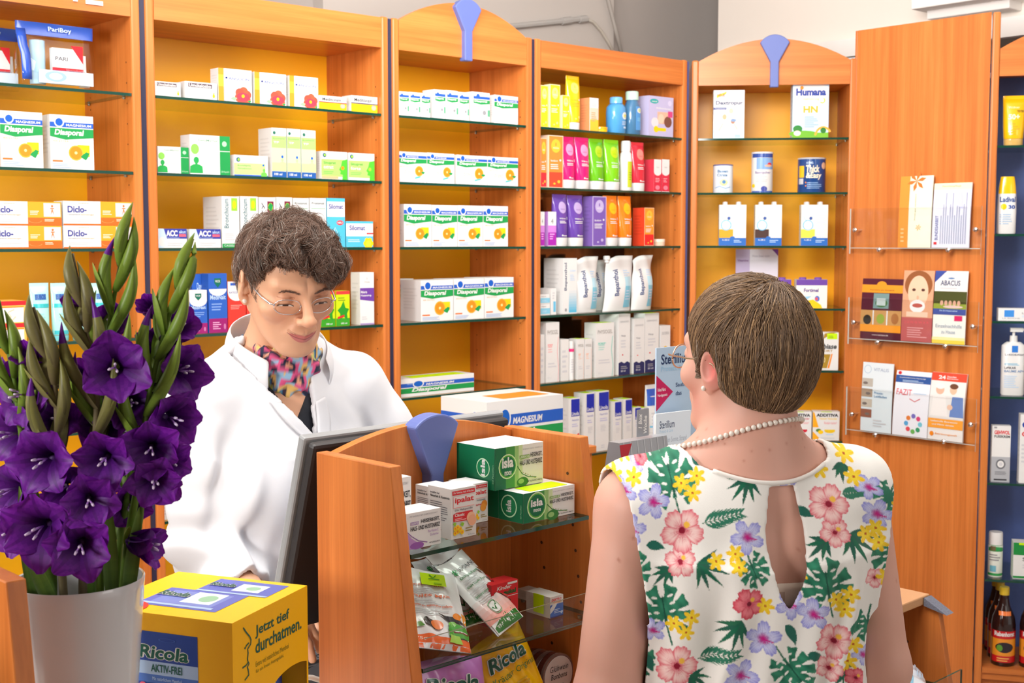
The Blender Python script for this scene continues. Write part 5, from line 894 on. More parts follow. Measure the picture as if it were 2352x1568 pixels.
# -- monitor
m_blk = mat('black_plastic', (.022, .019, .02), .45); m_silv = mat('silver_plastic', (.30, .31, .32), .35); m_lgrey = mat('light_grey_plastic', (.46, .44, .42), .5)
mo = empty('monitor', kp(1.277, 1.638, CT), AK); tag(mo, 'black desktop monitor seen from behind, next to the pharmacist', 'monitor')
til = math.radians(17); mz = lambda x, y, z: (x, math.cos(til)*y-math.sin(til)*(z-.30)-.058, .30+math.sin(til)*y*1+math.cos(til)*(z-.30))
def tilted(b): b.V = [mz(*v) for v in b.V]; return b
hw = .205
tilted(MB().box(-hw, hw, .014, .030, .115, .440)).build('bezel', m_silv, parent=mo, bevel=.004)
tilted(MB().box(-hw+.004, hw-.004, -.006, .0118, .119, .436)).build('back_cover', m_blk, parent=mo, bevel=.006)
tilted(MB().prism([(-.14, .17), (.14, .17), (.12, .36), (-.12, .36)], 'y', -.03, -.0062)).build('back_bulge', m_blk, parent=mo, bevel=.01)
tilted(MB().box(-hw+.014, hw-.014, .0302, .031, .135, .424)).build('screen', mat('monitor_screen', (.25, .35, .5), .2), parent=mo)
MB().loft([(.0006, .135, .105), (.012, .135, .105), (.02, .125, .095), (.022, .09, .065)], 40, -.02, .0, (.02, .02, .02)).build('base', m_blk, parent=mo, smooth=True, angle=35)
MB().box(-.035, .035, -.03, .004, .0205, .2).build('neck', m_blk, parent=mo, bevel=.006)
for x in (-.115, -.045): MB().box(x-.027, x+.027, -.066, -.046, .085, .125).build('cable_plug', m_lgrey, parent=mo, bevel=.004)
MB().box(-.15, -.02, -.058, -.048, .118, .135).build('connector_rail', m_lgrey, parent=mo, bevel=.003)
MB().tube([(-.26, -.07, .09), (-.2, -.09, .075), (-.15, -.105, .05), (-.1, -.115, .02), (-.05, -.118, .006), (.03, -.118, .006)], .0042, 10, (.7, .7, .68)).build('cable', mat('pale_cable', (.66, .66, .62), .4), parent=mo, smooth=True)
# keyboard and hidden base for the pharmacist's hands
kb = empty('keyboard', kp(1.12, 1.73, CT), AK); tag(kb, 'black keyboard on the counter hidden behind the monitor', 'keyboard')
MB().box(-.2, .2, 0, .12, .0006, .018).build('keyboard_body', m_blk, parent=kb, bevel=.003)
k_ = MB()
for i in range(14):
    for j in range(5): k_.box(-.192+.0275*i, -.168+.0275*i, .008+.022*j, .026+.022*j, .0182, .023)
k_.build('keys', mat('dark_grey_plastic', (.06, .06, .065), .5), parent=kb)
# -- yellow display box
ZY = 1.22
Fc, Rc, Bc = (at_depth(*p, 1) for p in ((533, 1430), (722, 1345), (405, 1322)))
atz = lambda x, y, z: CAM+ray(x, y)*((z-CZ)/ray(x, y)[2])
Fc, Rc, Bc = atz(533, 1430, ZY), atz(722, 1345, ZY), atz(405, 1322, ZY)
ab = math.atan2(Rc[1]-Fc[1], Rc[0]-Fc[0])+math.radians(3.5); lw = float(np.hypot(*(Rc-Fc)[:2])); ld = float(np.hypot(*(Bc-Rc)[:2])); hy = ZY-CT-.0012
yb = empty('display_box', (Fc[0], Fc[1], CT+.0006), ab); tag(yb, 'big yellow display carton beside the white flower vase', 'box')
YB_ = srgb(243, 178, 0); NV = srgb(30, 65, 150)
b = MB()   # local x along right face, y towards back-left; right face is y=0 front
b.add([(0, ld, 0), (0, 0, 0), (0, 0, hy), (0, ld, hy)], [(0, 1, 2, 3)], YB_); b.add([(lw, 0, 0), (lw, ld, 0), (lw, ld, hy), (lw, 0, hy)], [(0, 1, 2, 3)], YB_); b.add([(lw, ld, 0), (0, ld, 0), (0, ld, hy), (lw, ld, hy)], [(0, 1, 2, 3)], YB_)
b.add([(0, 0, hy), (lw, 0, hy), (lw, ld, hy), (0, ld, hy)], [(0, 1, 2, 3)], srgb(247, 195, 0)); b.add([(0, 0, 0), (0, ld, 0), (lw, ld, 0), (lw, 0, 0)], [(0, 1, 2, 3)], YB_)  # top face coloured lighter than the sides, as if lit from above
cx_, cr_, ch = lw*.78, lw*.36, hy*.68     # front face with an arched opening low on the right
arc = [(cx_+cr_*math.cos(q), ch*.80+ch*.20*max(0, math.sin(q))**.7) for q in [math.pi*i/16 for i in range(17)]]; arc = [(min(x, lw-.004), z) for x, z in arc]
b.add([(0, 0, 0), (max(arc[-1][0], 0), 0, 0)]+[(x, 0, z) for x, z in arc[::-1]]+[(arc[0][0], 0, 0), (lw, 0, 0), (lw, 0, hy), (0, 0, hy)], [tuple(range(len(arc)+6))], YB_)
A = Art(b, lambda u, v, l: (u*lw, -l, v*hy), asp=lw/hy)
vy = lambda px, py: None
A.t('Jetzt tief', .28, .885, .735, .942, RG, .02); A.t('durchatmen.', .28, .822, .905, .880, RG, .02); A.t('Extra viel natürliches Menthol', .28, .768, .72, .790, srgb(110, 110, 20), 0); A.t('für ein freies Atemgefühl.', .28, .737, .65, .757, srgb(110, 110, 20), 0)
pv = lambda L: [(.01+u*.86, .74+(v-.33)*.415) for u, v in L]
A.curve(pv([(.14, .86), (.18, .80), (.23, .74), (.25, .70), (.245, .66), (.20, .625), (.205, .58), (.195, .52), (.205, .49), (.17, .47), (.12, .465)]), .012, RG); A.curve(pv([(.22, .68), (.18, .665), (.16, .64), (.155, .655)]), .012, RG); A.curve(pv([(.205, .49), (.215, .47), (.19, .445), (.2, .42), (.21, .36), (.15, .33)]), .012, RG)
A = Art(b, lambda u, v, l: (-l, ld*(1-u), v*hy), asp=ld/hy)   # left face
A.r(.28, .3, .757, .925, NV); A.r(.28, .745, .757, .80, srgb(165, 190, 225)); A.r(.28, .71, .757, .745, srgb(70, 110, 190))
ricola(A, .335, .812, .69, .868); A.t('AKTIV-FREI', .42, .757, .645, .79, RG, .02); A.t('Mit natürlichem Menthol', .43, .722, .64, .736, LBL, 0); A.t('OHNE ZUCKER', .46, .685, .62, .70, LIME, .01); A.ring(.54, .895, .06, .008, .15, srgb(60, 95, 180)); A.e(.36, .69, .03, .02, srgb(230, 90, 120)); A.e(.6, .5, .1, .08, WH)
A = Art(b, lambda u, v, l: (lw*(1-v), ld*(1-u), hy+l) if False else (u*lw, v*ld, hy+l), asp=lw/ld)   # top
def tq(u, v): return (u, v)
A.p([(.17, .22), (.60, .22), (.60, .10), (.93, .10), (.93, .62), (.60, .62), (.60, .80), (.17, .80)], srgb(95, 105, 190)); A.p([(.25, .30), (.55, .30), (.55, .74), (.25, .74)], srgb(120, 135, 205))
A.p([(.30, .34), (.56, .34), (.56, .56), (.30, .56)], srgb(225, 240, 240)); A.p([(.68, .2), (.86, .2), (.86, .40), (.68, .40)], srgb(225, 240, 240)); A.e(.43, .42, .08, .06, srgb(150, 195, 160)); A.e(.77, .28, .05, .05, srgb(150, 195, 160)); A.r(.6, .1, .63, .62, srgb(170, 195, 230)); A.r(.2, .27, .24, .8, srgb(170, 195, 230))
A2 = Art(b, lambda u, v, l: (lw*(.30+.2*v), ld*(.80-.24*u)*1.0, hy+l+.0012), asp=1); ricola(A2, .05, .5, .98, .98)
A2 = Art(b, lambda u, v, l: (lw*(.66+.16*v), ld*(.61-.2*u)*1.0, hy+l+.0012), asp=1); ricola(A2, .05, .5, .98, .98)
A.e(.07, .80, .15, .15*A.asp, srgb(225, 50, 45)); A3 = Art(b, lambda u, v, l: (lw*(.0+.14*v), ld*(.90-.2*u), hy+l+.0022)); A3.t('NEU', .05, .2, .95, .8, WH, .04)
b.build('carton', m_print, parent=yb)
for q in range(4):
    o = sachet('sweet_pack', .045, .085, .02, lambda a: (a.e(.3, .7, .2, .12, LBL), a.e(.7, .5, .15, .1, srgb(120, 160, 220)), a.lines(.2, .1, .8, .3, 3, LBL)), srgb(35, 70, 165), seed=20+q)
    p = np.array((Fc[0], Fc[1], CT+.02)); ax = np.array((math.cos(ab), math.sin(ab), 0)); ay = np.array((-math.sin(ab), math.cos(ab), 0))
    B = p+ax*lw*(.47+.145*q)+ay*.03; B[2] = CT+.105; axes_obj(o, B, B+np.array((0, 0, 1.))+ay*.3, ax); tag(o, 'small blue sweet pack inside the yellow carton opening', 'pack', 'blue sweet packs in the yellow carton')
MB().box(0.002, lw-.002, .002, ld-.002, .085, .102, YB_).build('inner_floor', m_print, parent=yb)
# -- big carton standing on a low cabinet behind the counter
cbx = empty('side_cabinet', (0, 0, 0), 0); q0 = at_depth(1118, 925, 3.45); q1 = np.array([*on_plane(1293, 900, q0, [-math.sin(AW), math.cos(AW), 0])]); wq = float(np.hypot(*(q1-q0)[:2])); zq = q0[2]; hq = .155
cbx.location = (q0[0], q0[1], 0); cbx.rotation_euler.z = AW; tag(cbx, 'low wooden side cabinet hidden behind the counter rack', 'cabinet')
zc = zq-hq; MB().box(-.12, wq+.1, -.04, .32, zc-.022, zc).build('top_board', wood_h, parent=cbx, bevel=.003); MB().box(-.11, wq+.09, -.03, .31, 0, zc-.0222).build('carcass', wood_v, parent=cbx)
o = make_box('medicine_box', wq, hq, .2, d_orange_big, WH, loc=tuple(np.array([*((q0+q1)/2)[:2], zc+.0006])), rz=AW, sidelines=False, extra=lambda b, w, h, d: (lambda a: (a.r(0, .52, 1, .74, BLUE), a.r(0, .18, 1, .47, GRN), a.e(.75, .68, .09, .16, WH), a.e(.75, .68, .07, .12, srgb(20, 95, 190)), a.t('MAGNESIUM', .1, .56, .6, .66, LBL, .02)))(Art(b, lambda u, v, l: (-w/2-l, d*(1-u), v*h))))
MB().box(-wq*.2, wq*.4, .03, .12, hq+.0003, hq+.0008, ORA).build('seal_sticker', m_print, parent=o)
tag(o, 'large white carton with blue and green stripes, in front of the shelf posts', 'box')
# -- tablet organiser display and leaflet dispenser on a riser
rs = empty('riser_block', kp(1.78, 1.36, CT), AK); tag(rs, 'pale block on the counter under the silver pillbox display', 'block'); RZ = 1.14
MB().box(-.16, .19, 0, .2, .0006, RZ-CT).build('block_body', m_counter, parent=rs, bevel=.003)
def on_k(px, py, n): return kpx(px, py, n)
Aa, Ab = on_k(1410, 1012, 1.43), on_k(1519, 1003, 1.43); wa = float(np.hypot(*(Ab-Aa)[:2])); ha = (Aa[2]+Ab[2])/2-RZ
an = empty('pillbox_display', (*((Aa+Ab)/2)[:2], RZ+.0006), AK); tag(an, 'silver tent shaped pillbox display with red corner and neon tag', 'display')
b = MB(); S_ = srgb(165, 168, 174)
b.prism([(-.045, 0), (.045, 0), (.012, ha), (-.012, ha)], 'x', -wa/2, wa/2, S_)
nrm = lambda v: -.045+.033*v
A = Art(b, lambda u, v, l: (-wa/2+u*wa, nrm(v)-l, v*ha), asp=wa/ha)
for i in range(7): A.p([(.02+.14*i, 0), (.04+.14*i, 0), (.1+.14*i, 1), (.08+.14*i, 1)], srgb(190, 193, 198))
A.p([(0, .98), (.25, .98), (0, .72)], srgb(185, 50, 60)); A.p([(.3, .25), (.85, .25), (.85, .82), (.3, .82)], srgb(185, 188, 194)); A.t('ANABOX', .34, .56, .86, .76, BLK, .05); A.t('1 x 7', .58, .42, .84, .52, GREY, .02)
b.build('display_body', mat('silver_card', rough=.3, attr=True, metal=.35), parent=an)
t = MB(); t.box(-.018, .018, -.0006, .0006, 0, .026, NEON); a_ = Art(t, lambda u, v, l: (-.018+.036*u, -.0006-l, .026*v)); a_.curve([(.3, .75), (.5, .5), (.7, .7)], .06, srgb(50, 140, 40)); a_.curve([(.25, .4), (.75, .45)], .06, srgb(50, 140, 40)); tg = t.build('neon_tag', m_print, parent=an); tg.location = (-wa*.28, nrm(.42)-.006, ha*.36); tg.rotation_euler = (-.25, -.5, 0)
t = MB(); t.box(-.016, .016, -.0004, .0004, .002, .05, srgb(150, 152, 158)); a_ = Art(t, lambda u, v, l: (-.016+.032*u, -.0004-l, .002+.048*v)); a_.t('1 Box', .12, .3, .42, .85, WH, .03, .2, 90); a_.t('Woche', .55, .1, .85, .75, WH, .03, .2, 90); fl = t.build('flag', m_print, parent=an); fl.location = (.012, 0, ha+.0005)
Sa, Sb = on_k(1508, 800, 1.50), on_k(1612, 790, 1.50); wsn = float(np.hypot(*(Sb-Sa)[:2])); hs = Sa[2]-RZ
st = empty('leaflet_dispenser', (*((Sa+Sb)/2)[:2], RZ+.0006), AK); tag(st, 'pale blue disinfectant leaflet stand behind the customer face', 'stand')
b = MB(); pb = srgb(175, 198, 220); b.box(-wsn/2, wsn/2, 0, .003, 0, hs, pb); b.box(-wsn/2, wsn/2, -.06, 0, 0, .004, pb); b.box(-wsn/2, wsn/2, -.063, -.06, 0, hs*.3, pb)
A = Art(b, lambda u, v, l: (-wsn/2+u*wsn, -l, v*hs), asp=wsn/hs); A.t('Sterillium', .1, .90, .75, .96, srgb(35, 55, 95), .02); A.t('Protect & Care', .1, .86, .8, .89, srgb(150, 195, 225), .0); A.p([(0, .84), (0, .63), (.36, .735)], srgb(190, 25, 85)); A.t('Ideal fürs', .03, .745, .2, .765, WH, .01); A.t('Handgepäck', .03, .71, .24, .73, WH, .01); A.t('Sauber', .42, .76, .7, .785, srgb(60, 80, 120), .01); A.t('das', .42, .71, .55, .735, srgb(60, 80, 120), .01); A.r(.12, .36, .75, .55, srgb(160, 180, 205)); A.p([(.5, .55), (.75, .55), (.75, .48)], srgb(190, 30, 90)); A.p([(.12, .36), (.75, .41), (.75, .45), (.12, .39)], srgb(190, 30, 90)); A.t('Sterillium', .16, .46, .5, .5, GREY, 0)
b.build('back_card', m_print, parent=st)
La, Lb = on_k(1504, 948, 1.46), on_k(1584, 945, 1.46); wl = float(np.hypot(*(Lb-La)[:2])); hl_ = (La[2]+Lb[2])/2-RZ-.006
for k in range(5):
    b = MB(); b.box(-wl/2, wl/2, 0, .004, 0, hl_-.002*k, WH if k == 0 else srgb(205, 210, 220))
    if k == 0:
        A = Art(b, lambda u, v, l: (-wl/2+u*wl, -l, v*hl_), asp=wl/hl_); A.r(0, 0, 1, 1, srgb(222, 232, 242)); A.t('Sterillium', .1, .86, .52, .93, srgb(35, 55, 95), .01); A.t('Protect & Care', .1, .82, .48, .85, srgb(170, 205, 230), 0); A.t('Die wollen Sonne, Strand', .06, .72, .88, .775, srgb(170, 180, 195), 0); A.t('und Sie!', .06, .65, .3, .69, srgb(170, 180, 195), 0)
        for q in range(7): A.curve([(.4, .36), (.4+.13*math.cos(.5+q*.45), .42+.12*math.sin(.5+q*.45)), (.4+.22*math.cos(.4+q*.5), .42+.2*math.sin(.4+q*.5))], .02, srgb(110, 160, 200))
        A.e(.4, .4, .07, .06, srgb(120, 170, 210)); A.p([(.33, .1), (.5, .1), (.46, .4), (.36, .4)], srgb(130, 175, 210)); A.e(.15, .12, .08, .08, srgb(240, 190, 200)); A.ring(.72, .28, .03, .05, .3, srgb(150, 165, 180)); A.e(.72, .16, .09, .03, srgb(70, 80, 100))
    o = b.build('leaflet', m_print); P = (La+Lb)/2+np.array([*KN, 0])*(.0045*k)+np.array([*KW, 0])*.0045*k; o.location = (P[0], P[1], RZ+.006); o.rotation_euler = (0, .02, AK)
    tag(o, 'front disinfectant leaflet with blue sea creature drawing, by the customer' if k == 0 else 'plain leaflet in the stack behind the sea creature leaflet', 'leaflet', 'leaflets stacked in the dispenser')
# -- leaflet holders and leaflets on the wooden panel
def ppx(px, py, d): n = np.array([-math.sin(AR), math.cos(AR), 0]); return on_plane(px, py, np.array([*PR, 0])+n*d, n)
def ploc(px, py, d): p = ppx(px, py, d); return (p[:2]-PR)@DR, p[2]
for k, (q, sc, lb) in enumerate((((1953, 2256, 476, 584), ((1963, 528), (2240, 527), (2018, 573), (2177, 574)), 'top clear acrylic leaflet holder on the wooden panel'), ((1949, 2249, 688, 800), ((1959, 740), (2233, 750), (2014, 786), (2170, 795)), 'middle clear acrylic leaflet holder on the wooden panel'), ((1944, 2244, 902, 1018), ((1955, 951), (2228, 975), (2009, 999), (2166, 1014)), 'bottom clear acrylic leaflet holder on the wooden panel'))):
    sa, _ = ploc(q[0], q[2], -.04); sb, _ = ploc(q[1], q[2], -.04); xm = (q[0]+q[1])/2; zt_, zb_ = ploc(xm, q[2], -.04)[1], ploc(xm, q[3], -.04)[1]
    u = empty('leaflet_holder', (*PR, 0), AR); tag(u, lb, 'holder', 'clear leaflet holders on the panel')
    b = MB(); b.box(sa, sb, -.042, -.039, zb_, zt_)
    for i in (1, 3, 4): b.M[i] = 1
    b.build('front_plate', [m_clear, m_aedge], parent=u)
    b = MB(); b.box(sa, sa+.003, -.0385, -.0145, zb_, zt_); b.M[0] = 1; b.build('end_plate', [m_clear, m_aedge], parent=u); 
    b = MB(); b.box(sa+.004, sb-.004, -.0385, -.0005, zb_+.021, zb_+.0235); b.M[0] = 1; b.build('bottom_plate', [m_clear, m_aedge], parent=u)
    for px, py in sc:
        s_, z_ = ploc(px, py, -.046); b = MB(); b.loft([(0, .0035, .0035), (.039, .0035, .0035), (.0395, .0095, .0095), (.046, .0085, .0085), (.049, .0045, .0045)], 18); b.V = [(s_+x, -z-.0006, z_+y) for x, y, z in b.V]; b.F = [f[::-1] for f in b.F]; b.build('screw', m_chrome, parent=u, smooth=True, angle=40)
    if k == 0:
        HZ = []
    HZ.append(zb_+.0245)
def leafl(w, h, design, col, label, pages=1, bend=.01):
    def f(loc, a, i=0):
        b = MB(); n = 10; y = lambda v: -bend*v*v*0+bend*(v**2)
        b.grid([[(x, y(j/n), h*j/n) for x in (-w/2, w/2)] for j in range(n+1)], col); b.grid([[(x, y(j/n)+.0015*pages, h*j/n) for x in (w/2, -w/2)] for j in range(n+1)], col)
        for x, o in ((-w/2, 0), (w/2, 1)): b.grid([[(x, y(j/n)+(.0015*pages if (c == o) else 0), h*j/n) for c in (0, 1)] for j in range(n+1)], tuple(q*.9 for q in col))
        b.add([(-w/2, y(1), h), (w/2, y(1), h), (w/2, y(1)+.0015*pages, h), (-w/2, y(1)+.0015*pages, h)], [(0, 1, 2, 3)], col)
        design(Art(b, lambda u, v, l: (-w/2+u*w, y(v)-l, v*h), nx=1.001, ny=10, asp=w/h)); o = b.build('leaflet', m_print, loc=loc, rz=a); return tag(o, label, 'leaflet', 'leaflets in the holders on the panel')
    return f
def star6(a, u, v, r, c):
    for i in range(6): q = math.radians(60*i+15); a.p([(u, v), (u+r*.6*math.cos(q-.3), v+r*.6*a.asp*math.sin(q-.3)), (u+r*math.cos(q), v+r*a.asp*math.sin(q)), (u+r*.6*math.cos(q+.3), v+r*.6*a.asp*math.sin(q+.3))], c)
d_l1 = lambda a: (a.r(0, 0, .3, 1, srgb(248, 150, 60)), star6(a, .5, .93, .3, srgb(235, 120, 50)), a.r(0, 0, .0, 0, WH), star6(a, .62, .28, .1, srgb(250, 190, 130)), a.t('Privat gut versichert', .48, .38, .53, .75, srgb(170, 160, 110), 0, 0, 90), a.lines(.08, .08, .22, .3, 4, srgb(250, 190, 130)))
d_l2 = lambda a: (a.r(0, .9, 1, 1, srgb(245, 240, 200)), a.t('Familienpflege', .22, .935, .72, .965, srgb(130, 130, 60), .01), a.t('BUNDESARBEIT', .08, .12, .16, .5, srgb(60, 70, 150), .01, 0, 90), [a.r(.22+.06*i, .06, .225+.06*i+.02, .5+.35*(i % 3)/2, srgb(165, 170, 195)) for i in range(12)], a.r(.06, .05, .14, .09, RED), a.p([(.6, .86), (.75, .88), (.8, .6), (.65, .65)], srgb(200, 205, 240)))
d_l3 = lambda a: (a.r(0, .9, 1, 1, srgb(85, 25, 45)), a.r(0, .77, 1, .9, srgb(240, 155, 40)), a.e(.48, .9, .12, .06, srgb(240, 155, 40)), a.t('Residenz am Kurpark', .2, .8, .8, .825, srgb(140, 80, 30)), a.r(.3, .51, .68, .76, srgb(120, 150, 150)), a.e(.5, .6, .15, .07, srgb(60, 110, 60)), a.r(.38, .56, .6, .68, srgb(190, 205, 205)), a.r(0, .24, 1, .48, srgb(200, 150, 90)), a.r(.3, .24, .33, .48, WH), a.r(.64, .24, .67, .48, WH), a.e(.17, .32, .1, .08, srgb(40, 35, 30)), a.e(.5, .34, .1, .08, srgb(150, 170, 60)), a.e(.85, .35, .09, .09, srgb(170, 110, 60)), a.r(0, .12, 1, .24, srgb(240, 155, 40)), a.t('www.residenz.de', .3, .06, .7, .085, srgb(220, 200, 200)))
d_l4 = lambda a: (a.r(0, .34, 1, 1, srgb(225, 165, 130)), a.e(.5, .8, .45, .2, srgb(150, 90, 50)), a.e(.5, .7, .33, .23, srgb(242, 200, 170)), a.e(.36, .73, .06, .02, srgb(90, 60, 50)), a.e(.66, .73, .06, .02, srgb(90, 60, 50)), a.e(.5, .5, .25, .09, srgb(245, 240, 240)), a.e(.5, .51, .17, .03, srgb(190, 90, 80)), a.e(.5, .62, .04, .03, srgb(225, 170, 140)), a.r(.15, .35, .85, .42, srgb(240, 205, 180)), a.r(0, 0, 1, .34, srgb(190, 95, 95)), a.t('J U N G W E R', .1, .25, .9, .29, srgb(225, 90, 100), .01), a.lines(.2, .06, .85, .22, 5, srgb(225, 165, 165), .4))
d_l5 = lambda a: (a.r(0, .73, 1, 1, WH), a.p([(0, 1), (.35, 1), (0, .84)], srgb(60, 80, 160)), a.t('ABACUS', .18, .80, .78, .87, srgb(60, 70, 110), .02), a.e(.5, .9, .1, .012, srgb(90, 130, 180)), a.lines(.18, .755, .75, .785, 1, LG), a.r(0, .48, 1, .72, srgb(70, 75, 30)), a.r(0, .48, 1, .55, srgb(150, 165, 60)), [a.e(.25+.13*i, .56, .05, .035, srgb(225, 175, 150)) for i in range(5)], a.e(.6, .51, .3, .02, srgb(230, 200, 190)), a.r(0, .40, 1, .48, srgb(65, 85, 160)), a.t('Die ZU-Hause-Lehrer', .2, .445, .75, .465, LBL), a.r(.66, .32, .9, .39, srgb(220, 40, 100)), a.t('Einzelnachhilfe', .1, .22, .9, .27, srgb(150, 165, 185), 0), a.t('zu Hause', .28, .14, .7, .19, srgb(150, 165, 185), 0), a.r(0, 0, 1, .05, srgb(250, 215, 80)), a.r(0, .05, 1, .09, srgb(250, 235, 170)))
d_l6 = lambda a: (a.ring(.17, .9, .12, .12*a.asp, .12, srgb(170, 195, 215)), a.t('VITALIS', .36, .88, .85, .925, srgb(150, 165, 190), 0), [a.r(0, .66-.15*i-.01, .36, .77-.15*i, c) for i, c in enumerate((srgb(190, 185, 175), srgb(170, 150, 130), srgb(200, 190, 175), srgb(150, 95, 75)))], [a.e(.12+.1*(i % 2), .7-.15*i, .08, .02, srgb(120, 110, 105)) for i in range(4)], a.t('Praxis-', .42, .55, .72, .585, srgb(110, 150, 185), .02), a.t('Leitfaden', .42, .50, .84, .535, srgb(110, 150, 185), .02), a.lines(.42, .08, .85, .2, 3, LG))
d_l7 = lambda a: (a.r(0, .82, 1, .93, srgb(45, 85, 155)), a.t('Sozialmedizinische Nachsorge', .1, .885, .85, .905, WH, .01), a.lines(.2, .835, .8, .87, 2, LBL), a.e(.1, .965, .05, .025, RED), a.t('FAZIT', .06, .63, .5, .72, srgb(225, 60, 80), .0), a.lines(.55, .66, .95, .69, 1, LBL), a.curve([(.45, .58), (.6, .54), (.75, .59)], .02, srgb(220, 80, 90)), [a.e(.6+.2*math.cos(q*.785), .2+.2*math.sin(q*.785)*a.asp, .06, .06*a.asp, c) for q, c in enumerate((srgb(120, 200, 220), srgb(220, 70, 120), srgb(120, 110, 190), srgb(230, 130, 60), srgb(90, 170, 220), srgb(230, 80, 90), srgb(110, 180, 90), srgb(60, 160, 110)))])
d_l8 = lambda a: (a.r(0, .88, 1, 1, srgb(232, 75, 50)), a.t('24', .2, .905, .4, .96, WH, .04), a.t('Stunden', .44, .935, .7, .96, WH, .02), a.t('Betreuung', .44, .905, .76, .927, WH, .02), a.r(0, .33, 1, .88, srgb(235, 232, 230)), a.e(.28, .75, .12, .07, srgb(225, 180, 155)), a.e(.28, .8, .13, .04, srgb(235, 235, 235)), a.p([(.05, .36), (.1, .66), (.45, .66), (.55, .36)], srgb(245, 240, 238)), a.e(.66, .76, .1, .07, srgb(235, 190, 160)), a.e(.67, .81, .12, .04, srgb(110, 70, 45)), a.p([(.6, .36), (.65, .66), (.95, .66), (1, .36)], srgb(110, 140, 200)), a.e(.6, .5, .08, .04, srgb(235, 195, 170)), a.r(0, .18, 1, .32, srgb(250, 165, 60)), a.t('Liebevolle Betreuung', .08, .265, .85, .295, WH, .02), a.t('und Pflege daheim', .12, .215, .75, .245, WH, .02), a.e(.12, .09, .06, .035, ORA), a.t('Betreuungswelt', .22, .075, .85, .11, srgb(245, 160, 80), .01))
for (x0, x1, y, k, D, c, lb, pg, bd, d_) in ((2066, 2141, 404, 0, d_l1, srgb(240, 238, 215), 'tall cream and orange leaflet with star, top holder', 3, .012, -.034), (2143, 2230, 420, 0, d_l2, srgb(225, 225, 240), 'leaflet with rows of small print, top holder', 3, .012, -.030),
    (1978, 2072, 640, 1, d_l3, srgb(85, 25, 45), 'dark red and orange leaflet, middle holder', 1, .014, -.034), (2073, 2144, 621, 1, d_l4, srgb(190, 95, 95), 'leaflet with smiling child face, middle holder', 1, .014, -.032), (2145, 2221, 622, 1, d_l5, srgb(245, 243, 235), 'white and yellow leaflet with picnic photo, middle holder', 2, .014, -.034),
    (1979, 2050, 833, 2, d_l6, srgb(225, 236, 242), 'pale leaflet with four small photos, bottom holder', 2, .012, -.034), (2052, 2133, 852, 2, d_l7, srgb(240, 240, 248), 'white leaflet with ring of coloured hands, bottom holder', 4, .026, -.036), (2134, 2215, 856, 2, d_l8, srgb(240, 235, 232), 'leaflet with red top and two people, bottom holder', 5, .025, -.0345)):
    sa, _ = ploc(x0, y, d_); sb, _ = ploc(x1, y, d_); zt_ = ploc((x0+x1)/2, y, d_+bd)[1]; P = PR+DR*(sa+sb)/2+np.array([-math.sin(AR), math.cos(AR)])*d_
    leafl(sb-sa-.001, zt_-HZ[k]-.0006, D, c, lb, pg, bd)((P[0], P[1], HZ[k]+.0004), AR)
# -- low display stand at the right, behind the customer's arm
YR = 2.7; Pr = at_depth(2136, 1363, YR); ww = (Pr[:2]@KW); nn = (Pr[:2]@KN); zr = Pr[2]
u = empty('display_stand', (0, 0, 0), AK); tag(u, 'low wooden display stand at lower right behind customer', 'stand')
w1, nb = ww, nn; w0 = ww-.34; fr = nb-.0
MB().box(w0-.01, w1, nb, nb+.26, zr-.02, zr).build('top_board', mat('pale_wood', (.62, .33, .16), .35), parent=u, bevel=.003)
for a_0, b_0 in ((w0, w0+.019), (w1-.022, w1-.003)):
    q = MB().prism([(nb-.19, .01), (nb+.25, .01), (nb+.25, zr-.0205), (nb-.03, zr-.0205)], 'x', a_0, b_0)
    for k in range(8): q.add([(a_0-.0005, nb+.05-.012*k+.003*math.cos(i*math.pi/4), zr-.06-.05*k+.003*math.sin(i*math.pi/4)) for i in range(8)], [tuple(range(8))], m=1)
    q.build('side_panel', [wood_v, m_hole], parent=u, bevel=.0015)
MB().prism([(nb-.055, zr-.0305), (nb-.002, zr-.0205), (nb-.002, zr-.003)], 'x', w1-.03, w1+.001, (.2, .21, .25)).build('corner_cap', mat('grey_blue_cap', (.16, .17, .22), .6, build=noise_tint(300, .5)), parent=u)
MB().box(w0+.02, w1-.023, nb+.232, nb+.249, .01, zr-.021).build('back_panel', wood_v, parent=u)
MB().box(w0+.02, w1-.023, nb-.15, nb+.23, .01, .03).build('base_board', wood_h, parent=u)
zg = zr-.185; b = MB(); b.box(w0+.02, w1-.0225, nb-.085, nb+.23, zg-.006, zg); b.M[0] = b.M[1] = b.M[3] = 1; b.build('glass_shelf', [m_glass, m_gedge], parent=u)
b = MB(); b.box(w0+.02, w1-.024, nb-.090, nb-.086, zg-.004, zg+.045); b.M[4] = b.M[1] = 1; b.build('front_lip', [m_clear, m_gedge], parent=u)
o = sachet('sweet_bag', .12, .14, .04, lambda a: (a.r(0, .55, 1, 1, srgb(190, 220, 235)), a.r(0, .3, 1, .55, srgb(140, 195, 225)), [a.e(.12+.11*(i % 8)+.03*(i//8), .86-.14*(i//8)+.03*(i % 2), .055, .04, srgb(70, 35, 35)) for i in range(24)], a.lines(.4, .1, .8, .25, 3, LBL)), srgb(225, 230, 238), seed=11)
B = np.array(kp(w1-.11, nb-.055, zg+.022)); axes_obj(o, B, B+np.array([*KN, 0])*.9+np.array((0, 0, .42))-.75*np.array([*KW, 0]), np.array([*KW, 0])+.4*np.array([*KN, 0])); tag(o, 'crumpled blue and brown sweet bag in the low stand', 'bag')
o = sachet('sweet_bag', .11, .15, .04, lambda a: (a.r(0, .4, 1, .8, srgb(130, 40, 45)), a.lines(.2, .1, .8, .3, 3, srgb(200, 120, 110))), srgb(90, 40, 40), seed=12)
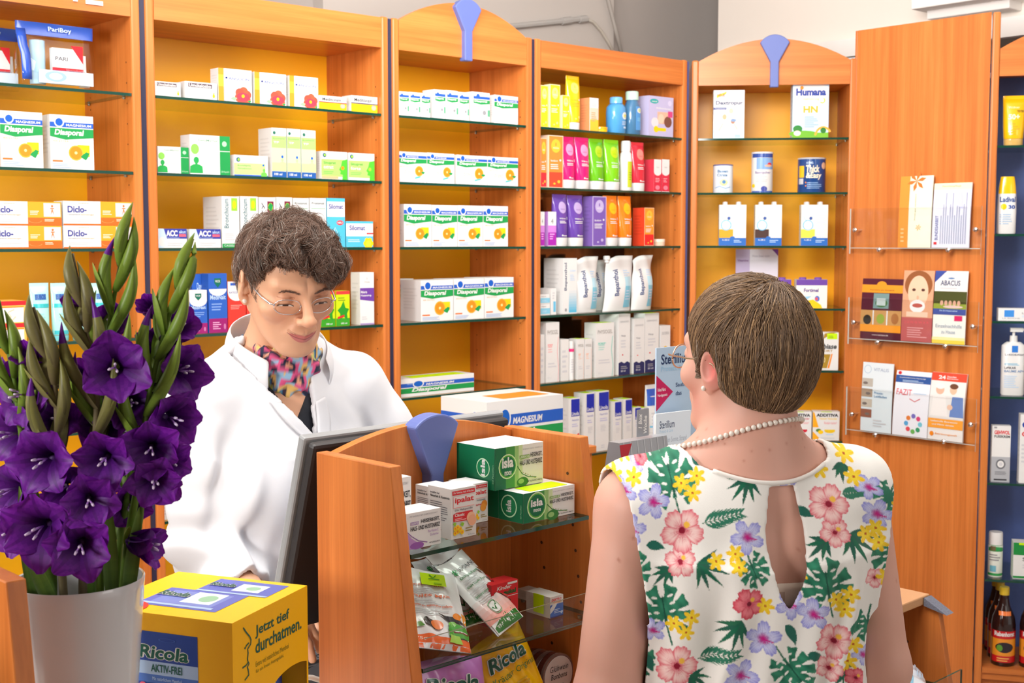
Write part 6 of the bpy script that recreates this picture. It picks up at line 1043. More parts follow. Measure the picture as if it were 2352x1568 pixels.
B = np.array(kp(w1-.26, nb+.0, zg+.022)); axes_obj(o, B, B+np.array([*KN, 0])*.95+np.array((0, 0, .25)), np.array([*KW, 0])); tag(o, 'dark red sweet bag lying in the low stand by the arm', 'bag')
# ---------------------------------------------------------------- people: smooth distance fields turned into one skin
def L3(p): return np.sqrt((p*p).sum(-1))
def ell(P, c, r, R=None):
    q = P-np.array(c); r = np.array(r)
    if R is not None: q = q@R
    a = L3(q/r); b = L3(q/(r*r)); return a*(a-1)/np.maximum(b, 1e-6)
def cap(P, a, b, ra, rb=None):
    a, b = np.array(a, float), np.array(b, float); rb = ra if rb is None else rb
    pa = P-a; ba = b-a; h = np.clip((pa@ba)/max(ba@ba, 1e-12), 0, 1); return L3(pa-h[..., None]*ba)-(ra+(rb-ra)*h)
def smin(a, b, k): h = np.maximum(k-np.abs(a-b), 0)/k; return np.minimum(a, b)-h*h*k*.25
def smax(a, b, k): return -smin(-a, -b, k)
def boxed(P, lo, hi, f, far=.25):
    """f only where P is inside lo..hi"""
    m = ((P > np.array(lo)) & (P < np.array(hi))).all(-1); d = np.full(P.shape[:-1], far)
    if m.any(): d[m] = f(P[m])
    return d
def surf(f, lo, hi, h, B=8):
    lo = np.array(lo, float); n = np.ceil((np.array(hi)-lo)/(B*h)).astype(int)
    I = np.stack(np.meshgrid(*[np.arange(k) for k in n], indexing='ij'), -1).reshape(-1, 3)
    I = I[np.abs(f(lo+(I+.5)*B*h)) < 1.15*B*h]
    off = np.stack(np.meshgrid(*[np.arange(B+1)]*3, indexing='ij'), -1)
    val = np.empty((len(I), B+1, B+1, B+1))
    for s in range(0, len(I), 400): val[s:s+400] = f((lo+(I[s:s+400, None, None, None]*B+off)*h).reshape(-1, 3)).reshape(-1, B+1, B+1, B+1)
    sg = val < 0; N_ = n*B+2; key = lambda c: (c[..., 0]*N_[1]+c[..., 1])*N_[2]+c[..., 2]
    cor = [(i, j, k) for i in (0, 1) for j in (0, 1) for k in (0, 1)]
    S = np.stack([sg[:, i:B+i, j:B+j, k:B+k] for i, j, k in cor], -1); act = S.any(-1) & ~S.all(-1)
    w = np.argwhere(act); base = I[w[:, 0]]*B+w[:, 1:]
    cv = np.stack([val[w[:, 0], w[:, 1]+i, w[:, 2]+j, w[:, 3]+k] for i, j, k in cor], -1)
    acc = np.zeros((len(w), 3)); cnt = np.zeros(len(w)); ca = np.array(cor, float)
    for a in range(8):
        for b in range(a+1, 8):
            if abs(ca[a]-ca[b]).sum() == 1:
                m = (cv[:, a] < 0) != (cv[:, b] < 0); t = np.where(m, cv[:, a]/np.where(m, cv[:, a]-cv[:, b], 1), 0)
                acc += np.where(m[:, None], ca[a]+t[:, None]*(ca[b]-ca[a]), 0); cnt += m
    V = lo+(base+acc/cnt[:, None])*h; K = key(base); od = np.argsort(K); K, V = K[od], V[od]; F = []
    for a in range(3):
        e = [0, 0, 0]; e[a] = 1; b, c = (a+1) % 3, (a+2) % 3
        s0 = sg[:, :B, :B, :B]; s1 = sg[:, e[0]:B+e[0], e[1]:B+e[1], e[2]:B+e[2]]
        w = np.argwhere(s0 != s1); p = I[w[:, 0]]*B+w[:, 1:]; ins = s0[w[:, 0], w[:, 1], w[:, 2], w[:, 3]]
        q = []
        for db, dc in ((0, 0), (-1, 0), (-1, -1), (0, -1)):
            o = p.copy(); o[:, b] += db; o[:, c] += dc; k = key(o); j = np.minimum(np.searchsorted(K, k), len(K)-1); q.append(np.where(K[j] == k, j, -1))
        q = np.stack(q, -1); ok = (q >= 0).all(-1); q, ins = q[ok], ins[ok]; F.append(np.where(ins[:, None], q, q[:, ::-1]))
    return V, np.concatenate(F)
def grad(f, V, e=.0008): return np.stack([f(V+d)-f(V-d) for d in np.eye(3)*e], -1)/(2*e)
def snap(f, V, it=3, mx=.003):
    for _ in range(it):
        d = f(V); g = grad(f, V); s = d/np.maximum((g*g).sum(-1), .2); V = V-np.clip(s, -mx, mx)[:, None]*g
    return V
def refine(V, F, mask, ng=()):
    """split the masked quads in four; neighbours get the extra points (no cracks)"""
    Q = F[mask]; E = np.sort(np.stack([Q, np.roll(Q, -1, 1)], -1).reshape(-1, 2), 1); U, inv = np.unique(E, axis=0, return_inverse=True); inv = inv.reshape(-1, 4)
    n0 = len(V); mid = n0+inv; cen = n0+len(U)+np.arange(len(Q)); V = np.concatenate([V, V[U].mean(1), V[Q].mean(1)])
    new = np.concatenate([np.stack([Q[:, i], mid[:, i], cen, mid[:, i-1]], -1) for i in range(4)])
    D = {tuple(u): n0+i for i, u in enumerate(U.tolist())}; keep = []; out = []
    touched = np.zeros(n0, bool); touched[U.ravel()] = True; R = F[~mask]; tc = touched[R].sum(1) >= 2
    for f in R[tc].tolist()+[list(x) for x in ng]:
        p = []
        for i, a in enumerate(f):
            b = f[(i+1) % len(f)]; p.append(a); m = D.get((min(a, b), max(a, b)))
            if m is not None: p.append(m)
        (out if len(p) > 4 else keep).append(p)
    parts = [new, R[~tc]]+([np.array(keep)] if keep else []); return V, np.concatenate(parts), out
def relax(V, F, n=2, m=None):
    E = np.concatenate([F[:, [0, 1]], F[:, [1, 2]], F[:, [2, 3]], F[:, [3, 0]]]); E = np.concatenate([E, E[:, ::-1]])
    for _ in range(n):
        c = np.bincount(E[:, 0], minlength=len(V)); A = np.stack([np.bincount(E[:, 0], V[E[:, 1], k], len(V)) for k in range(3)], -1)/np.maximum(c, 1)[:, None]; A[c == 0] = V[c == 0]; V = V*.4+A*.6 if m is None else np.where(m[:, None], V*.4+A*.6, V)
    return V
def skin_obj(name, V, F, mats, col, parent=None, ng=(), mi=None):
    me = bpy.data.meshes.new(name); me.from_pydata(V.tolist(), [], F.tolist()+[list(x) for x in ng]); me.materials.append(mats)
    at = me.color_attributes.new('col', 'FLOAT_COLOR', 'POINT'); at.data.foreach_set('color', np.concatenate([col, np.ones((len(V), 1))], 1).astype(np.float32).ravel())
    me.polygons.foreach_set('use_smooth', [True]*len(me.polygons)); me.update()
    o = bpy.data.objects.new(name, me); COL.objects.link(o); o.parent = parent; return o
def rotm(yaw=0, pitch=0, roll=0):
    """local (x right, y forward, z up) -> outer; pitch > 0 looks down"""
    cy, sy, cp, sp, cr, sr = math.cos(yaw), math.sin(yaw), math.cos(pitch), math.sin(pitch), math.cos(roll), math.sin(roll)
    return np.array([[cy, -sy, 0], [sy, cy, 0], [0, 0, 1]])@np.array([[1, 0, 0], [0, cp, sp], [0, -sp, cp]])@np.array([[cr, 0, sr], [0, 1, 0], [-sr, 0, cr]])
def head_sdf(P, smile=0, lidded=True, short=0):
    if short: P = P.copy(); P[:, 2] = np.where(P[:, 2] < 0, P[:, 2]*(1+short), P[:, 2])
    X = np.abs(P[:, 0]); Q = np.stack([X, P[:, 1], P[:, 2]], -1)
    d = smin(ell(Q, (0, -.014, .034), (.073, .092, .084)), ell(Q, (0, .028, -.012), (.060, .061, .088)), .03)
    d = smin(d, ell(Q, (0, .040, -.076), (.040, .042, .034)), .025)
    d = smin(d, cap(Q, (.048, .0, -.043), (.019, .068, -.098), .018, .015), .025)
    d = smin(d, ell(Q, (0, .080, -.098), (.018, .016, .016)), .02)
    d = smin(d, ell(Q, (.040, .060, -.024+.003*smile), (.025, .022, .021)), .02)
    d = smin(d, cap(Q, (.010, .086, .025), (.042, .070, .028), .008, .008), .020)
    d = smin(d, ell(Q, (0, .078, -.058), (.028, .022, .026)), .016)
    d = smax(d, -ell(Q, (.033, .099, .004), (.019, .013, .012)), .014)
    d = smin(d, cap(Q, (0, .089, .014), (0, .111, -.022), .0070, .0095), .010)
    d = smin(d, ell(Q, (0, .1135, -.028), (.0115, .011, .0095)), .008)
    d = smin(d, ell(Q, (.0125, .101, -.032), (.0068, .010, .0068)), .007)
    d = smax(d, -ell(Q, (.0062, .108, -.0395), (.0034, .0055, .004)), .003)
    d = smin(d, L3(Q-np.array((.032, .0735, .005)))-.0128, .004)
    if lidded: d = smin(d, np.maximum(L3(Q-np.array((.032, .0745, .005)))-.0137, -(Q[:, 2]-.001+.25*(Q[:, 0]-.032)**2/.012)), .0015)
    zc = -.060+.006*smile
    d = smin(d, cap(Q, (.023, .0855, zc), (.003, .0975, -.0565), .0028, .0048), .005)
    d = smin(d, cap(Q, (.019, .0870, zc-.0045), (0, .0965, -.0672), .0035, .0058), .005)
    d = smax(d, -np.minimum(cap(Q, (.025, .0885, zc-.0005), (.010, .0995, -.0615), .0014), cap(Q, (.010, .0995, -.0615), (0, .1035, -.0615), .0016)), .003)
    if smile: d = smax(d, -cap(Q, (.020, .097, -.034), (.036, .081, -.058), .0016), .010)
    Re = rotm(-.35, 0, 0)
    ear = ell(Q, (.0765, -.010, -.002), (.0075, .019, .031), Re); ear = smin(ear, ell(Q, (.073, .000, -.030), (.006, .009, .010)), .008)
    ear = smax(ear, -ell(Q, (.0840, -.007, .0), (.0060, .0105, .018), Re), .004); ear = smin(ear, ell(Q, (.0735, .003, -.008), (.005, .005, .008)), .004)
    return smin(d, ear, .006)
def finger(P, pts, r0, r1):
    d = None; n = len(pts)-1
    for i in range(n):
        q = cap(P, pts[i], pts[i+1], r0+(r1-r0)*i/n, r0+(r1-r0)*(i+1)/n); d = q if d is None else smin(d, q, .004)
    return d
def hand_sdf(P, W, R, s):
    """hand at wrist W; R columns: across (towards thumb*s), along fingers, back of hand up"""
    Q = (P-np.array(W))@R; Q = Q*np.array((s, 1, 1))
    d = ell(Q, (0, .045, 0), (.040, .052, .015)); d = smin(d, cap(Q, (0, -.02, 0), (0, .02, 0), .026, .028), .02)
    for x, l, c in ((.028, .068, .9), (.009, .076, 1), (-.010, .070, 1.05), (-.028, .056, 1.15)):
        a = np.array((x, .085-abs(x)*.25, .002)); k = l/3; p = [a]
        for j, an in enumerate((.25*c, .65*c, 1.0*c)): p.append(p[-1]+k*np.array((x*.15, math.cos(an), -math.sin(an))))
        d = smin(d, finger(Q, p, .0085, .0065), .004)
    d = smin(d, finger(Q, [np.array((.030, .022, -.004)), np.array((.052, .048, -.012)), np.array((.058, .072, -.020)), np.array((.052, .090, -.026))], .011, .0075), .008)
    return d
# ---- hair -------------------------------------------------------------------------------------------------------
def hair_mat(name, c1, c2, rough=.42):
    def b(nt, p):
        a = N(nt, 'ShaderNodeAttribute'); a.attribute_name = 'col'; nt.links.new(a.outputs['Color'], p.inputs['Base Color'])
        p.inputs['Specular IOR Level'].default_value = .5
    return mat(name, rough=rough, build=b)
def strands(name, P, cols, r, m, parent):
    """P: n x k x 3"""
    n, k = P.shape[:2]; cu = bpy.data.hair_curves.new(name); cu.add_curves([k]*n)
    cu.attributes['position'].data.foreach_set('vector', P.reshape(-1).astype(np.float32))
    ra = cu.attributes.get('radius') or cu.attributes.new('radius', 'FLOAT', 'POINT'); t = np.linspace(0, 1, k); ra.data.foreach_set('value', np.tile(r*(1-.75*t**3), n).astype(np.float32))
    ca = cu.attributes.new('col', 'FLOAT_COLOR', 'POINT'); ca.data.foreach_set('color', np.repeat(np.concatenate([cols, np.ones((n, 1))], 1), k, 0).astype(np.float32).ravel())
    cu.materials.append(m); o = bpy.data.objects.new(name, cu); COL.objects.link(o); o.parent = parent; return o
def fold_noise(P, seed, sc, n=5, ani=(1, 1, 1)):
    g = np.random.default_rng(seed); d = np.zeros(len(P)); q = P*np.array(ani)
    for i in range(n):
        k = g.normal(size=3); k /= np.linalg.norm(k); d += np.sin((q@k)*sc*(1+.6*i)+g.uniform(0, 6.3)+1.5*np.sin((q@np.roll(k, 1))*sc*.7+i))/(1+.5*i)
    return d/2.2
m_skin = mat('skin', rough=.48, attr=True, sss=.12, spec=.4)
SKA, SKB = srgb(224, 170, 136), srgb(218, 166, 148)
def legs(P, hz=.86, s=1):
    d = None
    for x in (-1, 1):
        q = smin(cap(P, (.085*x, 0, hz), (.082*x, .012, .47), .085, .055), cap(P, (.082*x, .012, .47), (.082*x, -.01, .08), .052, .034), .03)
        q = smin(q, cap(P, (.084*x, -.02, .05), (.092*x, .14, .035), .036, .028), .03); d = q if d is None else smin(d, q, .03)
    return d
def cloth_mat(name, sc=900, bump=.15, rough=.75, col=None):
    def b(nt, p):
        tc = N(nt, 'ShaderNodeTexCoord'); n = N(nt, 'ShaderNodeTexNoise'); n.inputs['Scale'].default_value = sc; bp = N(nt, 'ShaderNodeBump'); bp.inputs['Strength'].default_value = bump; bp.inputs['Distance'].default_value = .001
        nt.links.new(tc.outputs['Object'], n.inputs[0]); nt.links.new(n.outputs[0], bp.inputs['Height']); nt.links.new(bp.outputs[0], p.inputs['Normal'])
    return mat(name, col or (.8, .8, .8), rough, attr=col is None, build=b, sheen=.1, spec=.25)
m_cloth = cloth_mat('printed_cotton'); m_lab = cloth_mat('white_coat_cotton', col=(.71, .71, .74), bump=.08); m_dark = cloth_mat('dark_cloth', col=(.02, .022, .03)); m_shoe = mat('black_shoe_leather', (.03, .028, .028), .35)
m_gold = mat('gold_frame', (.62, .45, .32), .2, metal=1); m_steel = mat('steel_frame', (.70, .70, .72), .2, metal=1); m_lens = mat('lens', build=glass_build((.97, .97, .97), ior=1.28))
m_pearl = mat('pearl', (.84, .76, .68), .18, coat=.6)
def lens_part(name, parent, HL, pts, y, m, curve=.004):
    b = MB(); n = len(pts); c = (sum(p[0] for p in pts)/n, sum(p[1] for p in pts)/n); R = []
    for s, dy in ((1, 0), (.5, curve*.8), (.02, curve)): R.append([HL((c[0]+(p[0]-c[0])*s, y(c[0]+(p[0]-c[0])*s)+dy, c[1]+(p[1]-c[1])*s)) for p in pts+[pts[0]]])
    b.grid(R); return b.build(name, m, parent=parent, smooth=True)
def shoes(parent, x0=.088):
    for x in (-x0, x0):
        b = MB(); secs = []
        for i in range(11):
            t = i/10; y = -.065+.25*t; w = .034+.014*math.sin(min(1, t*1.3)*math.pi)*1-.008*t; hh = .085*(1-t)**.8+.03*(1-(2*t-1)**6)
            secs.append([(x+w*math.copysign(abs(math.cos(a))**.7, math.cos(a)), y, .001+max(0, hh*.5+hh*.5*math.sin(a))) for a in [2*math.pi*j/16 for j in range(17)]])
        b.grid(secs); b.add(secs[0][:-1], [tuple(range(16))]); b.add(secs[-1][:-1], [tuple(range(16))[::-1]]); b.build('shoe', m_shoe, parent=parent, smooth=True)
def follow(f, P0, dirs, n, step, off=0, jit=0, g=None, grav=0):
    """n-step paths over the surface f = off, steered by dirs(P)"""
    P = P0.copy(); out = [P.copy()]; D = None
    for i in range(n):
        gr = grad(f, P); gr /= np.maximum(L3(gr), 1e-6)[:, None]; d = dirs(P, i); d[:, 2] -= grav
        d = d-gr*(d*gr).sum(-1)[:, None]; d /= np.maximum(L3(d), 1e-6)[:, None]; D = d if D is None else D*.55+d*.45
        P = P+D*step[:, None]; o = off[:, None] if hasattr(off, 'shape') else off; P = P-(f(P)[:, None]-o)*gr; out.append(P.copy())
    return np.stack(out, 1)
# ================================================================ the customer, seen from behind
CR = np.array([.318, 1.72, 0]); CYAW = math.radians(17); CM = rotm(CYAW)
cu_ = empty('person', tuple(CR), CYAW); tag(cu_, 'customer with short brown hair in a floral sleeveless top, back to us', 'person')
toL = lambda W: CM.T@(np.array(W)-CR)
HC = toL((.316, 1.715, 1.497)); HR = CM.T@rotm(math.radians(36), math.radians(-3), math.radians(-3))
KC = .92; HRk, HRi = HR*KC, HR/KC
HLc = lambda p: tuple(HC+HRk@np.array(p))
def cu_arms(P, dr=0, stop=None):
    d = None
    for s in (-1, 1):
        sh, el = (.165*s, -.004, 1.305), (.207*s, -.018, 1.055)
        q = cap(P, sh, el, .050+dr, .043+dr)
        if stop is None:
            wr = (.105*s if s > 0 else -.075, .145, 1.03); q = smin(q, cap(P, el, wr, .041, .026), .02)
        d = q if d is None else np.minimum(d, q)
    return d
def cu_torso(P):
    d = smin(ell(P, (0, .012, 1.205), (.150, .108, .175)), ell(P, (0, .012, 1.02), (.150, .112, .2)), .06)
    d = smin(d, ell(P, (0, .0, .86), (.178, .130, .16)), .06)
    d = smin(d, cap(np.stack([np.abs(P[:, 0]), P[:, 1], P[:, 2]], -1), (.0, -.012, 1.312), (.155, -.004, 1.303), .062, .048), .05)
    nb = np.array((HC[0]*.4, -.012, 1.36)); d = smin(d, cap(np.stack([np.abs(P[:, 0]), P[:, 1], P[:, 2]], -1), (.03, -.016, 1.368), (.135, -.010, 1.316), .040, .038), .045)
    X = np.stack([np.abs(P[:, 0]), P[:, 1], P[:, 2]], -1); d = smin(d, ell(X, (.07, .085, 1.165), (.07, .06, .065)), .04)
    X2 = X; d = smin(d, ell(X2, (.070, -.056, 1.245), (.06, .042, .075)), .05)
    return d
HANDS = [(s, (.105*s if s > 0 else -.075, .145, 1.03), (lambda s: np.stack([(-s*np.array((1, .0, 0))), np.array((0., 1, 0)), np.array((0, 0, 1.))], -1)@np.eye(3))(s)) for s in (-1, 1)]
def cu_hands(P):
    d = None
    for s, W, R in HANDS:
        y = np.array((-.30*s if s > 0 else .35, .92, -.03)); y /= np.linalg.norm(y); z = np.array((0, .2, 1.)); z -= y*(z@y); z /= np.linalg.norm(z); x = np.cross(y, z)
        q = hand_sdf(P, np.array(W)+y*.012, np.stack([x, y, z], -1), -1 if s > 0 else 1); d = q if d is None else np.minimum(d, q)
    return d
def cu_neck(P): return boxed(P, (-.2, -.25, 1.25), (.2, .25, 1.65), lambda p: cap(p, HC+HRk@np.array((0, -.022, -.045)), (-.006, -.022, 1.352), .055, .062))
def cu_tn(P): return smin(boxed(P, (-.35, -.3, .55), (.35, .3, 1.5), cu_torso), cu_neck(P), .045)
def cu_skin(P):
    H = boxed(P, HC-.17, HC+.17, lambda p: head_sdf((p-HC)@HRi)*KC)
    d = cu_tn(P); d = smin(d, H, .022)
    d = smin(d, boxed(P, (-.35, -.15, .85), (.35, .4, 1.42), cu_arms), .03)
    d = smin(d, boxed(P, (-.3, .08, .8), (.3, .42, 1.1), cu_hands), .012)
    return smin(d, boxed(P, (-.2, -.2, -.02), (.2, .25, 1.0), legs), .04)
V, F = surf(cu_skin, (-.33, -.2, -.02), (.33, .42, 1.68), .005)
ctr = V[F].mean(1); hm = (L3(ctr-HC) < .16); V, F, ng = refine(V, F, hm | ((ctr[:, 2] > .98) & (ctr[:, 1] > .12)))
ctr = V[F].mean(1); loc = (ctr-HC)@HRi; V, F, ng = refine(V, F, (np.abs(loc[:, 0]) < .1) & (loc[:, 0] < -.05) & (np.abs(loc[:, 1]) < .05) & (np.abs(loc[:, 2]) < .05), ng)
V = snap(cu_skin, V)
lo_ = (V-HC)@HRi; c = np.tile(np.array(SKB), (len(V), 1)); n_ = fold_noise(V, 3, 45)[:, None]; c = c*(1+.035*n_)
red = np.exp(-((lo_[:, 0]+.079)**2/.012**2+(lo_[:, 1]+.015)**2/.016**2+(lo_[:, 2]+.0)**2/.03**2))[:, None]; c = c*(1-red*np.array((.0, .55, .5)))  # red ear tint: glow of light from behind, put into the skin colour
blush = np.exp(-((lo_[:, 0]+.05)**2/.02**2+(lo_[:, 1]-.045)**2/.02**2+(lo_[:, 2]+.055)**2/.03**2))[:, None]; c = c*(1-blush*np.array((.0, .18, .16)))
g_ = np.random.default_rng(4); back = np.where((V[:, 1] < 0) & (V[:, 2] > 1.12) & (V[:, 2] < 1.42))[0]
for i in g_.choice(back, 46): q = np.exp(-L3(V-V[i])**2/(g_.uniform(.0013, .0026))**2)[:, None]; c = c*(1-q*np.array((.25, .42, .5))*g_.uniform(.5, 1))
skin_c = skin_obj('body', V, F, m_skin, np.clip(c, 0, 1), cu_, ng)
# -- dress --------------------------------------------------------------------------------------------------------
def cu_dress_solid(P):
    d = smin(cu_tn(P)-.007, ell(P, (0, .012, 1.18), (.158, .116, .21)), .02)
    r = np.sqrt((P[:, 0]/1.35)**2+(P[:, 1]-.008)**2)-(.118+.05*np.clip(1.15-P[:, 2], 0, .7)); col = np.maximum(r*.85, P[:, 2]-1.22); d = smin(d, col, .07)
    d = smin(d, boxed(P, (-.4, -.2, 1.0), (.4, .2, 1.45), lambda p: np.maximum(cu_arms(p, .013, 1), 1.168+.25*(np.abs(p[:, 0])-.17)-p[:, 2])), .03)
    a = np.arctan2(P[:, 0], -P[:, 1]); lower = np.clip((1.30-P[:, 2])/.25, 0, 1)
    d += .011*lower*np.sin(a*15+2*np.sin(P[:, 2]*14)+1)*np.exp(-(np.abs(P[:, 0])-.09)**2/.07**2)+.0048*fold_noise(P, 12, 38, 4, (1, 1, .45))*np.clip((1.36-P[:, 2])/.06, 0, 1)
    d += -.003*np.exp(-((P[:, 0]+.10)**2/.018**2))*lower*np.sin(P[:, 2]*60+P[:, 0]*90)*.5
    return d
def keyhole(P):
    z = P[:, 2]; t = np.clip((1.342-z)/.155, 0, 1); hw = .0275*np.clip(1-t**4.2, 0, 1)**.8*np.clip(.68+.9*t, 0, 1)
    return np.maximum(np.maximum(np.abs(P[:, 0]-.004)-hw, np.maximum(z-1.342, 1.187-z)), P[:, 1]+.02)
def cu_dress(P):
    s = cu_dress_solid(P); d = np.maximum(s, -(s+.0052))
    X = np.abs(P[:, 0]); lim = np.where(P[:, 0] < 0, .198-.16*np.clip(1.35-P[:, 2], 0, 2)-.6*np.clip(1.165-P[:, 2], -.0, 0), .205-.20*np.clip(1.35-P[:, 2], 0, 2))
    lim = np.where(P[:, 2] < 1.150, 9, lim); arm = boxed(P, (-.4, -.2, .8), (.4, .2, 1.45), lambda p: cu_arms(p, .004, 1))
    d = np.maximum(d, X-lim); d = np.maximum(d, -arm)
    fy = np.clip((P[:, 1]+.02)/.07, 0, 1); zl = (1.3475+2.3*X*X)*(1-fy)+1.322*fy+.15*np.clip(X-.095, 0, 1)*10; d = np.maximum(d, P[:, 2]-np.where(X > .125, 9, zl))
    d = np.maximum(d, -keyhole(P)); return np.maximum(d, .62-P[:, 2])
V, F = surf(cu_dress, (-.30, -.22, .60), (.30, .24, 1.42), .0027); V = relax(V, F, 2)
ctr = V[F].mean(1); V, F, ng = refine(V, F, (ctr[:, 1] < .06) & (ctr[:, 2] > 1.0))
# floral print: motifs laid out on the flat cloth (1 unit of the raster = 0.56 mm)
RW_, RH_ = 720, 620; X0, Y0 = 1375, 1000
IMG = np.ones((RH_, RW_, 3))*np.array(srgb(240, 238, 233)); YY, XX = np.mgrid[0:RH_, 0:RW_]; XX = XX+X0; YY = YY+Y0
def put(mask, col, al=1): IMG[mask] = IMG[mask]*(1-al)+np.array(col)*al if np.ndim(col) == 1 else col[mask]
def win(cx, cy, r): return max(0, int(cy-r-Y0)), min(RH_, int(cy+r-Y0)+1), max(0, int(cx-r-X0)), min(RW_, int(cx+r-X0)+1)
def polar(cx, cy, r):
    a, b, c, d = win(cx, cy, r*1.25)
    if a >= b or c >= d: return None
    dx, dy = XX[a:b, c:d]-cx, YY[a:b, c:d]-cy; return (slice(a, b), slice(c, d)), np.hypot(dx, dy)/r, np.arctan2(dy, dx), dx/r, dy/r
def blend(a, b, t): return np.asarray(a)*(1-t[..., None])+np.asarray(b)*t[..., None]
def hibiscus(cx, cy, r, kind=0, rot=0.):
    q = polar(cx, cy, r)
    if q is None: return
    S, p, t, _, _ = q; t = t+rot; pet = np.abs(np.cos(2.5*t)); R = .70+.30*pet**.6+.035*np.sin(17*t)+.02*np.sin(31*t)
    edge, mid, heart = (srgb(222, 98, 115), srgb(249, 212, 208), srgb(140, 15, 45)) if kind == 0 else (srgb(200, 40, 70), srgb(235, 130, 140), srgb(120, 10, 40))
    st = .5+.5*np.sin(t*40+3*np.sin(t*7)); k = np.clip(p/R, 0, 1)
    c = blend(mid, edge, np.clip((k-.62)/.38+.25*(st-.5), 0, 1)**1.3); c = blend(c, edge, np.clip(1-pet*3.2, 0, 1)*.9*np.clip(k*2, 0, 1)); c = blend(c, srgb(205, 50, 85), np.clip(1.15-k*2.1+.5*(st-.5), 0, 1)); c = blend(c, heart, (p < .15).astype(float))
    m = p < R; I = IMG[S]; I[m] = c[m]
    q2 = polar(cx+r*.22, cy-r*.25, r*.28)
    if q2: S2, p2, *_ = q2; IMG[S2][p2 < .5] = srgb(245, 190, 70)
def violet(cx, cy, r, rot=0.):
    q = polar(cx, cy, r)
    if q is None: return
    S, p, t, _, _ = q; t = t+rot; R = .42+.58*np.abs(np.cos(2.5*t))**.7+.03*np.sin(23*t); st = .5+.5*np.sin(t*46+2*np.sin(t*9)); k = np.clip(p/R, 0, 1)
    c = blend(srgb(205, 208, 242), srgb(135, 135, 215), np.clip((k-.55)*1.9+.5*(st-.5), 0, 1)); c = blend(c, srgb(110, 60, 165), np.clip(1.0-k*1.9+.6*(st-.5), 0, 1)); c = blend(c, srgb(195, 20, 125), np.clip(1.15-p*3.2, 0, 1)); m = p < R; IMG[S][m] = c[m]
    for i in range(9): stroke([(cx, cy), (cx+r*.62*math.cos(.5+.12*i), cy+r*.5*math.sin(.3+.05*i))], 2.2 if i == 0 else .6, srgb(190, 25, 130))
def yellow(cx, cy, r, rot=0.):
    q = polar(cx, cy, r)
    if q is None: return
    S, p, t, _, _ = q; t = t+rot+cx; R = .45+.55*np.abs(np.cos(3*t))**1.2; m = p < R; c = blend(srgb(250, 225, 60), srgb(240, 190, 20), np.clip(p+.3*np.sin(t*18), 0, 1)); IMG[S][m] = c[m]; IMG[S][p < .14] = srgb(190, 90, 30)
def poly_mask(S, pts):
    x, y = XX[S], YY[S]; m = np.zeros(x.shape, bool); n = len(pts)
    for i in range(n):
        (x1, y1), (x2, y2) = pts[i], pts[(i+1) % n]
        if y1 != y2: m ^= ((y1 > y) != (y2 > y)) & (x < (x2-x1)*(y-y1)/(y2-y1)+x1)
    return m
def blob(pts, col):
    P = np.array(pts); a, b, c, d = win(*P.mean(0), np.abs(P-P.mean(0)).max()+2)
    if a < b and c < d: S = (slice(a, b), slice(c, d)); IMG[S][poly_mask(S, pts)] = col
def stroke(pts, w, col):
    P = np.array(pts, float); d = np.gradient(P, axis=0); n = np.stack([-d[:, 1], d[:, 0]], -1); n /= np.maximum(np.linalg.norm(n, axis=1), 1e-6)[:, None]
    blob((P+n*w/2).tolist()+(P-n*w/2)[::-1].tolist(), col)
def blade(x, y, a, l, w, col, bend=.2):
    pts = []
    for s in (1, -1):
        for i in (range(9) if s > 0 else range(8, -1, -1)):
            t = i/8; q = a+bend*(t-.3); u = t*l; v = s*w/2*math.sin(math.pi*min(1, t**.75))*(1-.1*t); pts.append((x+u*math.cos(q)-v*math.sin(q), y+u*math.sin(q)+v*math.cos(q)))
    blob(pts, col)
def palm(x, y, a, l, n=7, spread=1.1, w=11):
    for i in range(n):
        f = i/(n-1)*2-1; c = srgb(18+8*(i % 3), 92+10*(i % 2), 74); blade(x, y, a+f*spread, l*(1-.35*abs(f)), w, c, .25*f)
def frond(x, y, a, l, n=9, w=6.5):
    ca, sa = math.cos(a), math.sin(a); stroke([(x, y), (x+l*ca, y+l*sa)], 1.6, srgb(60, 110, 80))
    for i in range(n):
        t = (i+.6)/n
        for s in (-1, 1): blade(x+l*t*ca, y+l*t*sa, a+s*.75, l*.42*(1-.6*t)+4, w, srgb(45, 120, 95), -s*.3)
def monstera(cx, cy, r, a=math.pi/2):
    q = polar(cx, cy, r)
    if q is None: return
    S, p, t, dx, dy = q; ca, sa = math.cos(a), math.sin(a); u, v = dx*ca+dy*sa, -dx*sa+dy*ca   # u along the midrib to the tip
    th = np.arctan2(v, u); R = np.clip(.98-.12*np.abs(th)/math.pi+.06*np.cos(2*th), .1, 1.1); R = np.where(np.abs(th) > 2.7, R*.55, R)
    lob = np.sin(np.abs(th)*9+.3+1.2*p); k = p/R; m = (k < 1-.06*np.abs(lob)) & ~((lob > .62) & (k > .50+.5*(1-lob)))
    hol = np.zeros_like(m)
    for i in range(-2, 3):
        for s in (-1, 1): hol |= ((u-.27*i-.02-.3*(np.abs(v)-.27))**2/.045**2+(np.abs(v)-.27-.03*(i % 2))**2/.10**2 < 1) & (np.sign(v) == s)
    m &= ~hol; c = blend(srgb(24, 100, 76), srgb(52, 140, 108), np.clip(.5+.5*np.sin(u*9+v*6)*np.cos(v*11), 0, 1)); c = blend(c, srgb(20, 80, 65), (np.abs(v) < .025).astype(float)); IMG[S][m] = c[m]
    stroke([(cx-r*.5*ca, cy-r*.5*sa), (cx-r*1.15*ca+4, cy-r*1.15*sa)], 4, srgb(30, 105, 80))
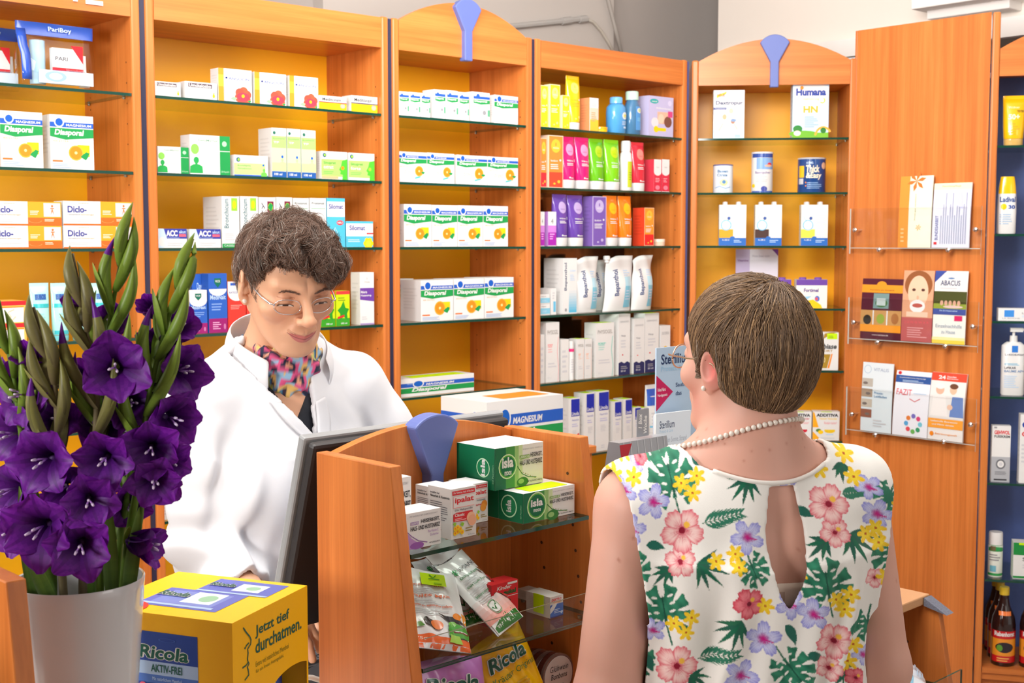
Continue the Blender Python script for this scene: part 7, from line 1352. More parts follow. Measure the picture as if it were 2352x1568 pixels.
for x, y, r, a in ((1548, 1112, 56, -1.75), (1529, 1408, 56, -1.75), (1887, 1330, 54, -1.75), (1816, 1528, 48, .9), (1452, 1310, 42, -1.4), (1727, 1300, 36, 1.2), (2028, 1255, 44, 1.5), (1466, 1535, 44, -1.5), (1508, 1036, 34, .2), (1830, 1080, 20, 1.5), (2022, 1120, 30, 1.9), (1985, 1420, 34, 1.6)): monstera(x, y, r*1.22, a)
for x, y, a, l, n, sp in ((1726, 1092, 2.0, 80, 6, .75), (1600, 1290, .5, 88, 6, .9), (1540, 1300, 2.3, 60, 5, .7), (1700, 1415, 2.0, 90, 6, .7), (1935, 1210, .8, 80, 6, .9), (1890, 1225, 2.3, 62, 5, .7), (1936, 1062, 1.6, 44, 5, .7), (1925, 1520, 1.0, 60, 5, .9), (1590, 1560, .6, 60, 5, .9)): palm(x, y, a, l, n, sp)
for x, y, a, l in ((1615, 1202, -.25, 92), (1607, 1520, -.25, 90), (1927, 1128, -.15, 52), (1942, 1440, -1.1, 50), (2010, 1100, 1.2, 40)): frond(x, y, a, l)
for x, y, a, l in ((1484, 1249, 0, 46), (1826, 1168, .1, 42), (1800, 1425, .9, 55), (1488, 1520, 1.0, 40), (1848, 1490, .1, 40), (1600, 1060, .5, 30)): blade(x, y, a, l, 24, srgb(28, 100, 85), .3)
for i, (x, y, r) in enumerate(((1500, 1150, 40), (1432, 1122, 33), (1447, 1212, 38), (1717, 1231, 40), (1752, 1462, 42), (1812, 1379, 36), (1860, 1396, 38), (1703, 1552, 42), (1502, 1452, 32), (1998, 1165, 34), (1806, 1094, 28), (1470, 1070, 18), (1984, 1108, 28), (2035, 1330, 24), (1975, 1490, 26))): violet(x, y, r, i*.7)
for x, y, r, k in ((1562, 1286, 36, 0), (1568, 1218, 51, 0), (1907, 1210, 33, 0), (1897, 1150, 44, 0), (1558, 1534, 50, 0), (1897, 1520, 30, 0), (1907, 1457, 42, 0), (1717, 1378, 37, 1), (1735, 1078, 22, 1), (1995, 1310, 24, 0), (2052, 1220, 20, 1), (1960, 1545, 24, 1), (1480, 1060, 16, 1)): hibiscus(x, y, r, k, x*.1)
for x, y in ((1570, 1115), (1608, 1100), (1595, 1136), (1457, 1096), (1645, 1286), (1688, 1268), (1694, 1295), (1550, 1433), (1589, 1416), (1577, 1452), (1975, 1212), (1996, 1197), (2000, 1228), (1909, 1361), (1938, 1344), (1926, 1381), (1756, 1385), (2017, 1305), (2035, 1288), (1827, 1309), (1676, 1072), (1816, 1084), (1886, 1078), (1944, 1511), (2045, 1181), (1412, 1092), (1440, 1050), (1955, 1470), (1958, 1090), (2045, 1140), (1948, 1045)): yellow(x, y, 21)
V = snap(cu_dress_solid, V, 1, .0006) if False else V
Wd = V@CM.T+CR; dx = Wd[:, 0]-.31; Yd = 1.625+.29*dx+2.2*dx*dx; px = 1176+FPX*Wd[:, 0]/Yd; py = 551-(Wd[:, 2]-CZ)*FPX/Yd
px = np.where(V[:, 1] > .065, px+230+V[:, 1]*900, px)
ix = np.abs((px-X0+RW_*4) % (2*RW_)-RW_).clip(0, RW_-1.01) if False else np.clip(np.where(px < X0, 2*X0-px, np.where(px > X0+RW_-1, 2*(X0+RW_-1)-px, px))-X0, 0, RW_-1.01); iy = np.clip(np.where(py > Y0+RH_-1, 2*(Y0+RH_-1)-py, py)-Y0, 0, RH_-1.01)
i0, j0 = ix.astype(int), iy.astype(int); fx, fy = (ix-i0)[:, None], (iy-j0)[:, None]; j1, i1 = np.minimum(j0+1, RH_-1), np.minimum(i0+1, RW_-1)
dc = (IMG[j0, i0]*(1-fx)+IMG[j0, i1]*fx)*(1-fy)+(IMG[j1, i0]*(1-fx)+IMG[j1, i1]*fx)*fy
inside = cu_dress_solid(V) < -.0036; dc[inside] = dc[inside]*.55+np.array(srgb(235, 232, 228))*.45
dress = skin_obj('floral_top', V, F, m_cloth, dc, cu_, ng)
def back_pt(x, z, off=.002):
    y = np.linspace(-.2, 0, 400); P = np.stack([np.full(400, x), y, np.full(400, z)], -1); d = cu_dress_solid(P); return (x, y[np.argmax(d < 0)]-off, z)
MB().tube([back_pt(x, 1.3465+2.3*x*x, -.0012) for x in np.linspace(-.082, .082, 31)], .0032, 8, srgb(236, 232, 226)).build('neck_binding', m_cloth, parent=dress, smooth=True)
b = MB(); f_ = lambda x, z: (lambda y, P: y[np.argmax(cu_torso(P) < 0)])(np.linspace(-.2, 0, 400), np.stack([np.full(400, x), np.linspace(-.2, 0, 400), np.full(400, z)], -1))
b.grid([[(x, f_(x, z)-.0016, z) for x in np.linspace(-.05, .058, 14)] for z in np.linspace(1.178, 1.214, 5)], srgb(230, 212, 198)); b.build('undergarment_band', m_cloth, parent=cu_, smooth=True, solid=.0014)
MB().box(.004-.004, .004+.004, f_(.004, 1.198)-.0042, f_(.004, 1.198)-.0026, 1.191, 1.203, srgb(190, 165, 150)).build('hook', m_cloth, parent=cu_)
# trousers and shoes, below the frame
def trou(P): return np.maximum(legs(P)-.012, np.maximum(.06-P[:, 2], P[:, 2]-.93))
V, F = surf(trou, (-.25, -.2, .03), (.25, .25, .97), .010); skin_obj('trousers', V, F, m_dark, np.full((len(V), 3), .03), cu_); shoes(cu_)
# necklace, ear stud, glasses
pn = MB(); ring = []
for i in range(72):
    a = 2*math.pi*i/72; dv = np.array((math.sin(a)*1.06, -math.cos(a), 0)); c0 = np.array((-.006, -.014, 1.398+.024*math.cos(a)+.012*math.sin(a))); t = np.linspace(.02, .16, 200); P = c0+dv*t[:, None]; d = cu_skin(P); k = np.argmax(d > .0034); ring.append(P[k])
ring = np.array(ring); cl = np.concatenate([ring, ring[:1]]); L = np.concatenate([[0], np.cumsum(L3(np.diff(cl, axis=0)))]); npearl = int(L[-1]/.0074)
neckl = empty('necklace', (0, 0, 0)); neckl.parent = cu_
sph = MB(); sph.loft([(-.0036*math.cos(math.pi*i/8), max(.0036*math.sin(math.pi*i/8), .0001), max(.0036*math.sin(math.pi*i/8), .0001)) for i in range(9)], 12, cols=srgb(240, 228, 215)); p0 = sph.build('pearl', m_pearl, parent=neckl, smooth=True)
for i in range(npearl):
    s = L[-1]*i/npearl; q = [np.interp(s, L, cl[:, k]) for k in range(3)]; o = p0 if i == 0 else p0.copy()
    if i: COL.objects.link(o)
    o.parent = neckl; o.location = q
o = p0.copy(); COL.objects.link(o); o.name = 'ear_stud'; o.parent = cu_; o.location = HLc((-.081, .003, -.032))
gl = empty('glasses', (0, 0, 0)); gl.parent = cu_
yf = lambda x: .105-.0035*(abs(x)/.03)**2
for s in (-1, 1):
    rim = [(s*(.034+.026*math.cos(t)), .0+.0175*math.sin(t)-.002) for t in [2*math.pi*i/26 for i in range(26)]]; rim = [(x, z) for x, z in rim]
    MB().tube([HLc((x, yf(x), z)) for x, z in rim+rim[:1]], .0011, 8).build('rim', m_gold, parent=gl, smooth=True); lens_part('lens', gl, HLc, rim, yf, m_lens)
    MB().tube([HLc(p) for p in ((s*.061, .098, .004), (s*.069, .088, .005), (s*.0745, .045, .006), (s*.077, .008, .009), (s*.077, -.012, .004), (s*.0765, -.026, -.016), (s*.075, -.029, -.026))], [.0012, .0012, .0012, .0014, .0018, .0018, .0016], 8).build('temple_arm', m_gold, parent=gl, smooth=True)
MB().tube([HLc(p) for p in ((-.008, .104, .001), (0, .107, .004), (.008, .104, .001))], .0011, 8).build('bridge', m_gold, parent=gl, smooth=True)
# hair: a full volume plus strands that fall from the crown
def hair_c(P):
    Q = P.copy(); Q[:, 0] = np.abs(Q[:, 0])
    d = smin(ell(Q, (0, -.012, .036), (.0815, .099, .0915)), ell(Q, (0, -.040, -.002), (.068, .060, .076)), .05)
    front = Q[:, 1]-np.interp(Q[:, 2], [-.12, -.05, .0, .04, .062, .085, .11, .14], [.0, .02, .032, .048, .072, .092, .12, .16]); d = smax(d, front*.8, .012)
    hl = np.interp(Q[:, 1], [-.2, -.09, -.045, -.028, -.012, .012, .030, .06], [-.072, -.066, -.046, -.030, .010, .016, -.020, .01]); d = smax(d, hl-Q[:, 2], .008)
    ear = ell(Q, (.088, -.006, -.008), (.030, .024, .038)); return smax(d, -ear, .006)
hf = lambda P: hair_c((P-HC)@HRi)*KC
V, F = surf(hf, HC-.17, HC+.17, .004); V = snap(hf, V, 2); hb = srgb(100, 77, 58); cc = np.array(hb)*(1+.25*fold_noise(V, 9, 160)[:, None]); m_hair = hair_mat('hair_strands', 0, 0)
hair_o = skin_obj('hair', V, F, m_hair, np.clip(cc, 0, 1), cu_)
g_ = np.random.default_rng(11); NS = 15000; idx = g_.integers(0, len(V), NS); P0 = V[idx]+g_.normal(size=(NS, 3))*.0015; crown = HC+HRk@np.array((.012, -.045, .135))
keep = ((P0-HC)@HRi)[:, 2] > -.085; P0 = P0[keep]; NS = len(P0)
def dirs(P, i):
    d = P-crown; q = (P-HC)@HRi; fw = HR@np.array((0, 1., 0)); d = d/np.maximum(L3(d), .02)[:, None]; top = np.clip((q[:, 2]-.03)/.08, 0, 1)[:, None]
    d = d+fw*top*.7*(q[:, 1] > -.05)[:, None]; d[:, 2] -= .9*(1-top[:, 0]); return d+wob
CK = P0[g_.integers(0, NS, 350)]; cid = np.concatenate([((P0[i:i+2000, None]-CK[None])**2).sum(-1).argmin(1) for i in range(0, NS, 2000)]); wob = g_.normal(size=(NS, 3))*.10+g_.normal(size=(350, 3))[cid]*.22; ln = g_.uniform(.004, .0078, NS)
S = follow(hf, P0, dirs, 9, ln, g_.uniform(.0, .004, NS)); qz = (P0-HC)@HRi
base = np.array([srgb(116, 90, 66)]*NS)*(g_.uniform(.75, 1.25, 350)[cid]*g_.uniform(.8, 1.2, NS))[:, None]; lite = g_.random(NS) < .16; base[lite] = np.array(srgb(176, 140, 100))*g_.uniform(.75, 1.1, lite.sum())[:, None]
grey = (qz[:, 1] > -.04) & (qz[:, 2] < .045) & (g_.random(NS) < .5); base[grey] = np.array(srgb(150, 132, 116))*g_.uniform(.7, 1.2, grey.sum())[:, None]
strands('hair_strands', S, np.clip(base, 0, 1),   .00040, m_hair, hair_o)
# ================================================================ the pharmacist behind the counter
PH = np.array([-.425, 2.30, 0]); PYAW = math.radians(180+33); PM = rotm(PYAW)
ph = empty('person', tuple(PH), PYAW); tag(ph, 'pharmacist in white coat with curly short hair and glasses, looking down', 'person')
toP = lambda W: PM.T@(np.array(W)-PH)
KS = .90; QC = toP((-.3955, 2.225, 1.585)); QR = PM.T@rotm(math.radians(180+32), math.radians(21), math.radians(2))
HLp = lambda p: tuple(QC+(QR*KS)@np.array(p))
WRr, WRl = toP((-.425, 2.06, 1.065)), toP((-.115, 2.27, 1.055))
ELr, ELl = toP((-.535, 2.17, 1.135)), toP((-.155, 2.45, 1.12))
SHr, SHl = np.array((.138, .012, 1.372)), np.array((-.142, .012, 1.382))
def ph_arms(P, dr=0, cut=0, base=.0):
    d = None
    for sh, el, wr in ((SHr, ELr, WRr), (SHl, ELl, WRl)):
        w2 = el+(wr-el)*(1-cut)
        q = smin(cap(P, sh, el, .050+dr, .044+dr), cap(P, el, w2, .042+dr, .027+dr*1.25), .03); d = q if d is None else np.minimum(d, q)
    return d
def ph_torso(P):
    X = np.stack([np.abs(P[:, 0]), P[:, 1], P[:, 2]], -1)
    d = smin(ell(P, (0, .015, 1.25), (.138, .103, .19)), ell(P, (0, .0, 1.06), (.135, .10, .2)), .06); d = smin(d, ell(P, (0, -.01, .9), (.172, .122, .16)), .06)
    d = smin(d, cap(X, (0, .0, 1.385), (.130, .008, 1.372), .058, .047), .05); d = smin(d, cap(X, (.028, .0, 1.455), (.12, .004, 1.390), .036, .034), .04)
    return smin(d, ell(X, (.065, .092, 1.225), (.065, .055, .062)), .04)
def ph_hands(P):
    d = None
    for W, E, s in ((WRr, ELr, -1), (WRl, ELl, 1)):
        y = W-E; y[2] = y[2]*.4+.0; y /= np.linalg.norm(y); z = np.array((0, .15, 1.)); z -= y*(z@y); z /= np.linalg.norm(z); x = np.cross(y, z)
        q = hand_sdf(P, W+y*.012, np.stack([x, y, z], -1), s); d = q if d is None else np.minimum(d, q)
    return d
HB = (np.minimum(WRr, WRl)-.17, np.maximum(WRr, WRl)+.17)
def ph_skin(P):
    H = boxed(P, QC-.17, QC+.17, lambda p: head_sdf((p-QC)@QR, smile=1, short=.10)*KS)
    d = boxed(P, (-.35, -.3, .6), (.35, .3, 1.6), ph_torso)
    d = smin(d, boxed(P, (-.2, -.2, 1.3), (.2, .3, 1.7), lambda p: cap(p, QC+(QR*KS)@np.array((0, -.020, -.05)), (0, -.012, 1.43), .049, .056)), .04)
    d = smin(d, H, .02); d = smin(d, boxed(P, (-.5, -.3, .9), (.5, .6, 1.5), ph_arms), .03)
    d = smin(d, boxed(P, *HB, ph_hands), .012); return smin(d, boxed(P, (-.2, -.2, -.02), (.2, .25, 1.0), legs), .04)
V, F = surf(ph_skin, (-.45, -.25, -.02), (.45, .60, 1.75), .005)
ctr = V[F].mean(1); V, F, ng = refine(V, F, (L3(ctr-QC) < .15) | ((ctr > HB[0]) & (ctr < HB[1])).all(1))
ctr = V[F].mean(1); lc = (ctr-QC)@QR; face = (lc[:, 1] > .03) & (lc[:, 2] < .07) & (lc[:, 2] > -.12) & (np.abs(lc[:, 0]) < .075); V, F, ng = refine(V, F, face | ((np.abs(lc[:, 0]) > .06) & (np.abs(lc[:, 1]) < .04) & (np.abs(lc[:, 2]) < .045)), ng)
ctr = V[F].mean(1); lc = (ctr-QC)@QR; V, F, ng = refine(V, F, (lc[:, 1] > .05) & (((np.abs(lc[:, 2]+.062) < .022) & (np.abs(lc[:, 0]) < .036)) | ((np.abs(lc[:, 2]-.006) < .022) & (np.abs(lc[:, 0]) < .056)) | ((np.abs(lc[:, 2]+.03) < .018) & (np.abs(lc[:, 0]) < .024))), ng)
V = snap(ph_skin, V, 4); q = (V-QC)@QR; X = np.abs(q[:, 0])
c = np.tile(np.array(SKA), (len(V), 1))*(1+.03*fold_noise(V, 5, 60)[:, None]); fr = (q[:, 1] > .05)[:, None]
def tint(mask, k):
    global c
    c = c*(1-mask[:, None]*(1-np.array(k)))
gs = lambda u, v, su, sv: np.exp(-((X-u)**2/su**2+(q[:, 2]-v)**2/sv**2))*(q[:, 1] > .03)
tint(gs(.042, -.030, .018, .018), (1, .86, .84)); tint(gs(0, -.028, .012, .010), (1, .88, .86)); tint(gs(.032, .012, .018, .010), (.92, .84, .82)); tint(gs(.031, -.010, .016, .006), (.94, .87, .85))
Q3 = np.stack([X, q[:, 1], q[:, 2]], -1); zm = -.0615+.0075*(X/.025)**2; sm = lambda t: np.clip(t/.0012+.5, 0, 1); fm = (q[:, 1] > .072)
up = zm+.0066*np.clip(1-(X/.0262)**2, 0, 1)**.8-.0012*np.exp(-(X/.004)**2); dn = zm-.0088*np.clip(1-(X/.0245)**2, 0, 1)**.8
lm = sm(up-q[:, 2])*sm(q[:, 2]-dn)*fm*(X < .0262); c = c*(1-lm[:, None])+np.array(srgb(202, 118, 112))*lm[:, None]
ml = np.exp(-((q[:, 2]-zm)/.0008)**2)*fm*(X < .0268); c = c*(1-ml[:, None]*.8)+np.array(srgb(120, 52, 50))*ml[:, None]*.8
ex = (X-.032)/.0135; lash = -.0015-.25*(X-.032)**2/.012+0; la = np.exp(-((q[:, 2]-lash+.0002)/.0010)**2)*(np.abs(ex) < 1.0)*(q[:, 1] > .068)*(q[:, 1] < .095); c = c*(1-la[:, None])+np.array(srgb(50, 32, 26))*la[:, None]
cr = np.exp(-((q[:, 2]-.0105+6*(X-.032)**2)/.0011)**2)*(np.abs(ex) < 1.05)*(q[:, 1] > .066); tint(cr, (.72, .6, .55))
ey = np.clip((lash-.0008-q[:, 2])/.0006, 0, 1)*np.clip((q[:, 2]-lash+.0044-.0030*ex**2)/.0006, 0, 1)*(np.abs(ex) < .9)*(q[:, 1] > .07); ec = np.where(((X-.0325)**2 < .0050**2)[:, None], np.array(srgb(60, 42, 34)), np.array(srgb(225, 215, 208))); c = c*(1-ey[:, None])+ec*ey[:, None]
body_p = skin_obj('body', V, F, m_skin, np.clip(c, 0, 1), ph, ng)
# -- coat -----------------------------------------------------------------------------------------------------------
def ph_coat_solid(P):
    d = smin(ph_torso(P)-.016, ell(P, (0, .012, 1.22), (.165, .122, .22)), .03)
    r = np.sqrt((P[:, 0]/1.32)**2+(P[:, 1]-.006)**2)-(.120+.06*np.clip(1.2-P[:, 2], 0, .7)); d = smin(d, np.maximum(r*.85, P[:, 2]-1.26), .07)
    a = boxed(P, (-.5, -.3, .9), (.5, .6, 1.52), lambda p: ph_arms(p, .017, .17))
    # sleeve creases: rings across the elbow and long folds down the arm
    ax = np.stack([cap(P, ELr, ELr+.001, 0), cap(P, ELl, ELl+.001, 0)], -1).min(-1)
    t = P@((SHr-ELr)/np.linalg.norm(SHr-ELr)); wr = np.exp(-(ax/.10)**2)
    a = a+.0075*wr*np.sin(t*95+2.5*np.sin(P[:, 0]*30+P[:, 1]*24))+.0060*(1-wr)*fold_noise(P, 31, 30, 4, (1, 1, .5))
    d = smin(d, a, .028)
    un = np.exp(-((np.abs(P[:, 0])-.14)/.05)**2)*np.clip((1.36-P[:, 2])/.08, 0, 1)*np.clip((P[:, 2]-1.0)/.1, 0, 1)
    return d+.0070*un*np.sin(P[:, 2]*34+np.abs(P[:, 0])*120+2*P[:, 1]*20)+.0045*fold_noise(P, 8, 24, 4, (1, 1, .35))+.0010*fold_noise(P, 18, 80, 3)
def vcut(P):   # deep front opening, asymmetric overlap
    z = P[:, 2]; hw = np.clip((z-1.315)*.46, -1, .062); cx = .020-.36*(1.405-z)
    return np.maximum(np.abs(P[:, 0]-cx)-hw, np.maximum(-(P[:, 1]-.02), 0))
def ph_coat(P):
    s = ph_coat_solid(P); d = np.maximum(s, -(s+.0135)); d = np.maximum(d, -vcut(P))
    nk = np.sqrt((P[:, 0]/1.1)**2+(P[:, 1]+.004)**2)-.066; d = np.maximum(d, -np.maximum(nk, 1.40-P[:, 2]))
    for E, W in ((ELr, WRr), (ELl, WRl)):
        ax = (W-E)/np.linalg.norm(W-E); L = np.linalg.norm(W-E); t = (P-E)@ax; near = L3(P-E-ax*np.clip(t, 0, 9)[:, None]); d = np.maximum(d, np.where(near < .12, t-L*.80, -1))
    return np.maximum(d, .55-P[:, 2])
V, F = surf(ph_coat, (-.45, -.25, .54), (.45, .50, 1.53), .0036)
V2 = V
coat = skin_obj('coat', V, F, m_lab, np.full((len(V), 3), .8), ph)
# stand-up collar: a band with thickness round the neck, open in front, points running down the opening
def coat_y(x, z, sgn=1):
    y = np.linspace(.25, -.05, 500) if sgn > 0 else np.linspace(-.25, .05, 500); P = np.stack([np.full(500, x), y, np.full(500, z)], -1); return float(y[np.argmax(ph_coat_solid(P) < 0)])
def collar(sd):
    rows = []; n = 28
    for i in range(n):
        t = i/(n-1)         # 0 back centre .. 1 front point
        a = math.pi*.80*t; r0 = .084+.012*t; zb = 1.450-.050*t**1.8; hgt = .080-.030*t; d_ = np.array((sd*math.sin(a), -math.cos(a)*.92))
        ky = 1+.42*max(0, -math.cos(a)); rows.append([(d_[0]*(r0-.012*v+.010*math.sin(v*2.6)), -.004+ky*d_[1]*(r0-.010*v+.010*math.sin(v*2.6)), zb+hgt*v) for v in (0, .2, .4, .6, .8, 1)])
    b = MB(); b.grid(rows); return b.build('collar', m_lab, parent=coat, smooth=True, solid=.004, sub=1)
collar(1); collar(-1)
for sd in (1, -1):   # lapel edges: folded strips along the opening
    rows = []
    for i in range(18):
        z = 1.300+(1.378-1.300)*i/17; hw = max(.0, (z-1.315)*.46); x0 = .020-.36*(1.405-z)+sd*hw; r = []
        for k in range(6):
            x = x0+sd*(.001+(.022+.008*math.sin(i/17*math.pi))*k/5); r.append((x, coat_y(x, z)+.003*(1-k/5)+.0015+.0008*math.sin(k), z+.006*k/5))
        rows.append(r)
    b = MB(); b.grid(rows); b.build('lapel', m_lab, parent=coat, smooth=True, solid=.0016)
# blouse in the opening, scarf, chain
def bl(P): s = ph_torso(P)-.005; d = np.maximum(s, -(s+.02)); return np.maximum(np.maximum(d, P[:, 2]-(1.345+1.6*np.abs(P[:, 0]-.012))), 1.1-P[:, 2])
V, F = surf(bl, (-.16, .0, 1.08), (.16, .2, 1.42), .004); skin_obj('black_top', V, F, m_dark, np.full((len(V), 3), .03), ph)
sc_cols = [srgb(*k) for k in ((235, 190, 110), (150, 190, 220), (225, 90, 140), (45, 50, 75), (240, 170, 140), (205, 205, 110), (70, 130, 170), (60, 45, 60))]
nc = np.array((0., -.002, 1.462)); n, k = 200, 44; Vs = []; Cs = []
for i in range(n):
    a = 2*math.pi*i/n; f = .5-.5*math.cos(a)     # f = 1 in front
    o = np.array((math.sin(a)*.068, -math.cos(a)*(.064+.016*f), .004-.040*f)); out = np.array((math.sin(a), -math.cos(a), 0)); fat = .012+.014*f**3
    for j in range(k):
        t = 2*math.pi*j/k; tw = 3*t+a*5; w_ = fat*(1+.16*math.sin(5*t+9*a)+.10*math.sin(9*t-14*a)); Vs.append(nc+o+out*w_*.75*math.cos(t)+np.array((0, 0, 1))*w_*1.9*math.sin(t))
        Cs.append(sc_cols[int((3.2*a+2.6*t+1.6*math.sin(5*a+2*t)+1.8*math.sin(9*a-3*t+1)*math.sin(7*t+4*a)) % len(sc_cols))])
Fs = np.array([(i*k+j, i*k+(j+1) % k, (i+1) % n*k+(j+1) % k, (i+1) % n*k+j) for i in range(n) for j in range(k)]); Vs, Cs = np.array(Vs), np.array(Cs)
skin_obj('scarf', Vs, Fs, m_cloth, Cs, ph)
pts = []
for t in np.linspace(-1, 1, 33): x = .055*t; z = 1.345+.045*t*t; y = np.linspace(.2, 0, 400); P = np.stack([np.full(400, x), y, np.full(400, z)], -1); pts.append((x, y[np.argmax(ph_skin(P) < 0)]+.002, z))
MB().tube(pts, .0011, 6).build('chain', m_gold, parent=ph, smooth=True)
# breast pocket with a clear badge, on her left
def patch(name, x0, x1, z0, z1, m, off, parent, col=(.8, .8, .8), n=8, art=None):
    b = MB(); P = lambda u, v, l=0: (x0+(x1-x0)*u, coat_y(x0+(x1-x0)*u, z0+(z1-z0)*v)+off+l, z0+(z1-z0)*v)
    b.grid([[P(i/n, j/n) for j in range(n+1)] for i in range(n+1)], col)
    if art: art(Art(b, lambda u, v, l: P(1-u, v, l), nx=6, ny=6))
    return b.build(name, m, parent=parent, smooth=True, solid=.0012)
patch('breast_pocket', -.128, -.062, 1.145, 1.242, m_lab, .0030, coat)
patch('name_badge', -.116, -.082, 1.205, 1.255, m_print, .0065, coat, srgb(225, 222, 228), art=lambda a: (a.lines(.2, .5, .8, .75, 2, srgb(230, 150, 130)), a.r(0, 0, .08, 1, srgb(130, 130, 140)), a.r(.92, 0, 1, 1, srgb(130, 130, 140))))
def trou2(P): return np.maximum(legs(P)-.012, np.maximum(.06-P[:, 2], P[:, 2]-.93))
V, F = surf(trou2, (-.25, -.2, .03), (.25, .25, .97), .010); skin_obj('trousers', V, F, m_dark, np.full((len(V), 3), .03), ph); shoes(ph)
# glasses: rimless, with thin steel arms
gl = empty('glasses', (0, 0, 0)); gl.parent = ph
DY = -.006
def GP(p): return HLp((p[0], p[1]+DY*0, p[2]))
yf = lambda x: .1035-.0035*(abs(x)/.03)**2
for s in (-1, 1):
    rim = [(s*(.034+.0245*math.copysign(abs(math.cos(t))**.8, math.cos(t))), -.006+.0150*math.sin(t)) for t in [2*math.pi*i/30 for i in range(30)]]
    lens_part('lens', gl, GP, rim, yf, m_lens); MB().tube([GP((x, yf(x), z)) for x, z in rim+rim[:1]], .0007, 6).build('rim', m_steel, parent=gl, smooth=True)
    MB().tube([GP(p) for p in ((s*.057, .093, -.003), (s*.066, .088, -.001), (s*.0725, .06, .001), (s*.0755, .03, .004), (s*.0775, .0, .010), (s*.077, -.016, .006), (s*.0765, -.030, -.014))], [.0013, .0016, .0016, .0014, .0014, .0014, .0014], 8).build('temple_arm', m_steel, parent=gl, smooth=True)
    MB().tube([GP(p) for p in ((s*.011, .106, -.003), (s*.010, .099, -.009), (s*.0095, .097, -.013))], .0008, 6).build('nose_pad', m_steel, parent=gl, smooth=True)
MB().tube([GP(p) for p in ((-.011, .1035, -.003), (0, .108, -.001), (.011, .1035, -.003))], .0010, 8).build('bridge', m_steel, parent=gl, smooth=True)
for s in (-1, 1):
    b = MB(); b.loft([(-.0045*math.cos(math.pi*i/8), max(.0045*math.sin(math.pi*i/8), .0001), max(.0045*math.sin(math.pi*i/8), .0001)) for i in range(9)], 12); o = b.build('ear_stud', m_pearl, parent=ph, smooth=True); o.location = HLp((s*.0835, .006, -.0295))
# eyebrows and curly hair
g_ = np.random.default_rng(21); m_hair2 = hair_mat('curly_hair', 0, 0)
B = []
for s in (-1, 1):
    for i in range(110):
        t = g_.random(); x = s*(.013+.034*t); z = .0215+.0085*math.sin(t*2.2)-.004*t+g_.normal()*.0010; P0 = QC+(QR*KS)@np.array((x, .115, z)); d = (QR*KS)@np.array((0, -1., 0)); k = np.linspace(0, .07, 120); L = P0+d*k[:, None]; P0 = L[np.argmax(ph_skin(L) < 0)]
        dr = (QR*KS)@np.array((s*.9, .25, .25-.6*t)); B.append([P0+dr*.0085*j/3+(QR*KS)@np.array((0, .0012*math.sin(j), 0)) for j in range(4)])
strands('eyebrows', np.array(B), np.tile(np.array(srgb(92, 66, 54)), (len(B), 1)), .00022, m_hair2, ph)
def hair_p(P):
    Q = P.copy(); Q[:, 0] = np.abs(Q[:, 0])
    d = smin(ell(Q, (0, -.012, .040), (.0785, .099, .091)), ell(Q, (0, .030, .086), (.062, .066, .043)), .04); d = smin(d, ell(Q, (0, -.046, .0), (.068, .062, .082)), .05)
    d = smin(d, ell(P, (-.040, .070, .070), (.043, .044, .036)), .03)     # fuller fringe on her left
    zq = Q[:, 2]+np.clip(-P[:, 0]*.55, -.016, .030)+.004*np.sin(P[:, 0]*220); front = Q[:, 1]-np.interp(zq, [-.12, -.05, -.02, .0, .03, .052, .066, .09, .14], [.0, .022, .030, .034, .046, .060, .098, .12, .16]); d = smax(d, front*.8, .012)
    hl = np.interp(Q[:, 1], [-.2, -.09, -.045, -.028, -.012, .012, .026, .05], [-.095, -.09, -.07, -.05, .016, .018, -.022, .01]); d = smax(d, hl-Q[:, 2], .008)
    return smax(d, -ell(Q, (.092, -.006, -.004), (.034, .030, .044)), .006)+.0045*fold_noise(P, 41, 95, 4)
hf = lambda P: hair_p((P-QC)@(QR/KS))
V, F = surf(hf, QC-.19, QC+.19, .004); cc = np.array(srgb(78, 58, 48))*(1+.3*fold_noise(V, 9, 120)[:, None]); hair_o = skin_obj('hair', V, F, m_hair2, np.clip(cc, 0, 1), ph)
NS = 17000; P0 = V[g_.integers(0, len(V), NS)]+g_.normal(size=(NS, 3))*.001; q = (P0-QC)@(QR/KS)
CK = P0[g_.integers(0, NS, 300)]; cid = np.concatenate([((P0[i:i+2000, None]-CK[None])**2).sum(-1).argmin(1) for i in range(0, NS, 2000)]); cj = lambda a, b, j: g_.uniform(a, b, 300)[cid]+g_.normal(size=NS)*j
crown = QC+(QR*KS)@np.array((.0, -.05, .135)); ph0 = cj(0, 6.28, .25)
cw = g_.normal(size=(300, 3))[cid]; sw = np.stack([fold_noise(P0, 61, 40), fold_noise(P0, 62, 40), fold_noise(P0, 63, 40)], -1)
def dirs(P, i):
    d = P-crown; d = d/np.maximum(L3(d), .02)[:, None]; lq = (P-QC)@QR; fw = (QR*KS)@np.array((-.15, 1., 0)); top = np.clip((lq[:, 2]-.045)/.05, 0, 1)[:, None]
    d = d*.7+fw*top*.6; d[:, 2] -= .8*(1-top[:, 0]); return d+sw*.8*(.35+.65*top)+cw*(.25+.5*top)+g_.normal(size=P.shape)*.07
top = np.clip((q[:, 2]-.02)/.05, 0, 1)
S = follow(hf, P0, dirs, 12, g_.uniform(.0028, .0062, NS), g_.uniform(.0, .005, NS)+.004*top*g_.random(NS))
k = S.shape[1]; T = np.linspace(0, 1, k)[None, :]; amp = (.0010+.0075*top*cj(.3, 1, .08))[:, None]*T; G = grad(hf, S[:, -1]); G /= np.maximum(L3(G), 1e-6)[:, None]; D = S[:, -1]-S[:, 0]; D /= np.maximum(L3(D), 1e-6)[:, None]; Sd = np.cross(G, D)
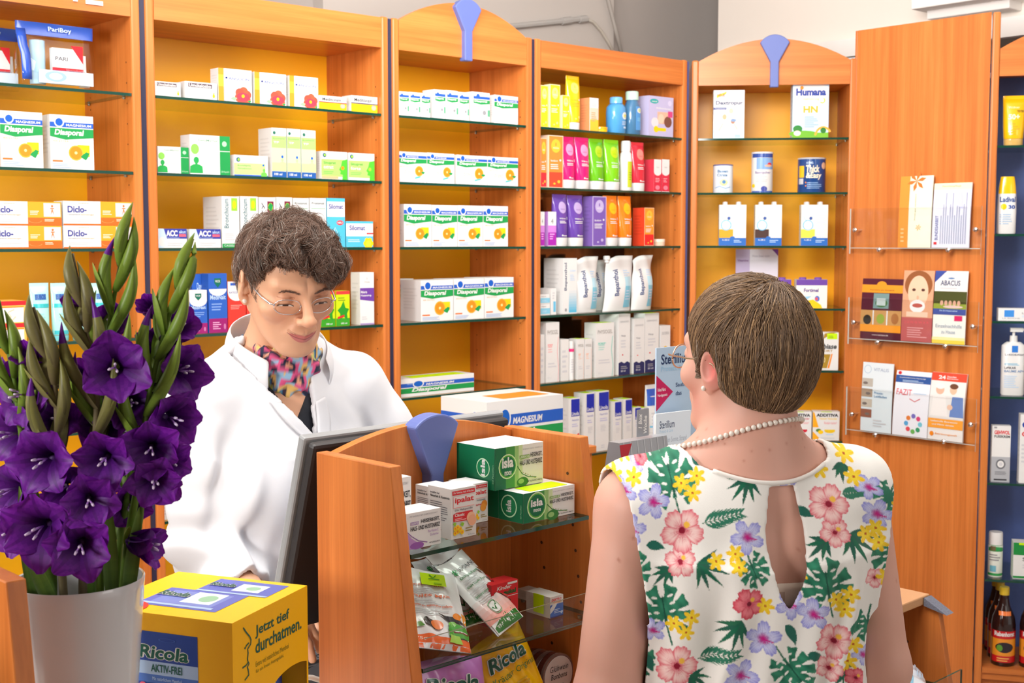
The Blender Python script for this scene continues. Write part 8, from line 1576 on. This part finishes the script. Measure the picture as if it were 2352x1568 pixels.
w_ = ph0[:, None]+T*cj(4, 9, .3)[:, None]*np.sign(cj(-1, 1, 0))[:, None]; S = S+Sd[:, None]*(amp*np.sin(w_))[..., None]+G[:, None]*(amp*(.6+.8*np.cos(w_)))[..., None]
base = np.array([srgb(104, 77, 62)]*NS)*(cj(.75, 1.25, .15).clip(.5, 1.6))[:, None]; gr = g_.random(NS) < np.clip(.07+.5*(q[:, 2] < .05)*(q[:, 1] > -.05), 0, .45); base[gr] = np.array(srgb(175, 165, 155))*g_.uniform(.55, 1.1, gr.sum())[:, None]
strands('hair_strands', S, np.clip(base, 0, 1), .00033, m_hair2, hair_o)
# ---------------------------------------------------------------- vase of gladioli
def leafmat(name, rough=.45, tr=.25):
    def b(nt, p):
        a = N(nt, 'ShaderNodeAttribute'); a.attribute_name = 'col'; nt.links.new(a.outputs['Color'], p.inputs['Base Color'])
        t = N(nt, 'ShaderNodeBsdfTranslucent'); mx = N(nt, 'ShaderNodeMixShader'); mx.inputs[0].default_value = tr; nt.links.new(a.outputs['Color'], t.inputs[0])
        nt.links.new(p.outputs[0], mx.inputs[1]); nt.links.new(t.outputs[0], mx.inputs[2]); nt.links.new(mx.outputs[0], nt.nodes['Material Output'].inputs[0])
    return mat(name, rough=rough, build=b, spec=.35)
m_petal = leafmat('gladiolus_petal', .5, .28); m_green = leafmat('gladiolus_green', .42, .18); m_stam = mat('stamen', rough=.5, attr=True)
VY = 1.36; vc = at_depth(180, 1326, VY); VR = 150/2916*VY; VZ = vc[2]
vase = empty('flower_vase', (vc[0], vc[1], CT+.0006)); tag(vase, 'white glossy vase full of purple gladioli at lower left', 'vase')
H_ = VZ-CT-.0006; prof = [(0, VR*.50), (.006, VR*.54)]+[(H_*t, VR*(.54+.46*t**.85)) for t in (.1, .25, .4, .55, .7, .85, .97)]+[(H_-.001, VR*1.0), (H_, VR*.99), (H_-.001, VR*.965), (H_*.85, VR*.91), (H_*.5, VR*.72), (H_*.03, VR*.47)]
b = MB(); b.loft([(z, r, r) for z, r in prof], 64, cols=(.60, .60, .62)); b.build('vase_body', mat('white_ceramic', rough=.12, attr=True, coat=.4, spec=.5), parent=vase, smooth=True, angle=50)
GA, GB, GC = srgb(98, 128, 40), srgb(146, 170, 66), srgb(120, 105, 75)
P1, P2, P3 = np.array(srgb(104, 14, 146)), np.array(srgb(62, 5, 96)), np.array(srgb(160, 52, 196))
gr_ = random.Random(5)
def frame(ax, roll=0.):
    z = np.array(ax, float); z /= np.linalg.norm(z); x = np.cross((0, 0, 1.), z); x = x/np.linalg.norm(x) if np.linalg.norm(x) > .05 else np.array((1., 0, 0)); y = np.cross(z, x)
    c, s = math.cos(roll), math.sin(roll); return x*c+y*s, -x*s+y*c, z
def blossom(parent, cen, ax, r, roll, op=1., seed=0):
    R = random.Random(seed); X, Y, Z = frame(ax, roll); b = MB(); nu, nv = 12, 9
    for k in range(6):
        a = math.pi/3*k+R.uniform(-.08, .08); inn = k % 2; d = X*math.cos(a)+Y*math.sin(a); t_ = np.cross(Z, d); L = r*(1.02 if inn else .94)*R.uniform(.92, 1.08); W_ = r*(.60 if inn else .52)*R.uniform(.92, 1.08); curl = R.uniform(.1, .55); ph_ = R.uniform(0, 6.3); tw = R.uniform(-.25, .25)
        G = []
        for i in range(nu+1):
            u = i/nu; rad = L*(.06+.94*(u**1.35)*op); h = r*(-.95+1.15*u**.8-(.55*curl+.1)*u**3*op-(.03 if inn else .0))+(1-op)*r*.8*u
            hw = W_*max(.10*(1-u), math.sin(math.pi*min(1, .12+.84*u**.8))**.62)*(.55+.45*op)
            row = []
            for j in range(nv+1):
                v = j/nv*2-1; ruf = .055*r*math.sin(7*v+5*u+ph_)*u*u*abs(v)+.10*r*v*v*(1-u*.8)+tw*r*.3*v*u
                tip = -.10*L*abs(v)**3*u**4
                row.append(cen+d*(rad+tip)+t_*(v*hw)+Z*(h+ruf))
            G.append(row)
        o = len(b.F); b.grid(G); n = 0
        for i in range(nu):
            for j in range(nv):
                u = (i+.5)/nu; v = abs((j+.5)/nv*2-1); st = .5+.5*math.sin(38*v+3*math.sin(9*u)+k); w1 = min(1, max(0, u*1.25-.1)); c = P2*(1-w1)+P1*w1; c = c+(P3-P1)*.45*st*w1*(.4+.6*v); c = c*(1-.25*(v < .08)); b.C[o+n] = tuple(np.clip(c, 0, 1)); n += 1
    f = b.build('blossom', m_petal, parent=parent, smooth=True)
    if op > .6:
        s = MB()
        for k in range(3):
            a = 2.1*k+roll; q0 = cen-Z*r*.5; q1 = cen+Z*r*.02+(X*math.cos(a)+Y*math.sin(a))*r*.10; q2 = cen+Z*r*.20+(X*math.cos(a)+Y*math.sin(a))*r*.13; s.tube([q0, q1], .0009, 6, srgb(170, 120, 200)); s.tube([q1, q2], [.0016, .0011], 6, srgb(205, 185, 215))
        s.build('stamens', m_stam, parent=f, smooth=True)
    return f
def bract(parent, base, ax, L, w, side, cup=.5, c0=GA, c1=GB, name='bract', seed=0, tipc=None):
    """pointed folded green leaf"""
    R = random.Random(seed); z = np.array(ax, float); z /= np.linalg.norm(z); s = np.array(side, float); s -= z*(s@z); s /= np.linalg.norm(s); n = np.cross(z, s); b = MB(); G = []; nu, nv = 12, 6; bend = R.uniform(-.06, .10)
    for i in range(nu+1):
        u = i/nu; hw = w/2*(math.sin(math.pi*min(1, .16+.84*u))**.8 if u < 1 else 0)+.0004; row = []
        for j in range(nv+1):
            v = j/nv*2-1; an = v*1.25; row.append(base+z*(u*L)+s*(hw*math.sin(an))+n*(hw*cup*(math.cos(an)-.3)+bend*L*u*u))
        G.append(row)
    o = len(b.F); b.grid(G); n_ = 0
    for i in range(nu):
        for j in range(nv): t = min(1, (i/nu)*.9+.2*abs(j-nv/2)/nv+.08*math.sin(j*2.1+seed)); c = np.array(c0)*(1-t)+np.array(c1)*t; c = np.array(tipc) if tipc is not None and i > nu-3 else c; b.C[o+n_] = tuple(c); n_ += 1
    return b.build(name, m_green, parent=parent, smooth=True)
def bpath(pts, n=30):
    pts = [np.array(p) for p in pts]; k = len(pts)-1; out = []
    for i in range(n+1):
        t = i/n*k; j = min(int(t), k-1); f = t-j; p0, p1, p2, p3 = pts[max(j-1, 0)], pts[j], pts[j+1], pts[min(j+2, k)]
        out.append(.5*((2*p1)+(-p0+p2)*f+(2*p0-5*p1+4*p2-p3)*f*f+(-p0+3*p1-3*p2+p3)*f**3))
    return np.array(out)
def stalk(pts, Y0, buds, blossoms, label, tone=0, bl=.066, bw=.0138):
    """pts: pixels from the tip down to the rim; blossoms: (x, y, dY, facing dx, dz, r px, openness)"""
    u = empty('gladiolus', tuple(vc*np.array((1, 1, 0))+np.array((0, 0, CT+.02)))); tag(u, label, 'flower', 'purple gladioli in the white vase'); off = -np.array(u.location)
    top = [at_depth(x, y, Y) for x, y, Y in pts]; rim = top[-1]; foot = np.array((vc[0]+(rim[0]-vc[0])*.25, vc[1]+(rim[1]-vc[1])*.25, CT+.03)); P = bpath([p+off for p in top]+[foot+off], 40)
    g0, g1 = (GA, GB) if tone == 0 else (srgb(112, 100, 72), srgb(140, 140, 70)); n = len(P)
    MB().tube(P[::-1], [.0052-.0036*i/(n-1) for i in range(n)], 10, g0).build('stem', m_green, parent=u, smooth=True)
    L = np.concatenate([[0], np.cumsum(np.linalg.norm(np.diff(P, axis=0), axis=1))]); at = lambda s: np.array([np.interp(s, L, P[:, k]) for k in range(3)])
    for i in range(buds):   # alternate closed buds, each in a green pointed sheath
        s = .004+i*.0215+.0012*i*i; base = at(s+bl*.78); ax = at(s)-at(s+.03); ax /= np.linalg.norm(ax); sd = 1 if i % 2 else -1; th = gr_.uniform(-.5, .5)+(0 if i else 1.2)
        out = np.array((sd*math.cos(th), -math.sin(abs(th))-.25, 0)); Lb = bl*(1+.07*min(i, 4))*gr_.uniform(.92, 1.08); sp = .05+.055*i; purple = i >= 2 and gr_.random() < .4
        pth = [base+ax*Lb*t+out*(Lb*(sp*t+.10*math.sin(t*math.pi)-.04*t*t)) for t in np.linspace(0, 1, 13)]
        rad = [bw*.5*q for q in (.45, .62, .78, .90, .97, 1.0, .97, .90, .78, .62, .44, .25, .06)]; b = MB(); b.tube(pth, rad, 12, g0); c0, c1 = np.array(g0), np.array(g1)
        for m in range(len(b.F)):
            t = min(11, m//12)/11; q = m % 12; mix = .65*t+.35*(.5+.5*math.cos(q*math.pi/6+i)); cc = c0*(1-mix)+c1*mix; cc = cc*(1-.35*(q == 3 and t > .2)); b.C[m] = tuple(P1*.9) if purple and t > .74 else tuple(cc)
        b.build('bud', m_green, parent=u, smooth=True)
        if i: bract(u, base-ax*.004, ax+out*(sp+.22), Lb*.72, bw*1.15, np.cross(out, ax), .95, g0, g1, 'bract', i)
    for k, (x, y, dY, fx, fz, rp, op) in enumerate(blossoms):
        Y = Y0+dY; c_ = at_depth(x, y, Y)+off; r = rp/2916*Y; ax = np.array((fx, -1., fz)) if abs(fx) < 1.5 else np.array((fx, -.25, fz)); ax /= np.linalg.norm(ax)
        blossom(u, c_, ax, r, gr_.uniform(0, 6.3), op, int(x*7+y))
        j = int(np.argmin(np.linalg.norm(P-(c_-ax*r*.9+np.array((0, 0, -r*.7))), axis=1))); q0, q1 = P[j], c_-ax*r*.88
        MB().tube(bpath([q0, (q0+q1)/2+np.array((0, 0, -.004)), q1], 8), [.0042, .0040, .0036, .0034, .0034, .0036, .004, .0046, .0056], 8, tuple(P2*1.1+.02)).build('flower_tube', m_petal, parent=u, smooth=True)
        for sd in (-1, 1): bract(u, q0, (q1-q0)+np.array((0, 0, .02)), max(.035, np.linalg.norm(q1-q0)*1.15), .020, np.array((1., sd*.4, 0)), .5*sd, g0, g1, 'bract', k*3+sd)
    return u
A_ = .0
stalk([(300, 492, 1.33), (268, 650, 1.335), (238, 830, 1.34), (226, 980, 1.345), (222, 1150, 1.35), (230, 1340, 1.36)], 1.33, 7, [(255, 735, .03, .3, .2, 62, .75), (262, 845, -.035, .25, .05, 88, 1), (305, 925, .02, .4, .1, 70, 1), (236, 1060, -.05, .1, -.1, 74, 1), (205, 1155, -.06, .35, -.05, 72, 1)], 'tallest gladiolus with green spike reaching the upper shelf, centre right of the vase')
stalk([(443, 548, 1.36), (402, 680, 1.355), (360, 830, 1.355), (335, 960, 1.355), (315, 1120, 1.36), (285, 1325, 1.37)], 1.355, 7, [(345, 705, .03, -.4, .6, 52, .5), (412, 745, .03, .9, .5, 66, .7), (365, 800, .03, .1, .3, 70, .9), (428, 850, .01, 1.0, .1, 78, .9), (345, 1035, -.05, .2, -.05, 78, 1), (405, 965, .0, .8, -.1, 76, .9), (355, 1110, -.05, .3, -.15, 66, 1)], 'gladiolus leaning right with yellow green spike in front of the blue cartons')
stalk([(166, 582, 1.32), (188, 690, 1.32), (208, 800, 1.325), (222, 900, 1.33), (215, 1080, 1.34), (190, 1345, 1.35)], 1.325, 6, [(165, 700, .01, -.5, .8, 40, .35), (178, 870, .05, -.1, .2, 62, .8), (225, 975, .03, .0, .0, 66, 1), (183, 1262, -.055, .25, -.1, 82, 1)], 'gladiolus with brownish green buds in the middle of the bunch', 1)
stalk([(77, 705, 1.31), (102, 790, 1.31), (125, 880, 1.315), (132, 990, 1.32), (128, 1140, 1.335), (145, 1350, 1.35)], 1.315, 5, [(62, 818, .01, -.4, .7, 58, .55), (130, 960, .03, .1, .2, 68, .9), (88, 1062, -.04, -.1, -.05, 88, 1), (150, 1120, .0, .2, .1, 66, 1), (78, 1222, -.05, -.1, -.1, 94, 1)], 'gladiolus with short olive spike left of the middle one', 1)
stalk([(-2, 690, 1.33), (14, 780, 1.33), (34, 880, 1.33), (50, 1000, 1.335), (70, 1150, 1.345), (95, 1345, 1.36)], 1.335, 4, [(38, 905, -.02, -.5, .2, 84, 1), (8, 860, .02, -.7, .4, 60, .6), (12, 1000, -.01, -.5, .0, 80, 1), (5, 1130, .0, -.6, -.1, 78, 1), (22, 1225, .01, -.4, -.2, 72, 1), (140, 1180, .03, .1, -.1, 70, 1)], 'gladiolus at the far left of the vase, cut by the photo edge')
stalk([(300, 960, 1.40), (300, 1040, 1.39), (290, 1150, 1.385), (268, 1330, 1.385)], 1.39, 0, [(300, 990, .02, .2, .2, 74, 1), (275, 1075, .01, .1, .0, 70, 1), (300, 1165, -.01, .5, -.1, 60, .9), (395, 1060, .01, .9, -.1, 66, .9), (275, 1190, .02, .2, -.2, 60, .9)], 'gladiolus without visible spike at the back of the bunch')
stalk([(330, 1100, 1.37), (325, 1180, 1.37), (310, 1260, 1.37), (296, 1330, 1.375)], 1.37, 0, [(352, 1255, -.02, 2.0, -.45, 66, .75), (385, 1120, .0, 1.1, -.3, 52, .8)], 'gladiolus drooping right over the rim of the vase')
# sword leaves standing among the stems
lf = [((40, 1120), (85, 1345), 1.33), ((248, 1130), (258, 1340), 1.345), ((318, 1170), (290, 1335), 1.345), ((105, 1190), (118, 1350), 1.33), ((60, 1260), (130, 1352), 1.32), ((205, 1200), (215, 1348), 1.38)]
for i, ((x0, y0), (x1, y1), Y) in enumerate(lf):
    u = empty('sword_leaf', tuple(at_depth(x1, y1+60, Y))); o_ = np.array(u.location); T, B = at_depth(x0, y0, Y)-o_, at_depth(x1, y1+60, Y)-o_
    bract(u, B, T-B, float(np.linalg.norm(T-B)), .016, (1., .2, 0), .4, srgb(60, 90, 35), srgb(110, 140, 55), 'blade', i); tag(u, ('long green leaf at left edge of vase, behind the dark rack', 'upright green leaf right of centre at the vase rim', 'green leaf at the right rim of the vase', 'short green leaf left of centre at the vase rim', 'slanting green leaf crossing at the left rim', 'narrow green leaf behind the stems in the vase')[i], 'leaf', 'green leaves in the vase')
